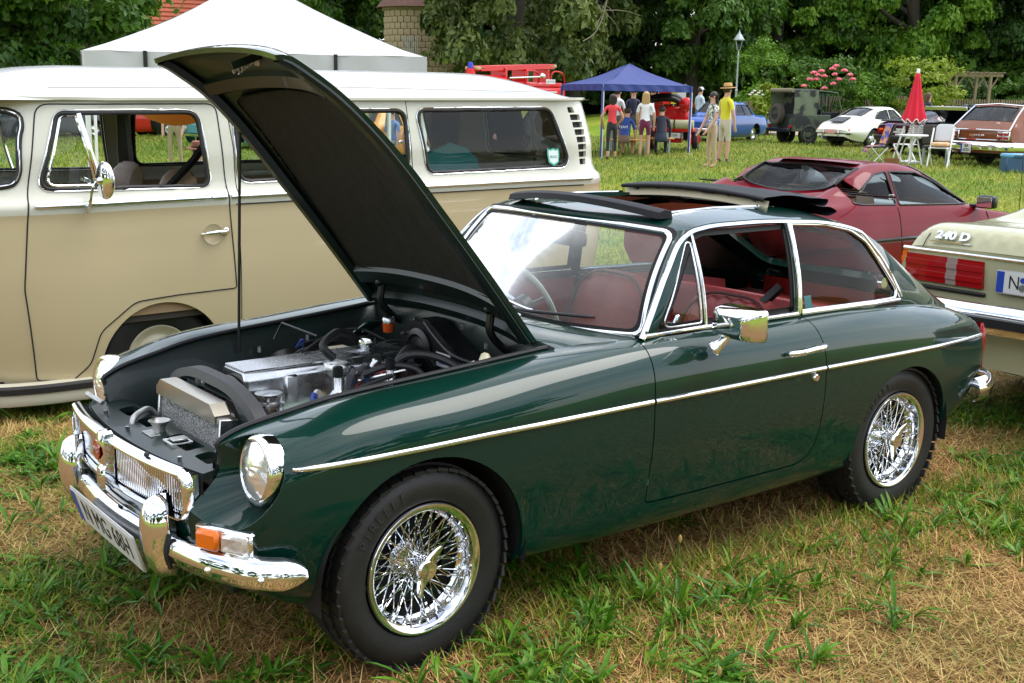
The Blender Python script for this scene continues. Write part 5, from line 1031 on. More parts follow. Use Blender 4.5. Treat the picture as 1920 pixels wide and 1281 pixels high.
# ---- red mid-engined coupe behind the green one
RED = mat('wine_red_paint', (.16, .0012, .008), .35, coat=.4, spec=.08, rvar=(2, .04))
fst = [(-.98, .36, .60, .45, .66, .52, .62, .54, .50, .55, .10), (-.85, .26, .74, .45, .80, .58, .76, .60, .62, .62, .04), (-.4, .2, .82, .48, .86, .66, .80, .675, .62, .69), (.0, .19, .83, .5, .87, .72, .80, .735, .62, .75), (.42, .18, .83, .5, .87, .775, .80, .785, .63, .80), (.50, .18, .83, .5, .87, .785, .80, .80, .64, .81, .06), (.95, .18, .83, .5, .87, .82, .79, 1.03, .575, 1.055, .05), (1.22, .18, .83, .5, .87, .83, .79, 1.135, .55, 1.165), (1.5, .18, .83, .5, .87, .84, .79, 1.165, .56, 1.195), (1.78, .18, .83, .5, .87, .85, .79, 1.145, .57, 1.18), (1.86, .18, .83, .5, .87, .852, .79, 1.13, .575, 1.15), (2.1, .19, .83, .5, .88, .86, .79, 1.06, .59, .99), (2.2, .19, .83, .5, .88, .862, .79, 1.03, .60, .925), (2.5, .2, .83, .5, .88, .865, .79, .945, .63, .895), (2.85, .22, .82, .5, .88, .86, .78, .89, .66, .885), (3.1, .28, .80, .5, .86, .84, .76, .86, .66, .865), (3.2, .34, .78, .5, .84, .78, .74, .80, .64, .80, -.03)]
fier, fS = gen_car('sports_car', 'wine red wedge-shaped sports car with black roof panel, parked behind the green coupe', (8.30, 2.96, -.03), 92, fst, RED, (0, 2.37), .31,
 windows=[rpoly([(.60, .835), (1.66, .865), (1.60, 1.125), (1.22, 1.11), (.98, 1.03)], [.02, .02, .02, .06, .04], 5), rpoly([(1.70, .868), (2.14, .885), (2.24, .90), (1.80, 1.105), (1.64, 1.125)], [.02, .05, .03, .06, .02], 5)], shield=(.47, 1.2, .56, 1.2, .62, .5), back=(2.17, 1.84, 2.14, 1.87, .50, .50), track=.72, holes=5, gl=glass('light_glass', (.92, .96, .94), 1.25))
trim(fS, fier, 'side_moulding', [(-.7, .56), (.4, .59), (1.2, .60), (2.0, .60), (3.0, .60)], .016, BLACK, off=.0)
trim(fS, fier, 'door_seam', [(1.69, .85), (1.70, .6), (1.66, .3)], .0035, MATT, off=0); trim(fS, fier, 'door_seam', [(.46, .77), (.44, .6), (.50, .3)], .0035, MATT, off=0)
MB().grid(np.array([[(x, y, 1.192+.03*(x-1.2)+.012*(1-(y/.42)**2)-.03) for y in np.linspace(-.42, .42, 7)] for x in np.linspace(1.18, 1.86, 5)]), flip=True).build('roof_panel', mat('roof_glass_black', (.006, .006, .008), .08, coat=1), fier, 180)
for s in (-1, 1):
    m_ = bpy.data.objects.new('door_mirror', None); link(m_, fier); V, F = pad((.60, s*.90, .86), (.08, .17, .11)); MB().add(V, F).build('mirror_shell', BLACK, m_, 180); MB().box((.645, s*.90, .86), (.004, .14, .085), None, .001).build('mirror_glass', REFLECT, m_); MB().box((.60, s*.80, .82), (.07, .10, .03), None, .008).build('mirror_foot', BLACK, m_)
MB().cyl((-.25, .70, .69), (-.22, .70, 1.25), .003, n=5).build('aerial', BLACK, fier); text_mesh('quarter_lettering', 'GT', .06, WHITEPLATE, fier, (1.74, .757, .93), (-1, 0, 0), (0, -.15, 1), .001)
cabin(fier, (1.35,), .5, .35, mat('tan_seat', (.28, .15, .07), .6), .62); MB().box((.75, 0, .72), (.35, 1.3, .16), None, .04).build('dashboard', mat('grey_dash', (.22, .26, .28), .6), fier); MB().box((1.95, 0, .55), (.1, 1.3, .5), rotm(0, .25, 0), .02).build('rear_bulkhead', DARKIN, fier)
# ---- pale green saloon at the right edge
SAGE = mat('pale_sage_paint', (.41, .40, .245), .32, coat=.9, rvar=(2, .05))
wst = [(-.85, .42, .70, .55, .80, .68, .76, .72, .6, .74, .05), (-.76, .3, .80, .55, .86, .76, .80, .80, .66, .82, .03), (-.3, .22, .82, .55, .885, .84, .84, .88, .68, .91), (.5, .2, .82, .55, .893, .90, .85, .93, .68, .96), (.72, .2, .82, .55, .893, .92, .85, .96, .68, .99, .08), (1.3, .2, .82, .55, .893, .93, .85, 1.36, .60, 1.42, .05), (1.9, .2, .82, .55, .893, .935, .85, 1.39, .61, 1.44), (2.45, .2, .82, .55, .893, .935, .85, 1.35, .60, 1.41, -.03), (2.98, .2, .82, .55, .893, .935, .84, 1.0, .68, 1.03, -.06), (3.07, .2, .82, .55, .893, .93, .84, .968, .73, .985, -.04), (3.55, .24, .81, .55, .885, .91, .825, .95, .73, .965), (3.76, .29, .80, .56, .875, .90, .81, .95, .73, .968, -.02), (3.82, .27, .79, .58, .865, .875, .80, .925, .725, .945, -.03), (3.88, .28, .78, .6, .855, .835, .79, .85, .715, .858, -.03)]
sal, sS = gen_car('saloon', 'pale sage green saloon with wide red tail lamps, at the right edge of the picture', (7.66, -.60, 0.06), 91, wst, SAGE, (0, 2.795), .315, windows=[rpoly([(.95, .955), (1.82, .955), (1.82, 1.35), (1.32, 1.34)], .03, 5), rpoly([(1.88, .955), (2.55, .955), (2.62, 1.10), (2.42, 1.33), (1.88, 1.35)], .03, 5)], shield=(.66, 1.24, .82, 1.3, .66, .52), back=(3.02, 2.5, 2.96, 2.46, .60, .50), track=.72, cap=SAGE, rim=CHROME, step=.05)
for s in (-1, 1):
    tl = bpy.data.objects.new('tail_lamp', None); link(tl, sal)
    for y0, y1, m_ in ((.80, .86, AMBER), (.555, .80, REDLENS), (.495, .555, mat('clear_tail', (.30, .22, .20), .15, coat=1)), (.345, .495, REDLENS)):
        lay = MB(); n_ = 3
        for k in range(5):
            z0 = .665+k*.028; lay.box((3.885-(.05 if y0 >= .8 else 0), s*(y0+y1)/2, z0+.014), (.035+(.014 if k % 2 else 0), y1-y0, .0279))
        lay.build('lens_block', m_, tl)
    MB().box((3.885, s*.59, .634), (.03, .52, .02), None, .006).build('lamp_trim', BLACK, tl)
MB().tube(path([(3.885, -.83, .828), (3.90, -.4, .832), (3.905, 0, .833), (3.90, .4, .832), (3.885, .83, .828)], 24), .010, 8).build('boot_strip', CHROME, sal)
MB().tube(path([(3.72, -.70, .955), (3.86, -.705, .90), (3.905, -.705, .845)], 12), .003, 5).build('boot_seam', MATT, sal, mirror=True)
pw = bpy.data.objects.new('number_plate', None); link(pw, sal); plate(pw, (3.915, 0, .72), (0, 1, 0), (0, 0, 1), .52, .11, 'C 240H', .095, True, .0, .86, .075); text_mesh('plate_lettering', 'N', .095, INK, pw, (3.9172, -.165, .72), (0, 1, 0), (0, 0, 1), .001, squash=.86)
MB().cyl((3.918, -.118, .74), (3.921, -.118, .74), .014, n=14).build('plate_seal', BLUEPLATE, pw); MB().cyl((3.918, -.118, .702), (3.921, -.118, .702), .017, n=14).build('plate_seal', STEEL, pw)
text_mesh('boot_lettering', '240 D', .062, CHROME, sal, (3.874, -.55, .912), (0, 1, 0), (-.62, 0, 1), .012, bold=.003, squash=1.25); MB().box((3.893, -.55, .882), (.008, .24, .006)).build('lettering_bar', CHROME, sal)
p = path([(2.9, -.905, .53), (3.6, -.90, .53), (3.88, -.86, .53), (3.97, -.70, .53), (3.99, 0, .53)], 36); MB().grid(bumper(p, [(-.02, -.06), (.02, -.065), (.035, -.03), (.036, .0), (.03, .04), (.01, .075), (-.02, .078)])).build('rear_bumper', CHROME, sal, 60, mirror=True); MB().grid(bumper(p, [(.03, -.032), (.042, -.026), (.043, .016), (.03, .022)])).build('bumper_rubber', BLACK, sal, 40, mirror=True)
MB().tube(path([(3.9, -.55, .27), (4.0, -.55, .25)], 6), .03, 10).build('exhaust', DULL, sal); cabin(sal, (1.5, 2.3), .5, .5)
# ---- row of parked cars beyond the meadow
WHITEP = mat('white_paint', (.78, .78, .70), .3, coat=1)
nst = [(-.85, .42, .50, .5, .55, .58, .50, .62, .35, .63, .12), (-.6, .26, .66, .48, .76, .70, .66, .68, .45, .70), (0, .2, .70, .5, .80, .80, .68, .74, .5, .75), (.45, .2, .72, .5, .80, .84, .72, .80, .55, .83), (.55, .2, .72, .5, .80, .85, .73, .84, .57, .87, .08), (1.05, .2, .73, .5, .80, .87, .74, 1.22, .52, 1.28, .04), (1.5, .2, .73, .5, .80, .88, .74, 1.26, .54, 1.31), (2.0, .2, .73, .5, .81, .88, .74, 1.18, .53, 1.25), (2.4, .22, .73, .5, .83, .87, .745, 1.02, .53, 1.10), (2.8, .25, .72, .5, .83, .82, .71, .88, .50, .94), (3.1, .30, .66, .5, .78, .74, .64, .77, .46, .80), (3.25, .36, .60, .5, .72, .64, .58, .66, .42, .68, -.06), (3.32, .40, .55, .5, .66, .57, .54, .58, .4, .59, -.08)]
def back_loc(u, d, heading, back, side_=0.): # location of the front axle so that the tail centre sits at bearing u, distance d
    p_ = at(u, d); f = np.array([math.sin(R_(heading)), math.cos(R_(heading))]); q = p_[:2]+f*back; return (q[0], q[1], float(gz(p_[0], p_[1])))
nin, nS = gen_car('rear_engine_coupe', 'white rear-engined sports coupe parked between the camouflaged jeep and dark maroon coupe', back_loc(1556, 37.5, 94, 3.3), 94, nst, WHITEP, (0, 2.27), .305, windows=[rpoly([(.80, .895), (1.45, .90), (1.45, 1.22), (1.12, 1.20)], .03, 5), rpoly([(1.50, .90), (2.22, .93), (1.95, 1.14), (1.50, 1.22)], .04, 5)], shield=(.47, 1.02, .6, 1.06, .6, .48), back=(2.62, 1.95, 2.55, 1.98, .45, .46), track=.67, holes=5, gl=GLASSD, ri=.18)
lampbox(nin, 'tail_lamp', (3.27, -.56, .56), (.05, .22, .09), AMBER); lampbox(nin, 'bumper_bar', (3.31, -.42, .46), (.06, .62, .05), BLACK); lampbox(nin, 'overrider', (3.39, -.30, .48), (.05, .06, .16), CHROME)
pq = bpy.data.objects.new('number_plate', None); link(pq, nin); MB().box((3.42, 0, .52), (.01, .34, .11), None, .003).build('plate_face', mat('pale_red_plate', (.7, .3, .3), .4), pq); MB().box((2.98, 0, .90), (.45, .55, .01), rotm(0, .33, 0)).build('engine_grille', BLACK, nin); cabin(nin, (1.4,), .4, .4)
MARO = mat('dark_maroon_paint', (.045, .008, .022), .3, coat=1)
mst = [(-.88, .36, .6, .45, .70, .56, .66, .58, .5, .59, .1), (-.7, .24, .74, .46, .82, .68, .76, .68, .6, .70), (0, .2, .78, .5, .86, .80, .78, .78, .62, .80), (.45, .19, .78, .5, .86, .84, .79, .84, .62, .87), (.52, .19, .78, .5, .86, .85, .79, .86, .63, .89, .06), (1.1, .19, .78, .5, .86, .87, .78, 1.19, .54, 1.24, .04), (1.5, .19, .78, .5, .86, .88, .78, 1.23, .55, 1.27), (2.0, .2, .78, .5, .87, .89, .78, 1.17, .56, 1.23), (2.6, .22, .78, .5, .88, .90, .77, 1.0, .60, 1.08), (3.0, .26, .77, .5, .86, .90, .75, .92, .66, .955), (3.15, .30, .76, .5, .84, .86, .74, .88, .66, .90, -.03), (3.22, .34, .74, .52, .81, .80, .72, .82, .65, .83, -.04)]
mar, mS = gen_car('hatchback_coupe', 'dark maroon coupe with black rear spoiler beside the white sports coupe', back_loc(1682, 33, 97, 3.2), 97, mst, MARO, (0, 2.4), .305, windows=[rpoly([(.80, .905), (1.62, .905), (1.58, 1.19), (1.12, 1.17)], .03, 5), rpoly([(1.68, .91), (2.4, .94), (2.1, 1.10), (1.65, 1.18)], .04, 5)], shield=(.47, 1.06, .58, 1.1, .64, .5), back=(2.88, 1.75, 2.82, 1.8, .56, .5), track=.72, holes=6, gl=GLASSD)
for s in (-1, 1): MB().box((3.22, s*.56, .68), (.06, .34, .12), None, .01).build('tail_lamp', REDLENS, mar); MB().box((3.245, s*.60, .71), (.04, .13, .05), None, .005).build('indicator', AMBER, mar)
MB().box((3.05, 0, .955), (.26, 1.42, .035), rotm(0, .12, 0), .014).build('spoiler', BLACK, mar); MB().box((3.25, 0, .48), (.12, 1.62, .16), None, .04).build('rear_bumper', BLACK, mar); pq = bpy.data.objects.new('number_plate', None); link(pq, mar); plate(pq, (3.27, 0, .68), (0, 1, 0), (0, 0, 1), .52, .11, 'N PC 88H', .09)
# black saloon with its boot lid up
BLKP = mat('black_paint', (.006, .007, .009), .3, coat=1)
bsal, bS = gen_car('open_boot_saloon', 'black saloon with raised boot lid between the maroon coupe and brown estate', back_loc(1762, 30.5, 99, 3.6), 99, [(r[0]*.93,)+r[1:] for r in wst], BLKP, (0, 2.6), .305, windows=[rpoly([(.95, .955), (1.68, .955), (1.68, 1.35), (1.25, 1.33)], .03, 5), rpoly([(1.74, .955), (2.36, .955), (2.24, 1.33), (1.74, 1.35)], .03, 5)], shield=(.62, 1.16, .76, 1.2, .66, .52), back=(2.82, 2.33, 2.76, 2.29, .60, .50), track=.70, gl=GLASSD)
bl = bpy.data.objects.new('boot_lid', None); link(bl, bsal); MB().box((3.12, 0, 1.20), (.80, 1.34, .03), rotm(0, -.42, 0), .012).build('lid_skin', BLKP, bl); MB().box((3.53, 0, 1.32), (.04, 1.34, .10), rotm(0, .2, 0), .01).build('lid_edge', STEEL, bl); MB().box((3.30, 0, .945), (.62, 1.2, .02)).build('boot_opening', MATT, bsal); MB().box((3.63, 0, .60), (.05, 1.7, .10), None, .02).build('rear_bumper', CHROME, bsal)
for s in (-1, 1): MB().box((3.60, s*.62, .75), (.03, .34, .13), None, .008).build('tail_lamp', REDLENS, bsal); MB().cyl((2.85, s*.6, .95), (3.2, s*.6, 1.22), .012, n=6).build('lid_strut', STEEL, bl)
# brown estate
BRWN = mat('copper_brown_paint', (.20, .062, .024), .32, coat=1)
est = [(-.95, .40, .85, .55, .92, .74, .88, .76, .7, .78, .06), (-.8, .3, .90, .55, .97, .80, .90, .82, .74, .84), (.2, .24, .92, .55, 1.0, .86, .93, .90, .76, .93), (.85, .22, .92, .55, 1.0, .88, .93, .93, .76, .96), (.95, .22, .92, .55, 1.0, .90, .93, .97, .76, 1.0, .08), (1.5, .22, .92, .55, 1.0, .91, .92, 1.37, .68, 1.42, .05), (2.4, .22, .92, .55, 1.0, .92, .92, 1.41, .70, 1.46), (3.3, .24, .92, .55, 1.0, .92, .92, 1.40, .70, 1.45), (3.72, .26, .92, .55, .99, .92, .91, 1.35, .71, 1.40, -.04), (3.85, .27, .92, .55, .99, .92, .90, 1.24, .74, 1.27, -.05), (4.12, .30, .91, .55, .98, .91, .89, .98, .80, .99, -.05), (4.2, .32, .90, .55, .97, .86, .88, .90, .80, .91, -.03), (4.26, .36, .89, .56, .96, .80, .87, .83, .80, .84, -.02)]
esc, eS = gen_car('estate_car', 'copper brown estate with chrome tailgate trim behind the white garden chairs', back_loc(1830, 27.6, 102, 4.3), 102, est, BRWN, (0, 3.1), .335, windows=[rpoly([(1.2, .96), (2.0, .96), (2.0, 1.36), (1.52, 1.35)], .04, 5), rpoly([(2.1, .96), (2.85, .96), (2.85, 1.38), (2.1, 1.38)], .04, 5), rpoly([(2.98, .96), (3.84, .96), (3.70, 1.32), (2.98, 1.36)], .05, 5)], shield=(.86, 1.42, 1.02, 1.5, .76, .6), back=(4.10, 3.76, 4.07, 3.76, .74, .66), track=.80, gl=glass('pale_glass', (.75, .9, .88)), cap=CHROME)
trim(eS, esc, 'sill_strip', [(.4, .42), (2.0, .42), (2.7, .42)], .018, CHROME); 
for s in (-1, 1):
    MB().tube(path([(3.70, s*.715, 1.40), (3.9, s*.76, 1.22), (4.15, s*.83, .97), (4.27, s*.87, .86)], 16), .018, 6).build('pillar_trim', CHROME, esc)
    MB().box((4.29, s*.74, .735), (.04, .36, .20), None, .012).build('lamp_surround', CHROME, esc)
    for k in range(2):
        for j in range(2): MB().box((4.312, s*(.66+.16*j), .69+.085*k), (.02, .135, .055), None, .006).build('tail_lamp', REDLENS, esc)
MB().tube([(3.70, -.70, 1.415), (3.69, 0, 1.455), (3.70, .70, 1.415)], .018, 6).build('roof_trim', CHROME, esc); MB().tube([(4.28, -.86, .86), (4.32, 0, .87), (4.28, .86, .86)], .014, 6).build('gate_trim', CHROME, esc); MB().tube([(4.29, -.56, .64), (4.33, 0, .64), (4.29, .56, .64)], .012, 6).build('gate_trim', CHROME, esc)
text_mesh('gate_lettering', 'CHRYSLER', .06, CHROME, esc, (4.325, 0, .735), (0, 1, 0), (0, 0, 1), .006, squash=1.6); MB().box((4.24, .50, 1.02), (.02, .10, .02), None, .005).build('gate_handle', CHROME, esc)
p = path([(3.9, -1.0, .50), (4.2, -.99, .50), (4.36, -.9, .50), (4.42, -.4, .50), (4.43, 0, .50)], 26); MB().grid(bumper(p, [(-.03, -.09), (.02, -.09), (.035, -.02), (.03, .05), (-.02, .09)])).build('rear_bumper', CHROME, esc, 50, mirror=True)
pq = bpy.data.objects.new('number_plate', None); link(pq, esc); MB().box((4.475, -.15, .44), (.012, .30, .21), None, .004).build('plate_face', WHITEPLATE, pq); MB().box((4.478, -.28, .44), (.012, .04, .20)).build('plate_band', BLUEPLATE, pq); text_mesh('plate_letters', 'BA', .10, INK, pq, (4.483, -.13, .49), (0, 1, 0), (0, 0, 1), .001, bold=.002); text_mesh('plate_digits', '672H', .09, INK, pq, (4.483, -.135, .395), (0, 1, 0), (0, 0, 1), .001, bold=.002)
MB().cyl((4.45, -.42, .33), (4.60, -.42, .36), .02, n=8).build('tow_ball', DULL, esc); cabin(esc, (1.9, 2.8), .55, .5)
# ---- plain saloons glimpsed through the bus, and the blue one by the tent
def saloon(name, label, loc, heading, paint, k=1.0, gl=None, rim=None):
    c, s_ = gen_car(name, label, loc, heading, [(r[0]*.9*k,)+tuple(v*k for v in r[1:10])+r[10:] for r in wst], paint, (0, 2.5*k), .30, windows=[rpoly([(.92*k, .965*k), (1.64*k, .965*k), (1.64*k, 1.35*k), (1.22*k, 1.33*k)], .03, 4), rpoly([(1.70*k, .965*k), (2.28*k, .965*k), (2.16*k, 1.33*k), (1.70*k, 1.35*k)], .03, 4)], shield=(.6*k, 1.12*k, .74*k, 1.17*k, .62*k, .5*k), back=(2.72*k, 2.25*k, 2.66*k, 2.21*k, .58*k, .48*k), track=.68*k, gl=gl or GLASS, step=.12, cap=CHROME, rim=rim)
    for s in (-1, 1): MB().box((3.49*k, s*.60*k, .70*k), (.04, .26*k, .12*k), None, .01).build('tail_lamp', REDLENS, c); MB().lathe([(.085, .0), (.08, .03), (0, .045)], (-.80*k, s*.58*k, .62*k), (-1, 0, 0), 16).build('headlamp', LENS, c)
    for x in (-.86*k, 3.52*k): MB().box((x, 0, .47*k), (.07, 1.62*k, .09), None, .03).build('bumper', CHROME, c)
    cabin(c, (1.35*k, 2.1*k), .45, .45); return c
MAUV = mat('mauve_brown_paint', (.34, .14, .12), .3, coat=1); mv = saloon('brown_coupe', 'mauve brown car with round tail lamps, seen through the rear bus window', back_loc(1020, 27, 352, 3.3), 352, MAUV, 1.04)
pq = bpy.data.objects.new('number_plate', None); link(pq, mv); plate(pq, (3.68, 0, .70), (0, 1, 0), (0, 0, 1), .52, .11, 'N L 1972H', .09)
saloon('orange_car', 'orange yellow car with its driver, seen through the middle bus window', tuple(at(622, 30)), 250, mat('orange_paint', (.62, .25, .02), .3, coat=1)); saloon('red_saloon', 'bright red saloon far off, seen through the bus cab window', tuple(at(150, 44)), 262, mat('red_paint', (.42, .02, .012), .3, coat=1), 1.05); saloon('black_saloon', 'black saloon far behind the strolling man, seen through the bus', tuple(at(290, 46)), 268, BLKP, 1.05); saloon('grey_saloon', 'grey saloon seen through the bus quarter window', tuple(at(10, 42)), 265, mat('grey_paint', (.12, .12, .13), .3, coat=1), 1.05)
saloon('turquoise_car', 'turquoise car seen through the bus windscreen at the left edge', tuple(at(-150, 40)), 262, mat('turquoise_paint', (.10, .36, .42), .3, coat=1)); saloon('teal_saloon', 'pale teal saloon behind the orange awning, through the middle bus window', tuple(at(400, 36)), 265, mat('teal_paint', (.10, .30, .34), .3, coat=1))
BLUEP = mat('bright_blue_paint', (.02, .09, .36), .3, coat=1); saloon('blue_saloon', 'bright blue small saloon parked behind the blue tent', tuple(at(1312, 40.5)), 255, BLUEP, .95)
# ================================================================ ground, grass, trees
def vnoise(x, y, sc, seed=0):
    """smooth value noise in 0..1"""
    x = np.asarray(x, float)*sc+seed*17.31; y = np.asarray(y, float)*sc+seed*9.17; xi = np.floor(x); yi = np.floor(y); fx = x-xi; fy = y-yi; fx = fx*fx*(3-2*fx); fy = fy*fy*(3-2*fy)
    def h(a, b): v = np.sin(a*127.1+b*311.7+seed*7.7)*43758.5453; return v-np.floor(v)
    return (h(xi, yi)*(1-fx)+h(xi+1, yi)*fx)*(1-fy)+(h(xi, yi+1)*(1-fx)+h(xi+1, yi+1)*fx)*fy
def greenness(x, y): return .45*vnoise(x, y, .55, 1)+.35*vnoise(x, y, 1.7, 2)+.2*vnoise(x, y, 5., 3)
def fast_mesh(name, V, tri, m, smooth=True):
    me = bpy.data.meshes.new(name); V = np.asarray(V, np.float32).reshape(-1, 3); tri = np.asarray(tri, np.int32).reshape(-1, 3); me.vertices.add(len(V)); me.vertices.foreach_set('co', V.ravel())
    me.loops.add(tri.size); me.loops.foreach_set('vertex_index', tri.ravel()); me.polygons.add(len(tri)); me.polygons.foreach_set('loop_start', np.arange(0, tri.size, 3, dtype=np.int32)); me.polygons.foreach_set('loop_total', np.full(len(tri), 3, np.int32))
    if smooth: me.polygons.foreach_set('use_smooth', np.ones(len(tri), bool))
    for q in (m if isinstance(m, list) else [m]): me.materials.append(q)
    me.update(calc_edges=True); return me
def gmat():
    m = bpy.data.materials.new('meadow_ground'); m.use_nodes = True; t = m.node_tree; b = t.nodes['Principled BSDF']; b.inputs['Roughness'].default_value = .95; b.inputs['Specular IOR Level'].default_value = .15
    tcn = t.nodes.new('ShaderNodeTexCoord')
    def N(sc, det=5): n = t.nodes.new('ShaderNodeTexNoise'); n.inputs['Scale'].default_value = sc; n.inputs['Detail'].default_value = det; n.inputs['Roughness'].default_value = .65; t.links.new(tcn.outputs['Object'], n.inputs['Vector']); return n
    def ramp(n, stops):
        r = t.nodes.new('ShaderNodeValToRGB'); e = r.color_ramp.elements
        while len(e) < len(stops): e.new(.5)
        for el, (p_, c) in zip(e, stops): el.position = p_; el.color = (*c, 1)
        t.links.new(n.outputs['Fac'], r.inputs[0]); return r
    r1 = ramp(N(38, 6), [(.34, (.04, .021, .008)), (.50, (.19, .102, .036)), (.64, (.39, .25, .095))])          # soil and dry thatch close up
    r2 = ramp(N(9, 6), [(.30, (.07, .15, .008)), (.52, (.18, .27, .022)), (.70, (.42, .37, .11))])             # short turf seen from afar
    cd = t.nodes.new('ShaderNodeSeparateXYZ'); t.links.new(tcn.outputs['Object'], cd.inputs[0]); 
    ln = t.nodes.new('ShaderNodeVectorMath'); ln.operation = 'LENGTH'; t.links.new(tcn.outputs['Object'], ln.inputs[0]); mr = t.nodes.new('ShaderNodeMapRange'); mr.inputs[1].default_value = 5; mr.inputs[2].default_value = 10; t.links.new(ln.outputs['Value'], mr.inputs[0])
    r3 = ramp(N(.42, 5), [(.40, (.72, .85, .6)), (.60, (1.35, 1.08, 1.1))]); mx2 = t.nodes.new('ShaderNodeMixRGB'); mx2.blend_type = 'MULTIPLY'; mx2.inputs[0].default_value = 1; t.links.new(r2.outputs[0], mx2.inputs[1]); t.links.new(r3.outputs[0], mx2.inputs[2])
    mx = t.nodes.new('ShaderNodeMixRGB'); t.links.new(mr.outputs[0], mx.inputs[0]); t.links.new(r1.outputs[0], mx.inputs[1]); t.links.new(mx2.outputs[0], mx.inputs[2]); t.links.new(mx.outputs[0], b.inputs['Base Color'])
    bm_ = t.nodes.new('ShaderNodeBump'); bm_.inputs['Strength'].default_value = .7; bm_.inputs['Distance'].default_value = .03; t.links.new(N(45).outputs['Fac'], bm_.inputs['Height']); t.links.new(bm_.outputs[0], b.inputs['Normal']); return m
# ground sheet: fine by the camera, coarse to the horizon
ga = np.concatenate([[-900, -400, -150, -70], np.arange(-40, -6, 3.), np.arange(-6, 12, .15), np.arange(12, 60, 1.5), np.arange(60, 130, 7.), [150, 250, 500, 900]])
GX, GY = np.meshgrid(ga, ga, indexing='ij'); GZ = gz(GX, GY)+np.where((abs(GX) < 13) & (abs(GY) < 13), .02*(vnoise(GX, GY, 1.3, 5)-.5)+.012*(vnoise(GX, GY, 4, 6)-.5), 0); n_ = len(ga)
ii = np.arange(n_*n_).reshape(n_, n_); a_, b_, c_, d_ = ii[:-1, :-1].ravel(), ii[1:, :-1].ravel(), ii[1:, 1:].ravel(), ii[:-1, 1:].ravel()
ground = link(bpy.data.objects.new('ground', fast_mesh('ground', np.stack([GX, GY, GZ], -1), np.concatenate([np.stack([a_, b_, c_], 1), np.stack([a_, c_, d_], 1)]), gmat()))); setp(ground, kind='structure')
def gzf(x, y): return gz(x, y)+np.where((abs(x) < 13) & (abs(y) < 13), .02*(vnoise(x, y, 1.3, 5)-.5)+.012*(vnoise(x, y, 4, 6)-.5), 0)
def bladesmat(name, c0, c1, c2, trans=.35, rough=.55):
    m = bpy.data.materials.new(name); m.use_nodes = True; t = m.node_tree; b = t.nodes['Principled BSDF']; o = t.nodes['Material Output']; g = t.nodes.new('ShaderNodeNewGeometry'); r = t.nodes.new('ShaderNodeValToRGB'); e = r.color_ramp.elements; e.new(.5)
    for el, p_, c in zip(e, (0, .5, 1), (c0, c1, c2)): el.position = p_; el.color = (*c, 1)
    t.links.new(g.outputs['Random Per Island'], r.inputs[0]); r0 = r
    tcn = t.nodes.new('ShaderNodeTexCoord'); n = t.nodes.new('ShaderNodeTexNoise'); n.inputs['Scale'].default_value = .55; n.inputs['Detail'].default_value = 5; r2 = t.nodes.new('ShaderNodeValToRGB'); r2.color_ramp.elements[0].position = .38; r2.color_ramp.elements[1].position = .62; r2.color_ramp.elements[0].color = (.66, .80, .55, 1); r2.color_ramp.elements[1].color = (1.3, 1.1, 1.05, 1)
    r = t.nodes.new('ShaderNodeMixRGB'); r.blend_type = 'MULTIPLY'; r.inputs[0].default_value = 1; t.links.new(tcn.outputs['Object'], n.inputs['Vector']); t.links.new(n.outputs['Fac'], r2.inputs[0]); t.links.new(r0.outputs[0], r.inputs[1]); t.links.new(r2.outputs[0], r.inputs[2]); t.links.new(r.outputs[0], b.inputs['Base Color']); b.inputs['Roughness'].default_value = rough; b.inputs['Specular IOR Level'].default_value = .3
    tl = t.nodes.new('ShaderNodeBsdfTranslucent'); t.links.new(r.outputs[0], tl.inputs[0]); mx = t.nodes.new('ShaderNodeMixShader'); mx.inputs[0].default_value = trans; t.links.new(b.outputs[0], mx.inputs[1]); t.links.new(tl.outputs[0], mx.inputs[2]); t.links.new(mx.outputs[0], o.inputs[0]); return m
def blades(x, y, L_, w, lean, curl, name, m, z0=None, flat=.0):
    """grass blades: tapering bent strips of three triangles"""
    n = len(x); az = RNG.uniform(0, 2*PI, n); z = gzf(x, y) if z0 is None else z0; dx, dy = np.cos(az), np.sin(az); px, py = -dy, dx
    ln = lean*RNG.uniform(.4, 1.3, n); c = curl*RNG.uniform(.3, 1.3, n)
    def pt(k, ww): # position along the blade
        h = L_*k; out = L_*(np.sin(ln)*k+c*k*k*.5); up = L_*(np.cos(ln)*k-c*k*k*.35); up = np.maximum(up, .004); return np.stack([x+dx*out+px*ww, y+dy*out+py*ww, z+up], 1)
    P = np.stack([pt(0, -w*.5), pt(0, w*.5), pt(.5, -w*.5), pt(.5, w*.5), pt(1., 0*w)], 1); i = np.arange(n)[:, None]*5
    T_ = np.concatenate([i+[0, 1, 3], i+[0, 3, 2], i+[2, 3, 4]], 0); return link(bpy.data.objects.new(name, fast_mesh(name, P, T_, m)))
def scatter(n, dmin, dmax, umin=-60, umax=1980, power=1.):
    """random spots on the meadow in the field of view"""
    d = dmin+(dmax-dmin)*RNG.uniform(0, 1, n)**power; u = RNG.uniform(umin, umax, n); l = (u-960)/FPX*d; return CAM[0]+d*math.sin(YAW)+l*math.cos(YAW), CAM[1]+d*math.cos(YAW)-l*math.sin(YAW)
def clear(x, y):   # nothing grows through tyres
    k = np.ones(len(x), bool)
    for cx, cy in ((0, -.635), (2.311, -.635), (0, .635), (2.311, .635), (.69, 3.11), (3.09, 3.11)): k &= ~((abs(x-cx) < .16) & (abs(y-cy) < .085))
    return k
GR = bladesmat('grass_green', (.03, .10, .004), (.11, .23, .012), (.32, .38, .035)); DRY = bladesmat('grass_dry', (.17, .085, .026), (.44, .285, .10), (.68, .55, .25), .2, .7); WEED = bladesmat('weed_green', (.025, .11, .006), (.06, .20, .012), (.14, .31, .025), .3, .4)
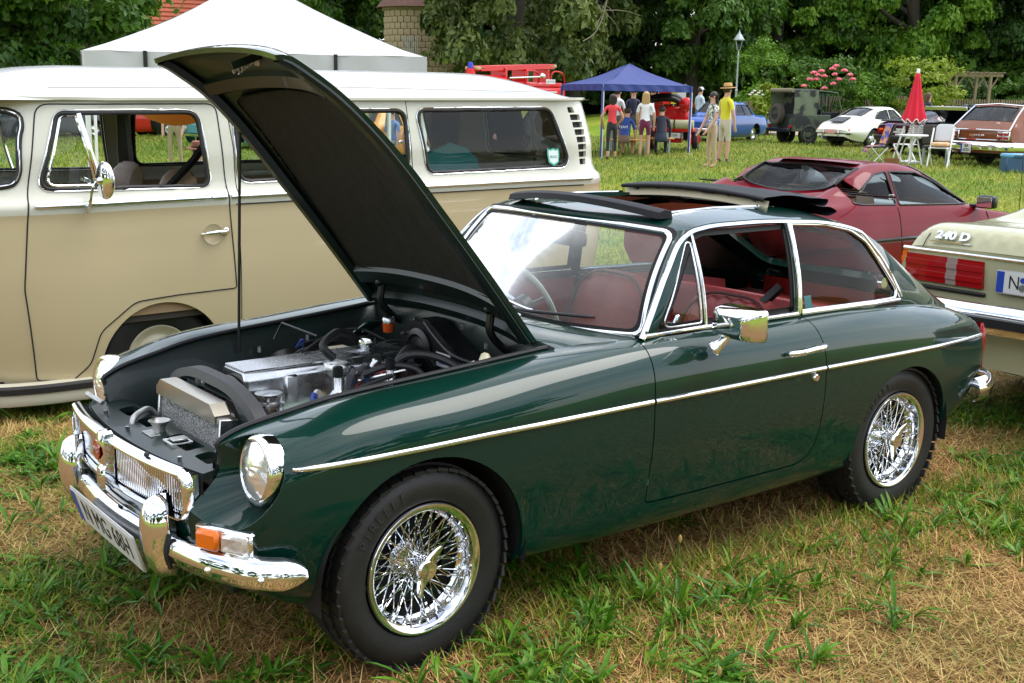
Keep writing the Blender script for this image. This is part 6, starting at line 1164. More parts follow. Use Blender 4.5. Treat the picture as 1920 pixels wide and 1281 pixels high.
x, y = scatter(240000, 1.6, 9.5, -160, 2080, .75); g = greenness(x, y); k = clear(x, y) & (RNG.uniform(0, 1, len(x)) < np.clip((g-.44)*5, .05, 1)); x, y, g = x[k], y[k], g[k]
shade = np.clip(1-np.maximum(abs(x-1.2)-1.9, 0), 0, 1)*np.clip(1-np.maximum(abs(y)-.75, 0)/.5, 0, 1)
setp(blades(x, y, RNG.uniform(.018, .06, len(x))*(1+.5*(g > .58)+.4*shade), RNG.uniform(.0026, .0062, len(x)), .75, .7, 'short_grass', GR), 'short green grass in patches on the dry meadow near the cars', 'grass', kind='stuff')
x, y = scatter(240000, 1.6, 8.5, -160, 2080, .7); g = greenness(x, y); k = clear(x, y) & (RNG.uniform(0, 1, len(x)) < np.clip((.68-g)*4, .15, 1)); x, y = x[k], y[k]
setp(blades(x, y, RNG.uniform(.02, .095, len(x)), RNG.uniform(.0016, .0036, len(x)), 1.45, .3, 'dry_grass', DRY), 'straw-coloured dry cut grass lying over the soil', 'grass', kind='stuff')
x, y = scatter(170000, 8.5, 46, -100, 2020, .8); d = (x-CAM[0])*math.sin(YAW)+(y-CAM[1])*math.cos(YAW)
setp(blades(x, y, RNG.uniform(.04, .11, len(x))*(1+d/60), RNG.uniform(.006, .012, len(x))*(.6+d/22), .7, .5, 'meadow_grass', bladesmat('grass_far', (.08, .15, .014), (.19, .26, .034), (.38, .38, .11))), 'sunlit short grass of the meadow beyond the cars', 'grass', kind='stuff')
# broad-leaved weeds: rosettes of plantain and dandelion leaves
def rosettes(x, y, name, m, nl=(7, 13), Lr=(.035, .115), wr=(.009, .020), rise=.5):
    V = []; T_ = []; b = 0; ks = np.linspace(0, 1, 6); wp = np.array([.25, .7, 1., .9, .55, .02])
    for X, Y in zip(x, y):
        Z = float(gzf(np.array([X]), np.array([Y]))[0]); n = random.randint(*nl); sz = random.uniform(.7, 1.35)
        for i in range(n):
            az = random.uniform(0, 2*PI); Ln = random.uniform(*Lr)*sz; w = random.uniform(*wr)*sz; el = random.uniform(.15, rise+.5); cu = random.uniform(.3, 1.4); dx, dy = math.cos(az), math.sin(az)
            o = Ln*(ks*math.cos(el)+.12*ks*ks); u = np.maximum(Ln*(ks*math.sin(el)-cu*.45*ks*ks), .003)+.002; c = np.stack([X+dx*o, Y+dy*o, Z+u], 1); s = np.array([-dy, dx, 0])*w*.5; rp_ = np.array([0, 0, w*.22])
            P = np.stack([c-s*wp[:, None]+rp_, c, c+s*wp[:, None]+rp_], 1).reshape(-1, 3); V.append(P)
            for q in range(5):
                for e in range(2): a0 = b+q*3+e; T_ += [(a0, a0+1, a0+4), (a0, a0+4, a0+3)]
            b += 18
    o_ = link(bpy.data.objects.new(name, fast_mesh(name, np.concatenate(V), np.array(T_), m))); return o_
x, y = scatter(3400, 1.7, 8.5, -120, 2040, .8); g = greenness(x, y); k = clear(x, y) & (g > .5); setp(rosettes(x[k], y[k], 'weeds', WEED), 'broad green plantain and dandelion leaves growing flat in the grass', 'weeds', kind='stuff')
x = np.concatenate([RNG.uniform(.2, 2.9, 60), RNG.uniform(-.35, .5, 16), RNG.uniform(-1.2, -.5, 12)]); y = np.concatenate([-.78-RNG.uniform(0, 1, 60)**2*.55, -.86-RNG.uniform(0, .45, 16), RNG.uniform(-.4, 1.2, 12)]); cl_ = np.repeat([(.55, -.85), (.75, -.95), (-.1, -.86), (1.1, -.95), (2.5, -.9), (1.3, -1.0), (.95, -1.4), (.7, -1.15), (1.4, -1.35), (-.5, -.35), (-.3, 1.9), (-.55, 1.2), (.3, -.92), (.45, -.84), (.05, -.90)], 3, 0)+RNG.normal(0, .035, (45, 2)); x = np.r_[x, cl_[:, 0]]; y = np.r_[y, cl_[:, 1]]
setp(rosettes(x, y, 'tall_weeds', WEED, (6, 11), (.07, .16), (.009, .017), .9), 'taller upright weed leaves along the side of the green coupe', 'weeds', kind='stuff')
x = RNG.uniform(.1, 3.1, 3000); y = -.66-RNG.uniform(0, 1, 3000)**1.6*.6; k = clear(x, y); setp(blades(x[k], y[k], RNG.uniform(.05, .13, k.sum()), RNG.uniform(.0025, .005, k.sum()), .55, .7, 'tall_grass', GR), 'longer grass left uncut beside the green coupe', 'grass', kind='stuff')
for i, (X, Y, H) in enumerate([(.62, -1.05, .26), (.72, -1.0, .30), (1.06, -1.12, .20), (.30, -1.55, .22), (-.25, -1.35, .2)]):   # plantain flower stalks
    t_ = thing('plantain_stalk', ['thin weed stalk with a small seed head, left of the pair below the door', 'taller curved weed stalk with pale seed head below the door', 'short weed stalk standing below the middle of the door', 'pale bent weed stalk in the grass right of the front tyre', 'thin weed stalk rising in front of the front tyre'][i], 'weed', (X, Y, float(gzf(np.array([X]), np.array([Y]))[0])), 0, 'weed stalks by the green coupe')
    MB().tube(path([(0, 0, -.01), (.01, -.01, H*.6), (.035*(i % 2), .0, H)], 10), .0016, 5).build('stem', WEED, t_); MB().ball((.035*(i % 2), 0, H+.008), (.006, .006, .014), 8, 6).build('seed_head', DRY, t_)

# ---------------------------------------------------------------- trees
def leaf_tris(c, nrm, size, spread=.6):
    """diamond leaves at centres c facing roughly along nrm"""
    n = len(c); N = nrm+RNG.normal(0, spread, (n, 3)); N /= np.linalg.norm(N, axis=1)[:, None]+1e-9; a = RNG.normal(0, 1, (n, 3)); U = np.cross(N, a); U /= np.linalg.norm(U, axis=1)[:, None]+1e-9; Vv = np.cross(N, U); s = size*RNG.uniform(.6, 1.35, n)[:, None]
    P = np.stack([c-U*s*.55, c+Vv*s*.30+N*s*.06, c+U*s*.55-N*s*.10, c-Vv*s*.30+N*s*.06], 1).reshape(-1, 3); i = np.arange(n)[:, None]*4; return P, np.concatenate([i+[0, 1, 2], i+[0, 2, 3]], 0)
def crown(center, rad, lobes, per, leaf, seed, lobe_r=.36, low=-1., droop=.0):
    rng = np.random.default_rng(seed); C_ = []; N_ = []
    for i in range(lobes):
        v = rng.normal(0, 1, 3); v /= np.linalg.norm(v); v[2] = max(v[2], low); rr = rng.uniform(.45, 1.0)**.6; o = np.array(center)+v*np.array(rad)*rr; lr = np.mean(rad)*lobe_r*rng.uniform(.55, 1.25)
        q = rng.normal(0, 1, (per, 3)); q /= np.linalg.norm(q, axis=1)[:, None]; q[:, 2] = np.where(q[:, 2] < -.35, -q[:, 2]*.6, q[:, 2]); r_ = lr*rng.uniform(.62, 1.05, per)[:, None]*(1+.25*np.sin(q[:, :1]*5+i)+.2*np.sin(q[:, 1:2]*7+i)); p_ = o+q*r_*np.array([1.15, 1.15, .72]); p_[:, 2] -= droop*np.hypot(q[:, 0], q[:, 1])*lr; C_.append(p_); N_.append(q+np.array([0, 0, .45]))
    return leaf_tris(np.concatenate(C_), np.concatenate(N_), leaf)
BARK = mat('bark', (.055, .042, .03), .9, noise=(9, (.025, .02, .015)), bump=(22, .8))
def trunk(parent, h, r, seed, spread=2.5, top=None):
    rng = np.random.default_rng(seed); mb = MB(); p = path([(0, 0, -.3), (rng.normal(0, .1), rng.normal(0, .1), h*.35), (rng.normal(0, .3), rng.normal(0, .3), h*.7), (rng.normal(0, .4), rng.normal(0, .4), h)], 14); mb.tube(p, np.linspace(r, r*.35, 14), 9)
    for i in range(7):
        k = rng.integers(4, 13); a = rng.uniform(0, 2*PI); L_ = spread*rng.uniform(.6, 1.2); s = p[k]; mb.tube(path([s, s+[L_*.45*math.cos(a), L_*.45*math.sin(a), L_*.25], s+[L_*math.cos(a), L_*math.sin(a), L_*.7]], 8), np.linspace(r*.4, r*.1, 8), 6)
    return mb.build('trunk', BARK, parent, 180)
CROWNS = {}
def tree(name, label, u, d, H, W, kind, seed, rz=0., low=.6, group='trees at the edge of the meadow', off=(0, 0)):
    p = at(u, d); t_ = thing(name, label, 'tree', (p[0]+off[0], p[1]+off[1], p[2]), rz, group); lm, leaf, lobes, per, lr, dr = KIND[kind]; key = (kind, seed)
    if key not in CROWNS:
        P, T_ = crown((0, 0, .54), (.5, .5, .46), lobes, per, leaf/10., seed, lr, -1, dr); CROWNS[key] = fast_mesh('crown', P, T_, lm, False)
    c = bpy.data.objects.new('crown', CROWNS[key]); link(c, t_); c.scale = (W, W, H); c.location = (0, 0, low*.3); trunk(t_, H*.75, .035*H, seed, W*.3); return t_
KIND = {'dark': (leafmat('leaf_dark', (.014, .042, .006), (.05, .115, .016), .25, scale=9.), .26, 64, 620, .21, 0.), 'maple': (leafmat('leaf_maple', (.028, .085, .008), (.105, .21, .022), .3, scale=9.), .26, 64, 620, .2, .1), 'chestnut': (leafmat('leaf_chestnut', (.036, .07, .011), (.18, .225, .055), .25, scale=9.), .30, 76, 520, .16, .55), 'lime': (leafmat('leaf_lime', (.048, .14, .008), (.18, .32, .024), .35, scale=9.), .24, 64, 620, .2, .35), 'yellow': (leafmat('leaf_yellow', (.12, .19, .010), (.32, .40, .03), .35, scale=9.), .32, 46, 300, .22, .0)}
TR = [('broadleaf_tree', 'dark broadleaf tree at the far left edge behind the bus', -110, 40, 13, 10, 'dark', 1), ('maple_tree', 'mid green tree left of the white tent and red roof', 30, 42, 12, 9, 'maple', 2), ('maple_tree', 'bright green tree just left of the red roofed house', 165, 48, 9, 6, 'lime', 5),
 ('broadleaf_tree', 'dark tree between the white tent peak and the stone tower', 590, 74, 15, 10, 'maple', 3), ('chestnut_tree', 'chestnut tree with drooping pale leaf clusters right of the stone tower', 952, 58, 15, 9.6, 'chestnut', 4), ('chestnut_tree', 'chestnut tree behind the red fire engine ladder', 1060, 66, 15, 9, 'chestnut', 6),
 ('broadleaf_tree', 'dark tree rising behind the blue tent', 1150, 73, 16, 11, 'dark', 1), ('maple_tree', 'maple tree between the blue tent and the street lamp', 1285, 69, 15, 9.5, 'maple', 2), ('lime_tree', 'bright green tree with feathery boughs behind the street lamp', 1440, 75, 14, 10, 'lime', 5), ('broadleaf_tree', 'dark tree behind the pink roses and camouflaged jeep', 1575, 77, 16, 10, 'dark', 7),
 ('lime_tree', 'bright green tree above the yellow green bush', 1700, 73, 15, 9.5, 'lime', 8), ('maple_tree', 'tree behind the wooden pergola', 1815, 79, 16, 10, 'maple', 3), ('broadleaf_tree', 'dark tree at the far right edge behind the estate', 1945, 73, 15, 10, 'dark', 7)]
for i, (n, l, u, d, H, W_, k, s) in enumerate(TR): tree(n, l, u, d, H, W_, k, s, i*1.1)
# darker wood closing the view, and the wood behind the photographer that the paintwork mirrors
def wood(name, label, spots, m, leaf, seed):
    Ps, Ts, b = [], [], 0
    for i, (x, y, z, H, W_) in enumerate(spots):
        P, T_ = crown((x, y, z+H*.5), (W_*.5, W_*.5, H*.52), 34, 170, leaf, seed+i, .26); Ps.append(P); Ts.append(T_+b); b += len(P)
    setp(link(bpy.data.objects.new(name, fast_mesh(name, np.concatenate(Ps), np.concatenate(Ts), m, False))), label, 'wood', kind='stuff')
sp_ = []
for i, u in enumerate(np.linspace(-160, 2080, 17)): p = at(u, 84+6*(i % 2)); sp_.append((p[0], p[1], p[2]-.5, 19+2*(i % 3), 14))
for u in (480,): p = at(u, 92); sp_.append((p[0], p[1], p[2]-.5, 14, 12))
wood('woodland', 'dark wood closing the view behind the trees', sp_, KIND['dark'][0], 1.1, 40)
sp_ = []
for i, u in enumerate(np.linspace(-120, 2060, 26)):
    if 640 < u < 860 or 220 < u < 420: continue
    p = at(u, 73+3*(i % 3)); sp_.append((p[0], p[1], p[2]-.6, 4.5+1.2*(i % 3), 7.5))
wood('undergrowth', 'dense undergrowth below the trees at the edge of the meadow', sp_, KIND['maple'][0], .55, 140)
wood('wood', 'wood on the near side of the meadow, mirrored in the paintwork', [(CAM[0]+r*math.sin(a), CAM[1]+r*math.cos(a), -.3, h, w) for a, r, h, w in [(YAW+PI+o, rr, hh, 10) for o, rr, hh in ((-1.25, 30, 12), (-.95, 34, 14), (-.62, 30, 11), (-.3, 36, 14), (.0, 33, 12), (.32, 38, 13), (.65, 32, 11), (1.0, 36, 13), (1.35, 33, 12))]], KIND['maple'][0], .8, 90)
# shrubs
def shrub(name, label, u, d, H, W_, kind, seed, z=0.):
    p = at(u, d); t_ = thing(name, label, 'shrub', (p[0], p[1], p[2]+z), 0, 'shrubs along the garden fence'); lm, leaf, lobes, per, lr, dr = KIND[kind]; P, T_ = crown((0, 0, H*.5), (W_*.5, W_*.4, H*.5), 26, 150, .16, seed, .3, -.9, dr); o = bpy.data.objects.new('foliage', fast_mesh('foliage', P, T_, lm, False)); link(o, t_)
    mb = MB()
    for k in range(5): a = k*1.26; mb.tube([(0, 0, -.2), (W_*.15*math.cos(a), W_*.15*math.sin(a), H*.5)], [.04, .015], 6)
    mb.build('stems', BARK, t_)['kind'] = 'stuff'; return t_
shrub('bush', 'yellow green bush behind the closed red parasol', 1715, 53, 3.1, 3.6, 'yellow', 21); shrub('bush', 'low green bush left of the yellow green bush', 1625, 54, 2.3, 2.4, 'lime', 22); shrub('bush', 'dark rose bush with pink blooms behind the jeep roof', 1545, 55, 3.2, 3.0, 'maple', 23); shrub('bush', 'feathery green shrub behind the street lamp foot', 1440, 62, 4.2, 4.5, 'lime', 24); shrub('tall_weeds_bed', 'bright green tall plants left of the camouflaged jeep', 1432, 47, 1.9, 1.7, 'yellow', 25); shrub('bush', 'green shrub right of the lamp post with white flowers', 1400, 52, 1.7, 1.6, 'lime', 26); shrub('bush', 'dark shrub below the wooden pergola', 1800, 60, 2.0, 3.4, 'dark', 27); shrub('bush', 'shrub at the right edge behind the estate roof', 1905, 58, 2.4, 3.0, 'maple', 28)
PINK = mat('rose_pink', (.75, .16, .22), .5); WFL = mat('flower_white', (.75, .72, .62), .6)
rb_ = [(1497, 162), (1507, 150), (1514, 138), (1521, 142), (1528, 135), (1533, 144), (1519, 150), (1548, 131), (1555, 126), (1553, 141), (1561, 150), (1570, 134), (1581, 142), (1587, 150), (1535, 166), (1552, 158)]
for i, (u, v) in enumerate(rb_):
    d = 53.4; p = at(u, d); z = CAM[2]+(188+(u-1376)*.0185-v)/FPX*d*.985; t_ = thing('rose_bloom', 'pink rose bloom on the bush behind the jeep', 'flower', (p[0], p[1], z), i, 'pink rose blooms')
    mb = MB()
    for k in range(9): a = k*2.4; rr = .03+.010*k; mb.ball((rr*math.cos(a), rr*math.sin(a), .03-.006*k), (.075, .05, .055), 6, 4, rotm(.5, 0, a))
    o = mb.build('petals', PINK, t_, 180); o['kind'] = 'stuff'
for i in range(7):
    p = at(1397+i*4, 50.9); t_ = thing('white_flower', 'small white flower head on the shrub beside the lamp post', 'flower', (p[0], p[1], p[2]+1.35+.08*(i % 3)), 0, 'white flowers by the lamp'); mb = MB()
    for k in range(5): mb.ball((.04*math.cos(k*1.26), .04*math.sin(k*1.26), 0), .035, 6, 4)
    mb.build('petals', WFL, t_)['kind'] = 'stuff'
# bare dead branch in front of the chestnut
p = at(1115, 55); t_ = thing('dead_branch', 'bare grey dead branch hanging in front of the dark trees', 'branch', (p[0], p[1], p[2])); mb = MB(); rng = np.random.default_rng(3); DW = mat('dead_wood', (.20, .17, .12), .9)
mb.tube(path([(.5, 0, 8.0), (.45, 0, 6.5), (.25, 0, 5.4), (.0, 0, 4.6), (-.5, 0, 3.9), (-1.1, 0, 3.6)], 24), np.linspace(.05, .02, 24), 6)
for i in range(16): k = rng.uniform(0, 1); s = np.array([.5-.9*k*k, 0, 7.5-3.4*k]); e = s+[rng.normal(0, .8), rng.normal(0, .4), rng.normal(.1, .6)]; mb.tube(path([s, (s+e)/2+[0, 0, .12], e], 8), np.linspace(.022, .006, 8), 5)
mb.build('twigs', DW, t_)
# path, fence, lamp, pergola
pp = []
for u in np.linspace(1250, 1620, 24): a = at(u, 46.5+.3*math.sin(u*.01)); b = at(u, 50.); pp.append([a+[0, 0, .03], b+[0, 0, .03]])
setp(MB().grid(np.array(pp), flip=True).build('gravel_path', mat('pale_gravel', (.42, .34, .24), .95, noise=(3, (.34, .27, .19)), bump=(12, .4)), None), kind='structure')
WOOD = mat('weathered_wood', (.30, .23, .15), .85, noise=(12, (.18, .14, .10)), bump=(30, .3), nscale=(1, 1, .15))
def picket_fence(label, u0, u1, d, h, z):
    a, b = at(u0, d), at(u1, d); t_ = thing('picket_fence', label, 'fence', tuple(a), math.atan2(b[1]-a[1], b[0]-a[0]), 'garden fences'); L_ = np.hypot(*(b-a)[:2]); mb = MB()
    for x in np.arange(0, L_, .115): mb.box((x, 0, h/2+.05), (.07, .022, h+random.uniform(-.03, .03)))
    mb.build('pickets', WOOD, t_, 0)['kind'] = 'stuff'
    for zz in (.35, h-.2): MB().box((L_/2, .03, zz), (L_, .03, .07)).build('rail', WOOD, t_)
    for x in np.linspace(0, L_, 4): MB().box((x, .06, h*.52), (.1, .08, h*1.05)).build('post', WOOD, t_)
picket_fence('pale picket fence behind the white sports coupe', 1478, 1690, 57, 1.12, 0); picket_fence('dark picket fence below the wooden pergola', 1768, 1925, 56, 1.05, 0); picket_fence('short pale fence panel beside the tall green plants', 1392, 1412, 48, 1.2, 0)
IRON = mat('lamp_grey_iron', (.34, .39, .40), .5, .1); p = at(1371, 54); lp_ = thing('street_lamp', 'old fashioned grey street lamp standing by the garden path', 'lamp', tuple(p))
MB().lathe([(.13, 0), (.13, .25), (.09, .3), (.085, .7), (.06, .75), (.05, 1.3), (.065, 1.33), (.065, 1.38), (.04, 1.42), (.035, 2.85), (.055, 2.9), (.03, 2.95), (.03, 3.1), (.08, 3.14)], (0, 0, 0), (0, 0, 1), 14).build('post', IRON, lp_, 30)
MB().lathe([(.09, 3.14), (.20, 3.56)], (0, 0, 0), (0, 0, 1), 4).build('lantern_glass', glass('lantern', (.8, .85, .85)), lp_, 0); MB().lathe([(.24, 3.55), (.23, 3.60), (.10, 3.80), (.06, 3.84), (.05, 3.9), (.015, 3.93), (.015, 4.02), (0, 4.03)], (0, 0, 0), (0, 0, 1), 8).build('lantern_roof', IRON, lp_, 20)
for k in range(4): a = k*PI/2+.0; MB().cyl((.09*math.cos(a), .09*math.sin(a), 3.14), (.205*math.cos(a), .205*math.sin(a), 3.56), .012, n=5).build('lantern_bar', IRON, lp_)
p = at(1815, 54.5); pg = thing('pergola', 'weathered wooden pergola with a flat slatted roof', 'pergola', tuple(p), -.5); 
for x, y in ((-.95, 0), (.75, 0), (-.35, 1.6), (1.0, 1.6)):
    MB().box((x, y, 1.1), (.11, .11, 2.2), rotm(0, .02, 0)).build('post', WOOD, pg)
    for s in (-1, 1): MB().tube([(x, y, 1.55), (x+s*.38, y, 2.12)], .04, 4).build('brace', WOOD, pg)
for y in (0, 1.6): MB().box((0, y, 2.22), (2.7, .1, .13)).build('beam', WOOD, pg)
for k in range(12): MB().box((-1.25+k*.225, .8, 2.32+.02*(k % 2)), (.12, 2.3, .04)).build('roof_slat', WOOD, pg)
# stone tower and red roofed house
STONE = mat('sandstone', (.36, .28, .17), .9, noise=(3, (.26, .20, .12)), bump=(8, .4)); TILE = mat('roof_tile_brown', (.13, .06, .04), .85, noise=(5, (.08, .04, .03)), bump=(10, .5)); TILER = mat('roof_tile_red', (.42, .10, .05), .85, noise=(7, (.32, .08, .04)), bump=(10, .5))
p = at(778, 66); tw = thing('stone_tower', 'small round sandstone tower with conical brown tile roof left of the chestnut', 'tower', tuple(p)); MB().lathe([(1.9, -1), (1.9, 6.1), (2.05, 6.2), (2.05, 6.35)], (0, 0, 0), (0, 0, 1), 20).build('core_wall', mat('mortar', (.22, .18, .12), .95), tw); MB().lathe([(2.35, 6.3), (.1, 9.2), (0, 9.25)], (0, 0, 0), (0, 0, 1), 24).build('roof', TILE, tw, 20)
bl_ = None
for r in range(16):
    for k in range(14):
        a = math.atan2(CAM[1]-p[1], CAM[0]-p[0])+(k+.5*(r % 2)-6.7)*.20
        if bl_ is None: o = MB().box((0, 0, 0), (.36, .08, .31), None, .02).build('stone_block', STONE, tw); bl_ = o.data
        else: o = bpy.data.objects.new('stone_block', bl_); link(o, tw)
        o.location = (1.92*math.cos(a), 1.92*math.sin(a), 1.1+r*.325); o.rotation_euler = (0, 0, a+PI/2); o.scale = (.96+.06*((k*7+r*3) % 5)/5, 1, 1)
MB().box((-1.6, -1.3, 3.7), (1.6, .9, .12), rotm(0, 0, -.6)).build('balcony_slab', STONE, tw)
for k in range(9): MB().cyl((-2.25+.15*k, -1.85+.03*k, 3.75), (-2.25+.15*k, -1.85+.03*k, 4.75), .02, n=5).build('railing_bar', IRON, tw)
p = at(330, 74); hs_ = thing('house', 'white rendered house with a red tiled roof behind the trees', 'house', tuple(p), -.35); MB().box((0, 0, 2.8), (9, 7, 5.6)).build('wall', mat('render_white', (.66, .66, .64), .9), hs_); MB().add([(-4.8, -3.8, 5.4), (4.8, -3.8, 5.4), (4.8, 3.8, 5.4), (-4.8, 3.8, 5.4), (-3, 0, 9.6), (3, 0, 9.6)], [(0, 1, 5, 4), (1, 2, 5), (2, 3, 4, 5), (3, 0, 4), (0, 3, 2, 1)]).build('roof', TILER, hs_, 0)
for k in range(16): MB().box((0, -3.8+.237*k, 5.46+.262*k), (9.5-.22*k, .03, .05), rotm(.83, 0, 0)).build('tile_course', TILER, hs_)
for x in (-2.5, 0, 2.5): w_ = MB().box((x, -3.51, 3.6), (1.0, .06, 1.3)).build('window', mat('frame_white', (.7, .7, .7), .5), hs_); MB().box((x, -3.55, 3.6), (.84, .03, 1.14)).build('pane', mat('dark_pane', (.03, .035, .04), .1), w_)
# ================================================================ tents, people, furniture, fire engine
CANV = mat('white_canvas', (.50, .50, .51), .7, bump=(2.2, .9)); BLUC = mat('blue_canvas', (.010, .028, .17), .6, bump=(4, .2)); POLE = mat('white_pole', (.75, .75, .75), .4); BLUEST = mat('pole_blue', (.03, .05, .25), .5)
def tent(name, label, cs, ze, peak, m, val, posts, strap=None, pole_m=None):
    """square canopy: four corner points, eave height, peak height, valance depth"""
    cs = np.array(cs, float); o = cs.mean(0); g0 = float(gz(o[0], o[1])); t_ = thing(name, label, 'tent', (o[0], o[1], g0)); c = cs-o; N = 14
    for k in range(4):
        a, b = c[k], c[(k+1) % 4]; G = []
        for i in np.linspace(0, 1, N):
            e = a*(1-i)+b*i; row = []
            for j in np.linspace(0, 1, 9): q = e*(1-j); sag = .10*math.sin(PI*j)*(.5+.5*math.sin(PI*i)) ; row.append((q[0], q[1], ze+(peak-ze)*(j**1.12)-sag*.9+.008*math.sin(i*23+j*9)))
            G.append(row)
        MB().grid(np.array(G)).build('roof_panel', m, t_, 180); nrm = np.array([b[1]-a[1], a[0]-b[0]]); nrm /= np.linalg.norm(nrm)
        V = np.array([[(*(a*(1-i)+b*i+nrm*(.012*math.sin(i*40+h*9)+.02*h)), ze+.002-val*h) for h in (0, .5, 1)] for i in np.linspace(0, 1, 40)]); MB().grid(V).build('valance', m, t_, 180)
        if strap and k == strap[0]:
            for i in strap[1]: q = a*(1-i)+b*i+nrm*.03; MB().box((q[0], q[1], ze-val*.45), (.045, .03, val*.95), rotm(0, 0, math.atan2(nrm[1], nrm[0])-PI/2)).build('strap', BLACK, t_)
    for k in posts:
        q = c[k]*.985; zg = float(gz(*(o+q)))-g0
        MB().box((q[0], q[1], (ze+zg)/2), (.05, .05, ze-zg-.02)).build('post', pole_m or POLE, t_)
        if m is BLUC: MB().box((q[0]-.045, q[1]-.035, (ze+zg)/2+.0), (.035, .035, ze-zg-.06)).build('post_sleeve', BLUEST, t_)
    return t_
def xy(u, d): return at(u, d)[:2]
tent('white_tent', 'large white pop-up tent with black straps behind the bus', [xy(148, 15), xy(792, 15.1), xy(724, 19.4), xy(230, 19.3)], 2.16, 3.30, CANV, .42, (0, 1, 2, 3), (0, (.185, .735)))
tent('blue_tent', 'dark blue pop-up tent with people sitting under it', [xy(1121, 31.3), xy(1289, 32.6), xy(1225, 36.0), xy(1043, 34.5)], 1.90, 2.50, BLUC, .17, (0, 1, 2, 3))
# orange awning on the far side of the bus
aw = thing('awning', 'orange cloth awning hanging behind the bus', 'awning', (2.55, 6.2, float(gz(2.55, 6.2))))
G = np.array([[(-.85+1.7*i+.08*j, -.65+1.3*j, 1.66-.15*math.sin(PI*i*1.7+.4)**2-.14*math.sin(PI*j)-.05*i) for j in np.linspace(0, 1, 11)] for i in np.linspace(0, 1, 24)]); MB().grid(G).build('cloth', mat('orange_awning', (.80, .20, .04), .7, bump=(5, .2)), aw, 180)
for i in (0, -1): MB().cyl((G[i, -1][0], G[i, -1][1], 0), tuple(G[i, -1]), .015, n=6).build('pole', POLE, aw)
lad = thing('ladder_stand', 'white tubular stand seen through the bus cab window', 'stand', tuple(at(176, 14.5)), .2)
for x in (-.08, .08): MB().cyl((x, 0, 0), (x*.7, 0, 1.75), .018, n=6).build('upright', POLE, lad)
MB().cyl((-.1, 0, 1.45), (.38, .1, 1.45), .02, n=6).build('cross_bar', POLE, lad); MB().box((.22, 0, 1.15), (.34, .25, .02), rotm(0, .5, 0)).build('shelf', POLE, lad); MB().cyl((.1, 0, .1), (.3, 0, 1.1), .012, n=6).build('stay', POLE, lad)

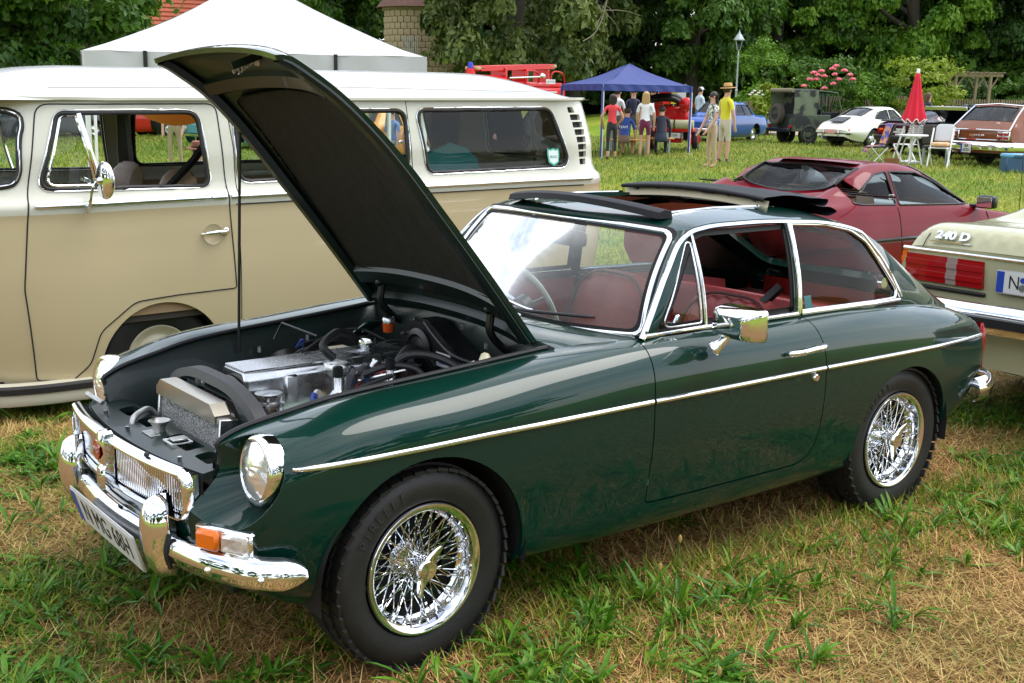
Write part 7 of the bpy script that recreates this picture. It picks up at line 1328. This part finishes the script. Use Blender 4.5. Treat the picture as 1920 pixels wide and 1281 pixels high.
# ---------------------------------------------------------------- people
SKIN = mat('skin', (.52, .29, .20), .55); 
def cloth(n, c, c2=None, sc=12): return mat(n, c, .8, noise=(sc, c2, .04) if c2 else None, sheen=.2)
def person(label, loc, heading, H=1.72, top=(.5, .5, .5), bottom=(.1, .1, .1), shoes=(.05, .05, .05), hair=(.03, .02, .015), hairlen=0, hat=None, pose='stand', sleeve=.45, leg=1., arms=((.035, .04, .25), (.045, .07, .12)), lean=0., topm=None, slim=1., cap=None, group='people at the show'):
    """one continuous skinned body; arms: (out, forward, elbow bend) per side; leg = covered share of the leg"""
    t_ = thing('person', label, 'person', tuple(loc), -R_(heading), group); k = H/1.72; V = []; E = []; R3 = []; tag = []
    def v(p, r, prev=None, tg=0):
        V.append(np.array(p, float)*k); R3.append(r*k); tag.append(tg)
        if prev is not None: E.append((prev, len(V)-1))
        return len(V)-1
    sit = pose == 'sit'; hz_ = .50 if sit else .93; fl = lean
    pel = v((0, 0, hz_), (.150*slim, .105), None, 1) if False else v((0, 0, hz_), .125*slim, None, 1)
    wai = v((0, .01+fl*.10, hz_+.14), .112*slim, pel, 0); che = v((0, .02+fl*.26, hz_+.33), .132*slim, wai, 0); upc = v((0, .01+fl*.36, hz_+.45), .105, che, 0); nec = v((0, .02+fl*.42, hz_+.55), .052, upc, 3); hd = v((0, .04+fl*.50, hz_+.66), .082, nec, 3); v((0, .035+fl*.54, hz_+.745), .078, hd, 3)
    for s, (ao, af, eb) in ((-1, arms[0]), (1, arms[1])):
        sh = v((s*.165, .01+fl*.36, hz_+.455), .062*slim, upc, 0); ex, ey, ez = s*(.19+ao), fl*.36+af*.5, hz_+.455-.27; el_ = v((ex, ey, ez), .043, sh, 4); wx, wy, wz = s*(.19+ao*1.1-eb*.10), ey+af*.5+.22*math.sin(eb), ez-.25*math.cos(eb); wr_ = v((wx, wy, wz), .030, el_, 5); fx, fy, fz = (wx-ex)*.34, (wy-ey)*.34, (wz-ez)*.34; pa = v((wx+fx, wy+fy, wz+fz), .033, wr_, 3)
        for q in range(5): o = (q-2)*.016; v((wx+fx*1.9+(s*-.03 if q == 0 else 0), wy+fy*1.9+o, wz+fz*(1.5 if q == 0 else 2.05-.08*abs(q-2))), .010, pa, 3)
    for s in (-1, 1):
        hp = v((s*.09, 0, hz_-.06), .095*slim, pel, 1)
        if sit: kn = v((s*.13, .42, hz_-.04), .066, hp, 1); an = v((s*.13, .40, .10), .042, kn, 2)
        else: kn = v((s*.10, .02+.02*s, .50), .063, hp, 1); an = v((s*.105, -.02+.03*s, .10), .040, kn, 2)
        y0 = .40 if sit else -.02+.03*s; hl_ = v((s*.108, y0+.03, .045), .042, an, 6); v((s*.118, y0+.16, .035), .034, hl_, 6)
    me = bpy.data.meshes.new('body'); me.from_pydata([tuple(p) for p in V], E, []); ob = bpy.data.objects.new('body_tmp', me); COL.objects.link(ob); ob.modifiers.new('s', 'SKIN'); sv = me.skin_vertices[0].data
    for i, r in enumerate(R3): sv[i].radius = (r, r*.82 if tag[i] in (0, 1) else r); sv[i].use_root = i == 0
    sb_ = ob.modifiers.new('d', 'SUBSURF'); sb_.levels = 1; sb_.render_levels = 1; dg = bpy.context.evaluated_depsgraph_get(); dg.update(); m2 = bpy.data.meshes.new_from_object(ob.evaluated_get(dg)); bpy.data.objects.remove(ob)
    m2.name = 'body'; n = len(m2.polygons); C_ = np.array([p.center for p in m2.polygons]) if n else np.zeros((0, 3))
    # nearest bone decides cloth or skin
    best = np.full(n, 1e9); mi = np.zeros(n, np.int32)
    for a, b in E:
        p0, p1 = V[a], V[b]; d = p1-p0; t = np.clip(((C_-p0)@d)/(d@d+1e-9), 0, 1); ds = np.linalg.norm(C_-(p0+t[:, None]*d), axis=1)-(R3[a]*(1-t)+R3[b]*t)*.9; ta, tb = tag[a], tag[b]
        if tb == 3: col = np.where((t < .35) & (ta == 0), 0, 1)
        elif tb == 4: col = np.where(t < sleeve*2, 0, 1)
        elif tb == 5: col = np.where(t < sleeve*2-1, 0, 1)
        elif tb == 1: col = np.full(n, 2) if leg > .4 or ta == 1 and b < 4 else np.where(t < leg*2, 2, 1); col = np.where(t < leg*2, 2, 1) if (ta == 1 and a != pel) else np.full(n, 2)
        elif tb == 2: col = np.where(t < leg*2-1, 2, 1)
        elif tb == 6: col = np.full(n, 3)
        else: col = np.where((a == pel) & (t < .35), 2, 0)
        k_ = ds < best; best[k_] = ds[k_]; mi[k_] = col[k_]
    nm = label.replace(' ', '_')[:18]
    for q in (topm or cloth('top_%.2f_%.2f_%.2f' % tuple(top), top), SKIN, cloth('low_%.2f_%.2f_%.2f' % tuple(bottom), bottom), cloth('shoe_%.2f_%.2f_%.2f' % tuple(shoes), shoes)): m2.materials.append(q)
    m2.polygons.foreach_set('material_index', mi); m2.polygons.foreach_set('use_smooth', np.ones(n, bool)); m2.update(); link(bpy.data.objects.new('body', m2), t_)
    hc = V[hd]+np.array([0, 0, .03])*k; HM = mat('hair_%.2f_%.2f_%.2f' % tuple(hair), hair, .6); mb = MB(); mb.ball(hc+np.array([0, -.022, .028])*k, np.array([.094, .100, .098])*k, 14, 10)
    if hairlen:
        G = [[(hc[0]+wd*k*math.sin(a)*.095, hc[1]+k*(-.075-.03*math.cos(a)+.03*zf), hc[2]+k*(.05-hairlen*zf)) for a in np.linspace(-1.7, 1.7, 9)] for zf, wd in ((0, .95), (.2, 1.1), (.5, 1.15), (.8, 1.0), (1, .45))]; mb.grid(np.array(G), flip=True); mb.grid(np.array(G)-np.array([0, .02, 0]))
    mb.build('hair', HM, t_, 180); MB().ball(hc+np.array([0, .085, -.015])*k, np.array([.014, .022, .020])*k, 8, 6).build('nose', SKIN, t_, 180)
    for s in (-1, 1): MB().ball(hc+np.array([s*.084, .005, -.012])*k, np.array([.012, .02, .030])*k, 8, 6).build('ear', SKIN, t_, 180); MB().ball(hc+np.array([s*.032, .076, .008])*k, np.array([.010, .006, .006])*k, 6, 4).build('eye', BLACK, t_, 180)
    MB().ball(hc+np.array([0, .078, -.052])*k, np.array([.026, .008, .007])*k, 8, 4).build('mouth', mat('lips', (.38, .12, .10), .5), t_, 180)
    if hat: o = MB().lathe([(.19, .055), (.185, .065), (.105, .07), (.10, .15), (.085, .172), (0, .165)], hc, (0, -.08, 1), 24).build('hat', mat('hat_%.2f_%.2f' % hat[:2], hat, .8), t_); MB().lathe([(.107, .072), (.105, .098)], hc, (0, -.08, 1), 24).build('hat_band', mat('hat_band', (.06, .03, .02), .7), t_)
    if cap: MB().lathe([(.103, .03), (.102, .08), (.07, .125), (0, .135)], hc, (0, 0, 1), 18).build('cap', mat('cap_white', (.8, .8, .8), .7), t_); MB().prism([(.09*math.sin(a), .07+.09*math.cos(a)) for a in np.linspace(-1.5, 1.5, 10)], hc+np.array([0, 0, .04]), (1, 0, 0), (0, 1, 0), .012).build('cap_peak', mat('cap_white'), t_)
    return t_
PATT = mat('patterned_blouse', (.75, .75, .72), .8, noise=(38, (.02, .02, .025), .02)); PATB = mat('blue_patterned_shirt', (.55, .65, .78), .8, noise=(30, (.08, .18, .42), .03))
w1_ = person('woman in a black and white patterned blouse and beige trousers, standing on the grass', at(1331, 26.6), 290, 1.66, bottom=(.42, .30, .19), shoes=(.50, .30, .20), hairlen=.30, topm=PATT, sleeve=.30, leg=.93, arms=((.03, .10, .5), (.02, .16, .3)), slim=.98); 
V_, F_ = pad((.27, .20, .62), (.08, .05, .16)); MB().add(V_, F_).build('red_bag', mat('bag_red', (.5, .02, .03), .5), w1_)
person('man in a yellow shirt, straw hat and pale shorts behind the woman in patterned blouse', at(1353, 28.2), 100, 1.80, top=(.62, .55, .02), bottom=(.50, .44, .34), hat=(.52, .30, .10), sleeve=.36, leg=.52, slim=1.12, shoes=(.10, .08, .07))
person('woman in a red top and black trousers with a shoulder bag under the blue tent', at(1141, 30.6), 35, 1.66, top=(.66, .04, .05), bottom=(.012, .012, .015), hair=(.02, .012, .01), hairlen=.22, leg=.82, sleeve=.2, arms=((.10, .02, .7), (.10, .02, .9)))
person('long-haired blonde woman in a white shirt and burgundy shorts by the bench', at(1203, 31.4), 48, 1.70, top=(.74, .74, .78), bottom=(.13, .008, .05), hair=(.42, .27, .11), hairlen=.50, sleeve=.32, leg=.34, shoes=(.45, .28, .2), slim=1.05)
ts = person('man in a blue team shirt seated on the bench under the blue tent', at(1164, 31.9, .0), 60, 1.74, top=(.01, .05, .25), bottom=(.16, .10, .06), pose='sit', sleeve=.4, leg=.55, lean=.5, slim=1.1)
text_mesh('shirt_lettering', 'TEAM', .09, WHITEPLATE, ts, (0, -.05, .90), (-1, 0, 0), (0, .35, 1), .002) if False else text_mesh('shirt_lettering', 'TEAM', .10, WHITEPLATE, ts, (0, -.115, .80), (1, 0, 0), (0, .38, 1), .002)
person('person in dark clothes seated right of the blonde woman under the blue tent', at(1234, 32.2), 45, 1.76, top=(.008, .012, .03), bottom=(.02, .03, .06), pose='sit', sleeve=.9, leg=1, lean=.6, slim=1.2)
person('man in a white shirt standing at the back of the blue tent', at(1149, 36.5), 70, 1.82, top=(.75, .75, .78), sleeve=.4); person('man in a navy shirt standing behind the blue tent table', at(1179, 36.8), 215, 1.80, top=(.012, .016, .05), sleeve=.4); person('man with a white cap standing behind the red pump trailer', at(1214, 38), 180, 1.80, top=(.72, .72, .75), cap=1, sleeve=.4)
person('man with a white cap and pale shirt behind the blue saloon', at(1303, 44), 100, 1.85, top=(.45, .52, .60), cap=1, sleeve=.4); person('woman in a black top with her hand to her face behind the dark maroon coupe', at(1730, 37.5), 110, 1.75, top=(.01, .01, .012), hair=(.10, .05, .03), hairlen=.2, sleeve=.1, arms=((.05, .0, .3), (.02, .30, 2.2)))
person('person in a dark shirt at the right edge behind the estate', at(1925, 33), 270, 1.85, top=(.02, .02, .025), sleeve=.4, arms=((.25, .4, .4), (.25, .4, .4)))
person('man in a blue patterned shirt and khaki trousers walking beyond the bus', at(316, 26.5), 220, 1.78, bottom=(.33, .25, .15), shoes=(.75, .75, .75), topm=PATB, sleeve=.36)
for i, (u, d, c, l) in enumerate(((358, 19.6, (.36, .13, .09), 'person in a reddish brown hat sitting on the grass behind the bus'), (381, 18.8, (.62, .48, .28), 'person in a cream straw hat sitting on the grass behind the bus'))): p = at(u, d); person(l, (p[0], p[1], p[2]-.42), 30, 1.66, top=(.62, .45, .50) if i == 0 else (.7, .7, .7), bottom=(.1, .1, .15), pose='sit', hat=c, sleeve=.5)
dv = person('driver in a blue shirt sitting in the orange car', (*at(728, 30.2)[:2], float(at(728, 30.2)[2])+.10), 250, 1.70, top=(.12, .20, .40), pose='sit', sleeve=.4)
# benches
PINE = mat('bench_orange', (.62, .27, .04), .5, coat=.3)
for u, d, w_, l in ((1166, 32.0, 1.15, 'orange wooden beer bench under the seated man in blue'), (1228, 32.4, .9, 'orange wooden beer bench under the seated person in dark clothes')):
    p = at(u, d); b_ = thing('bench', l, 'bench', tuple(p), -YAW-.1, 'beer benches'); MB().box((0, 0, .46), (w_, .25, .03), None, .008).build('seat', PINE, b_)
    for x in (-w_*.36, w_*.36):
        for y in (-.09, .09): MB().box((x, y, .22), (.04, .03, .45)).build('leg', IRON, b_)
p = at(1182, 34.6); tb = thing('table', 'white folding table with papers at the back of the blue tent', 'table', tuple(p), -YAW); MB().box((0, 0, .74), (1.5, .6, .04), None, .01).build('table_top', POLE, tb)
for x in (-.65, .65):
    for y in (-.25, .25): MB().cyl((x, y, 0), (x, y, .73), .018, n=6).build('leg', IRON, tb)
# ---------------------------------------------------------------- garden furniture by the estate
REDC = mat('red_parasol', (.62, .005, .03), .7, bump=(6, .2)); p = at(1708, 28.5); ps = thing('parasol', 'closed bright red parasol with white tip', 'parasol', tuple(p)); sec = []
for z, r in ((1.02, .25), (1.06, .248), (1.25, .20), (1.6, .13), (1.95, .07), (2.13, .045), (2.15, .0)): sec.append([(r*(1+.16*math.cos(a*8))*math.cos(a), r*(1+.16*math.cos(a*8))*math.sin(a), z+(.05*math.cos(a*8) if z < 1.1 else 0)) for a in np.linspace(0, 2*PI, 64, endpoint=False)])
MB().grid(np.array(sec), wrap=True, flip=True).build('canopy', REDC, ps, 180); MB().cyl((0, 0, 0), (0, 0, 2.15), .022, n=10).build('pole', POLE, ps); MB().lathe([(.04, 2.12), (.045, 2.18), (.03, 2.23), (0, 2.24)], (0, 0, 0), (0, 0, 1), 12).build('tip', POLE, ps); MB().lathe([(.25, 0), (.25, .06), (.05, .1)], (0, 0, 0), (0, 0, 1), 18).build('foot', POLE, ps); MB().tube([(.25*(1+.16*math.cos(a*8))*math.cos(a), .25*(1+.16*math.cos(a*8))*math.sin(a), 1.015+.05*math.cos(a*8)) for a in np.linspace(0, 2*PI, 64, endpoint=False)], .012, 5, closed=True).build('edging', POLE, ps)
WHW = mat('white_painted_wood', (.78, .78, .78), .5)
p = at(1706, 27.7); tb = thing('garden_table', 'round white garden table under the red parasol', 'table', tuple(p)); MB().lathe([(0, .72), (.37, .72), (.38, .70), (.37, .68), (0, .68)], (0, 0, 0), (0, 0, 1), 28).build('table_top', WHW, tb)
for a in (.5, 2.1, 3.7, 5.3): MB().tube([(.28*math.cos(a), .28*math.sin(a), 0), (.12*math.cos(a), .12*math.sin(a), .68)], .02, 5).build('leg', WHW, tb)
def fold_chair(label, u, d, rz, m, extra=None):
    p = at(u, d); c = thing('folding_chair', label, 'chair', tuple(p), rz, 'garden chairs'); 
    for s in (-.22, .22):
        MB().box((0, s, .42), (.035, .03, 1.02), rotm(0, -.42, 0)).build('leg', m, c); MB().box((0, s*.9, .23), (.035, .03, .58), rotm(0, .75, 0)).build('leg', m, c)
    for k in range(7): MB().box((-.2+.065*k, 0, .45), (.05, .40, .018), None, .004).build('seat_slat', m, c)
    for k in range(6): MB().box((-.30-.022*k, 0, .62+.055*k), (.016, .42, .045), rotm(0, -.42, 0), .003).build('back_slat', m, c)
    return c
fold_chair('white slatted folding chair behind the round garden table', 1696, 28.9, 1.2, WHW); c2 = fold_chair('white folding chair in front of the estate bumper, right of the table', 1762, 27.0, PI+.35, WHW)
V_, F_ = pad((.02, 0, .53), (.40, .38, .09)); MB().add(V_, F_).build('cushion', mat('peach_cushion', (.70, .30, .14), .8, noise=(9, (.75, .55, .35))), c2, 180); V_, F_ = pad((-.33, 0, .78), (.06, .40, .42), rotm(0, -.42, 0)); MB().add(V_, F_).build('back_cushion', CANV, c2, 180)
WICK = mat('wicker_grey', (.07, .06, .055), .8, bump=(60, 1.0)); p = at(1752, 28.2); wc = thing('wicker_chair', 'dark wicker chair back right of the red parasol', 'chair', tuple(p), .5, 'garden chairs'); MB().box((0, 0, .72), (.05, .60, .46), rotm(0, -.2, 0), .02).build('backrest', WICK, wc); MB().box((.26, 0, .42), (.52, .58, .06), None, .02).build('seat', WICK, wc)
for x in (.03, .48):
    for y in (-.26, .26): MB().cyl((x, y, 0), (x, y, .42), .018, n=6).build('leg', IRON, wc)
TOWEL = mat('patterned_towel', (.60, .25, .10), .85, noise=(9, (.05, .08, .30), .05)); p = at(1640, 27.6); dc = thing('camp_chair', 'dark camping chair with a colourful towel left of the garden table', 'chair', tuple(p), 2.6, 'garden chairs'); MB().box((-.25, 0, .70), (.03, .48, .50), rotm(0, -.35, 0), .01).build('backrest', BLACK, dc); MB().box((0, 0, .42), (.46, .46, .03), None, .01).build('seat', BLACK, dc); MB().grid(np.array([[(x, y+.01*math.sin(y*30), z) for x, z in ((-.38, .80), (-.35, .97), (-.30, .95), (-.22, .70), (-.15, .46), (.1, .45), (.22, .42), (.24, .30))] for y in np.linspace(-.19, .19, 7)])).build('towel', TOWEL, dc, 180)
for y in (-.22, .22):
    for a, b in (((-.2, 0), (.2, .42)), ((.2, 0), (-.2, .42))): MB().cyl((a[0], y, a[1]), (b[0], y, b[1]), .014, n=6).build('leg', STEEL, dc)
p = at(1905, 25.6); cb_ = thing('cool_box', 'blue cool box on the grass behind the pale sage saloon', 'box', tuple(p), -.6); MB().box((0, 0, .18), (.52, .32, .34), None, .03).build('box_body', mat('box_blue', (.03, .08, .16), .5), cb_); MB().box((0, 0, .37), (.54, .34, .09), None, .03).build('lid', mat('box_lid', (.12, .33, .50), .5), cb_); MB().box((0, -.175, .36), (.2, .02, .06), None, .008).build('handle', mat('box_blue'), cb_)
p = at(1672, 26.9); bk_ = thing('basket', 'brown wicker basket on the grass beside the camping chair', 'basket', tuple(p)); MB().lathe([(.13, 0), (.18, .20), (.17, .20), (.12, .02), (0, .02)], (0, 0, 0), (0, 0, 1), 18).build('bowl', mat('basket_brown', (.25, .11, .04), .8, bump=(50, 1.)), bk_); MB().tube(path([(-.17, 0, .2), (-.12, 0, .36), (0, 0, .42), (.12, 0, .36), (.17, 0, .2)], 16), .012, 6).build('handle', mat('basket_brown'), bk_)
# ---------------------------------------------------------------- camouflaged jeep
CAMO = mat('camouflage', (.055, .075, .045), .75, noise=(1.6, (.012, .014, .013), .03), bump=(20, .1)); CAMC = mat('camouflage_canvas', (.12, .15, .09), .85, noise=(1.8, (.022, .024, .022), .03), bump=(7, .35))
h = R_(106); bp0 = at(1462, 40); f_ = np.array([math.sin(h), math.cos(h)]); jp = thing('jeep', 'camouflaged open jeep with canvas top and rear spare wheel', 'jeep', (bp0[0]+f_[0]*2.6, bp0[1]+f_[1]*2.6, bp0[2]), math.atan2(-math.cos(h), -math.sin(h)))
def jbox(n, c, s, m=CAMO, r=None, b=.02, mir=False): MB().box(c, s, r, b).build(n, m, jp, mirror=mir)
jbox('tub_side', (1.95, -.66, .72), (1.5, .08, .55), mir=True); jbox('tub_rear', (2.66, 0, .70), (.08, 1.36, .50)); jbox('floor', (1.3, 0, .50), (2.7, 1.3, .08)); jbox('bonnet', (.05, 0, .92), (1.15, 1.05, .24), b=.06); jbox('front_wing', (.0, -.64, .82), (1.1, .30, .12), mir=True); jbox('grille_panel', (-.56, 0, .78), (.08, 1.3, .42)); jbox('dashboard', (.68, 0, .98), (.16, 1.25, .20), BLACK); jbox('rear_bumper', (2.78, 0, .48), (.10, 1.30, .12), BLACK)
for s in (-1, 1): MB().tube([(.66, s*.60, 1.0), (.92, s*.58, 1.72)], .025, 6).build('screen_post', CAMO, jp); MB().tube([(1.55, s*.64, .95), (1.55, s*.62, 1.72)], .022, 6).build('hoop', BLACK, jp)
MB().cyl((.92, -.58, 1.72), (.92, .58, 1.72), .025, n=6).build('screen_rail', CAMO, jp); MB().add([(.68, -.58, 1.05), (.68, .58, 1.05), (.90, .56, 1.68), (.90, -.56, 1.68)], [(0, 1, 2, 3)]).build('windscreen', GLASS, jp)
cvr = [[(x, y, z-.05*abs(y/.66)**3) for y in np.linspace(-.66, .66, 9)] for x, z in ((.88, 1.76), (1.3, 1.80), (1.7, 1.83), (2.2, 1.84), (2.62, 1.83), (2.68, 1.78))]; MB().grid(np.array(cvr), flip=True).build('canvas_roof', CAMC, jp, 180)
for s in (-1, 1): MB().grid(np.array([[(x+.02*math.sin(k*9), s*(.66+.03*(1-k)+.01*math.sin(x*14+k*5)), 1.79-.85*k) for k in np.linspace(0, 1, 7)] for x in np.linspace(1.72, 2.66, 12)]), flip=s < 0).build('canvas_side', CAMC, jp, 180)
MB().cyl((2.70, -.62, 1.78), (2.70, .62, 1.78), .07, n=10).build('rolled_flap', mat('canvas_roll', (.20, .17, .11), .85), jp)
for x in (0, 2.02):
    for s in (-1, 1): steel_wheel(jp, x, s*.62, .34, s, .345, .20, .19, CAMO)
sp_w = bpy.data.objects.new('spare_wheel', None); sp_w.location = (2.84, -.05, 1.0); sp_w.rotation_euler = (0, 0, PI/2); link(sp_w, jp); mb = wheel_tyre(MB(), (0, 0, 0), .34, .2, .19, 40); tread_blocks(mb, (0, 0, 0), .34, .19, 28); mb.build('tyre', mat('dusty_tyre', (.07, .058, .045), .8), sp_w); MB().lathe([(.2, .05), (.15, .02), (0, .03)], (0, 0, 0), (0, -1, 0), 20).build('rim', CAMO, sp_w)
for s in (-1, 1): MB().box((2.72, s*.60, .60), (.06, .12, .10), None, .01).build('tail_lamp', REDLENS, jp); seat(jp, 1.15, s*.32, .72, BLACK, .44, .45, .2, pleats=False)
pq = bpy.data.objects.new('number_plate', None); link(pq, jp); plate(pq, (2.80, -.50, .74), (0, 1, 0), (0, 0, 1), .30, .12, 'N 70H', .09); MB().tube([(.78, .32, 1.15)]+[(.78+.06*math.cos(a), .32+.19*math.sin(a), 1.15+.19*math.cos(a)) for a in np.linspace(0, 6.2, 20)], .012, 5).build('steering_wheel', BLACK, jp)
# ---------------------------------------------------------------- fire engine behind the bus
FIRE = mat('fire_red', (.55, .012, .015), .35, coat=.8); LADW = mat('ladder_wood', (.50, .33, .16), .6); p = at(928, 37); p[2] -= .10; h = R_(258)
fe = thing('fire_engine', 'red fire engine with roof ladder and blue beacon behind the bus', 'fire engine', tuple(p), math.atan2(-math.cos(h), -math.sin(h)))
def fb(n, c, s, m=FIRE, b=.04, r=None, par=None): return MB().box(c, s, r, b).build(n, m, par or fe)
fb('cab', (-1.35, 0, 1.35), (1.5, 2.0, 1.9), b=.15); MB().grid(np.array([[(x, y, 2.28+.14*(1-(y/1.0)**4)*(1 if -2.0 < x < -.75 else .5)) for y in np.linspace(-1, 1, 13)] for x in (-2.12, -2.05, -1.9, -1.3, -.8, -.65)]), flip=True).build('cab_roof', FIRE, fe, 180); fb('equipment_body', (.75, 0, 1.30), (2.7, 2.0, 1.55), b=.08); fb('rear_deck', (1.2, 0, 2.15), (1.9, 1.7, .18), b=.06); fb('windscreen', (-2.10, 0, 1.85), (.04, 1.7, .55), DARKIN)
MB().lathe([(.17, 2.36), (.14, 2.5), (.11, 2.58)], (-1.85, -.45, 0), (0, 0, 1), 16).build('beacon_base', FIRE, fe); MB().lathe([(.085, 2.58), (.085, 2.70), (.05, 2.76), (0, 2.77)], (-1.85, -.45, 0), (0, 0, 1), 16).build('beacon', mat('beacon_blue', (.02, .04, .45), .15, coat=1), fe)
lf = bpy.data.objects.new('roof_ladder', None); link(lf, fe)
for y in (-.62, -.18): MB().box((.15, y, 2.66), (3.5, .06, .16), rotm(0, -.045, 0), .01).build('ladder_rail', FIRE, lf)
for k in range(13): MB().cyl((-1.5+.27*k, -.62, 2.59+.012*k), (-1.5+.27*k, -.18, 2.59+.012*k), .018, n=6).build('rung', LADW, lf)
for x in (-1.6, 1.85): MB().box((x, -.4, 2.66+.045*x), (.35, .5, .10), rotm(0, -.045, 0), .02).build('ladder_end', LADW, lf)
for x in (-.5, .5, 1.55): fb('ladder_support', (x, -.4, 2.4), (.10, .6, .45), b=.01)
for x in (.6, 1.9): MB().tube(path([(x-.35, -.8, 2.2), (x-.32, -.8, 2.52), (x, -.8, 2.58), (x+.26, -.8, 2.5), (x+.35, -.8, 2.1)], 20), .025, 6).build('grab_hoop', FIRE, fe)
MB().lathe([(.10, 0), (.06, .08), (0, .09)], (.95, -.92, 2.42), (0, -1, 0), 14).build('searchlight', STEEL, fe); MB().tube([(-.6, -.9, 2.33), (.9, -.9, 2.40)], .03, 6).build('suction_pipe', STEEL, fe); pq = bpy.data.objects.new('number_plate', None); link(pq, fe); plate(pq, (1.25, -1.02, 2.26), (1, 0, 0), (0, 0, 1), .46, .13, 'LAU M 522', .10, False)
for x in (-1.4, 1.3):
    for s in (-1, 1): steel_wheel(fe, x, s*.85, .45, s, .45, .26, .24, FIRE)
# red pump trailer under the blue tent
p = at(1258, 34.6); pt_ = thing('pump_trailer', 'red fire pump trailer with rolled hose under the blue tent', 'trailer', tuple(p), -YAW-.25)
def tb_(n, c, s, m=FIRE, b=.02, r=None): return MB().box(c, s, r, b).build(n, m, pt_)
tb_('chassis', (0, 0, .62), (1.25, 1.3, .10)); tb_('pump_case', (-.05, .1, .98), (.95, .8, .62), b=.08); tb_('control_panel', (-.42, -.35, 1.05), (.28, .12, .7)); tb_('axle_frame', (0, 0, .42), (.5, .5, .34)); MB().cyl((-.10, -.60, .78), (.62, -.60, .78), .13, n=20).build('rolled_mat', mat('khaki_roll', (.46, .43, .27), .8), pt_)
for x in (.08, .5): MB().lathe([(.135, -.02), (.136, .02)], (x, -.60, .78), (1, 0, 0), 20).build('mat_strap', BLACK, pt_)
for y, z in ((-.15, 1.42), (.05, 1.5)): MB().tube(path([(-.75, y, z), (-.35, y-.05, z+.07), (.1, y, z), (.2, y, z-.1)], 16), .085, 10).build('suction_hose', RUBBER, pt_)
MB().lathe([(.2, 0), (.2, .12), (.12, .2), (0, .22)], (.35, -.3, 1.32), (0, -1, .2), 20).build('hose_drum', FIRE, pt_); MB().lathe([(.19, .0), (.14, .05)], (.35, -.42, 1.33), (0, -1, .2), 4).build('drum_stripe', WHITEPLATE, pt_); pq = bpy.data.objects.new('number_plate', None); link(pq, pt_); plate(pq, (.05, -.68, .47), (1, 0, 0), (0, 0, 1), .42, .14, 'T 1008', .10, False)
for s in (-1, 1): tb_('stay', (s*.5, -.2, .35), (.08, .5, .3), r=rotm(.3, 0, 0)); steel_wheel(pt_, .0, s*.05, .3, s, .01, .005, .01, FIRE) if False else None
for x in (-.62, .62): w_ = bpy.data.objects.new('wheel', None); w_.location = (x, .15, .32); w_.rotation_euler = (0, 0, PI/2); link(w_, pt_); wheel_tyre(MB(), (0, 0, 0), .32, .18, .18, 36).build('tyre', TYRE, w_); MB().lathe([(.18, .05), (.1, .02), (0, .04)], (0, 0, 0), (0, 1, 0), 20).build('rim', FIRE, w_); MB().lathe([(.18, .05), (.1, .02), (0, .04)], (0, 0, 0), (0, -1, 0), 20).build('rim', FIRE, w_)
for i, (u, m_) in enumerate(((1236, FIRE), (1255, mat('banner_yellow', (.55, .40, .02), .6)), (1268, CANV))):
    p = at(u, 38.5); b_ = thing('banner', ['red', 'yellow', 'white'][i]+' display board behind the pump trailer', 'board', tuple(p), -YAW, 'display boards'); MB().box((0, 0, 1.62), ([.40, .2, .32][i], .03, .62), None, .005).build('board_face', m_, b_); MB().cyl((0, .03, 0), (0, .03, 1.4), .02, n=6).build('stand', IRON, b_)
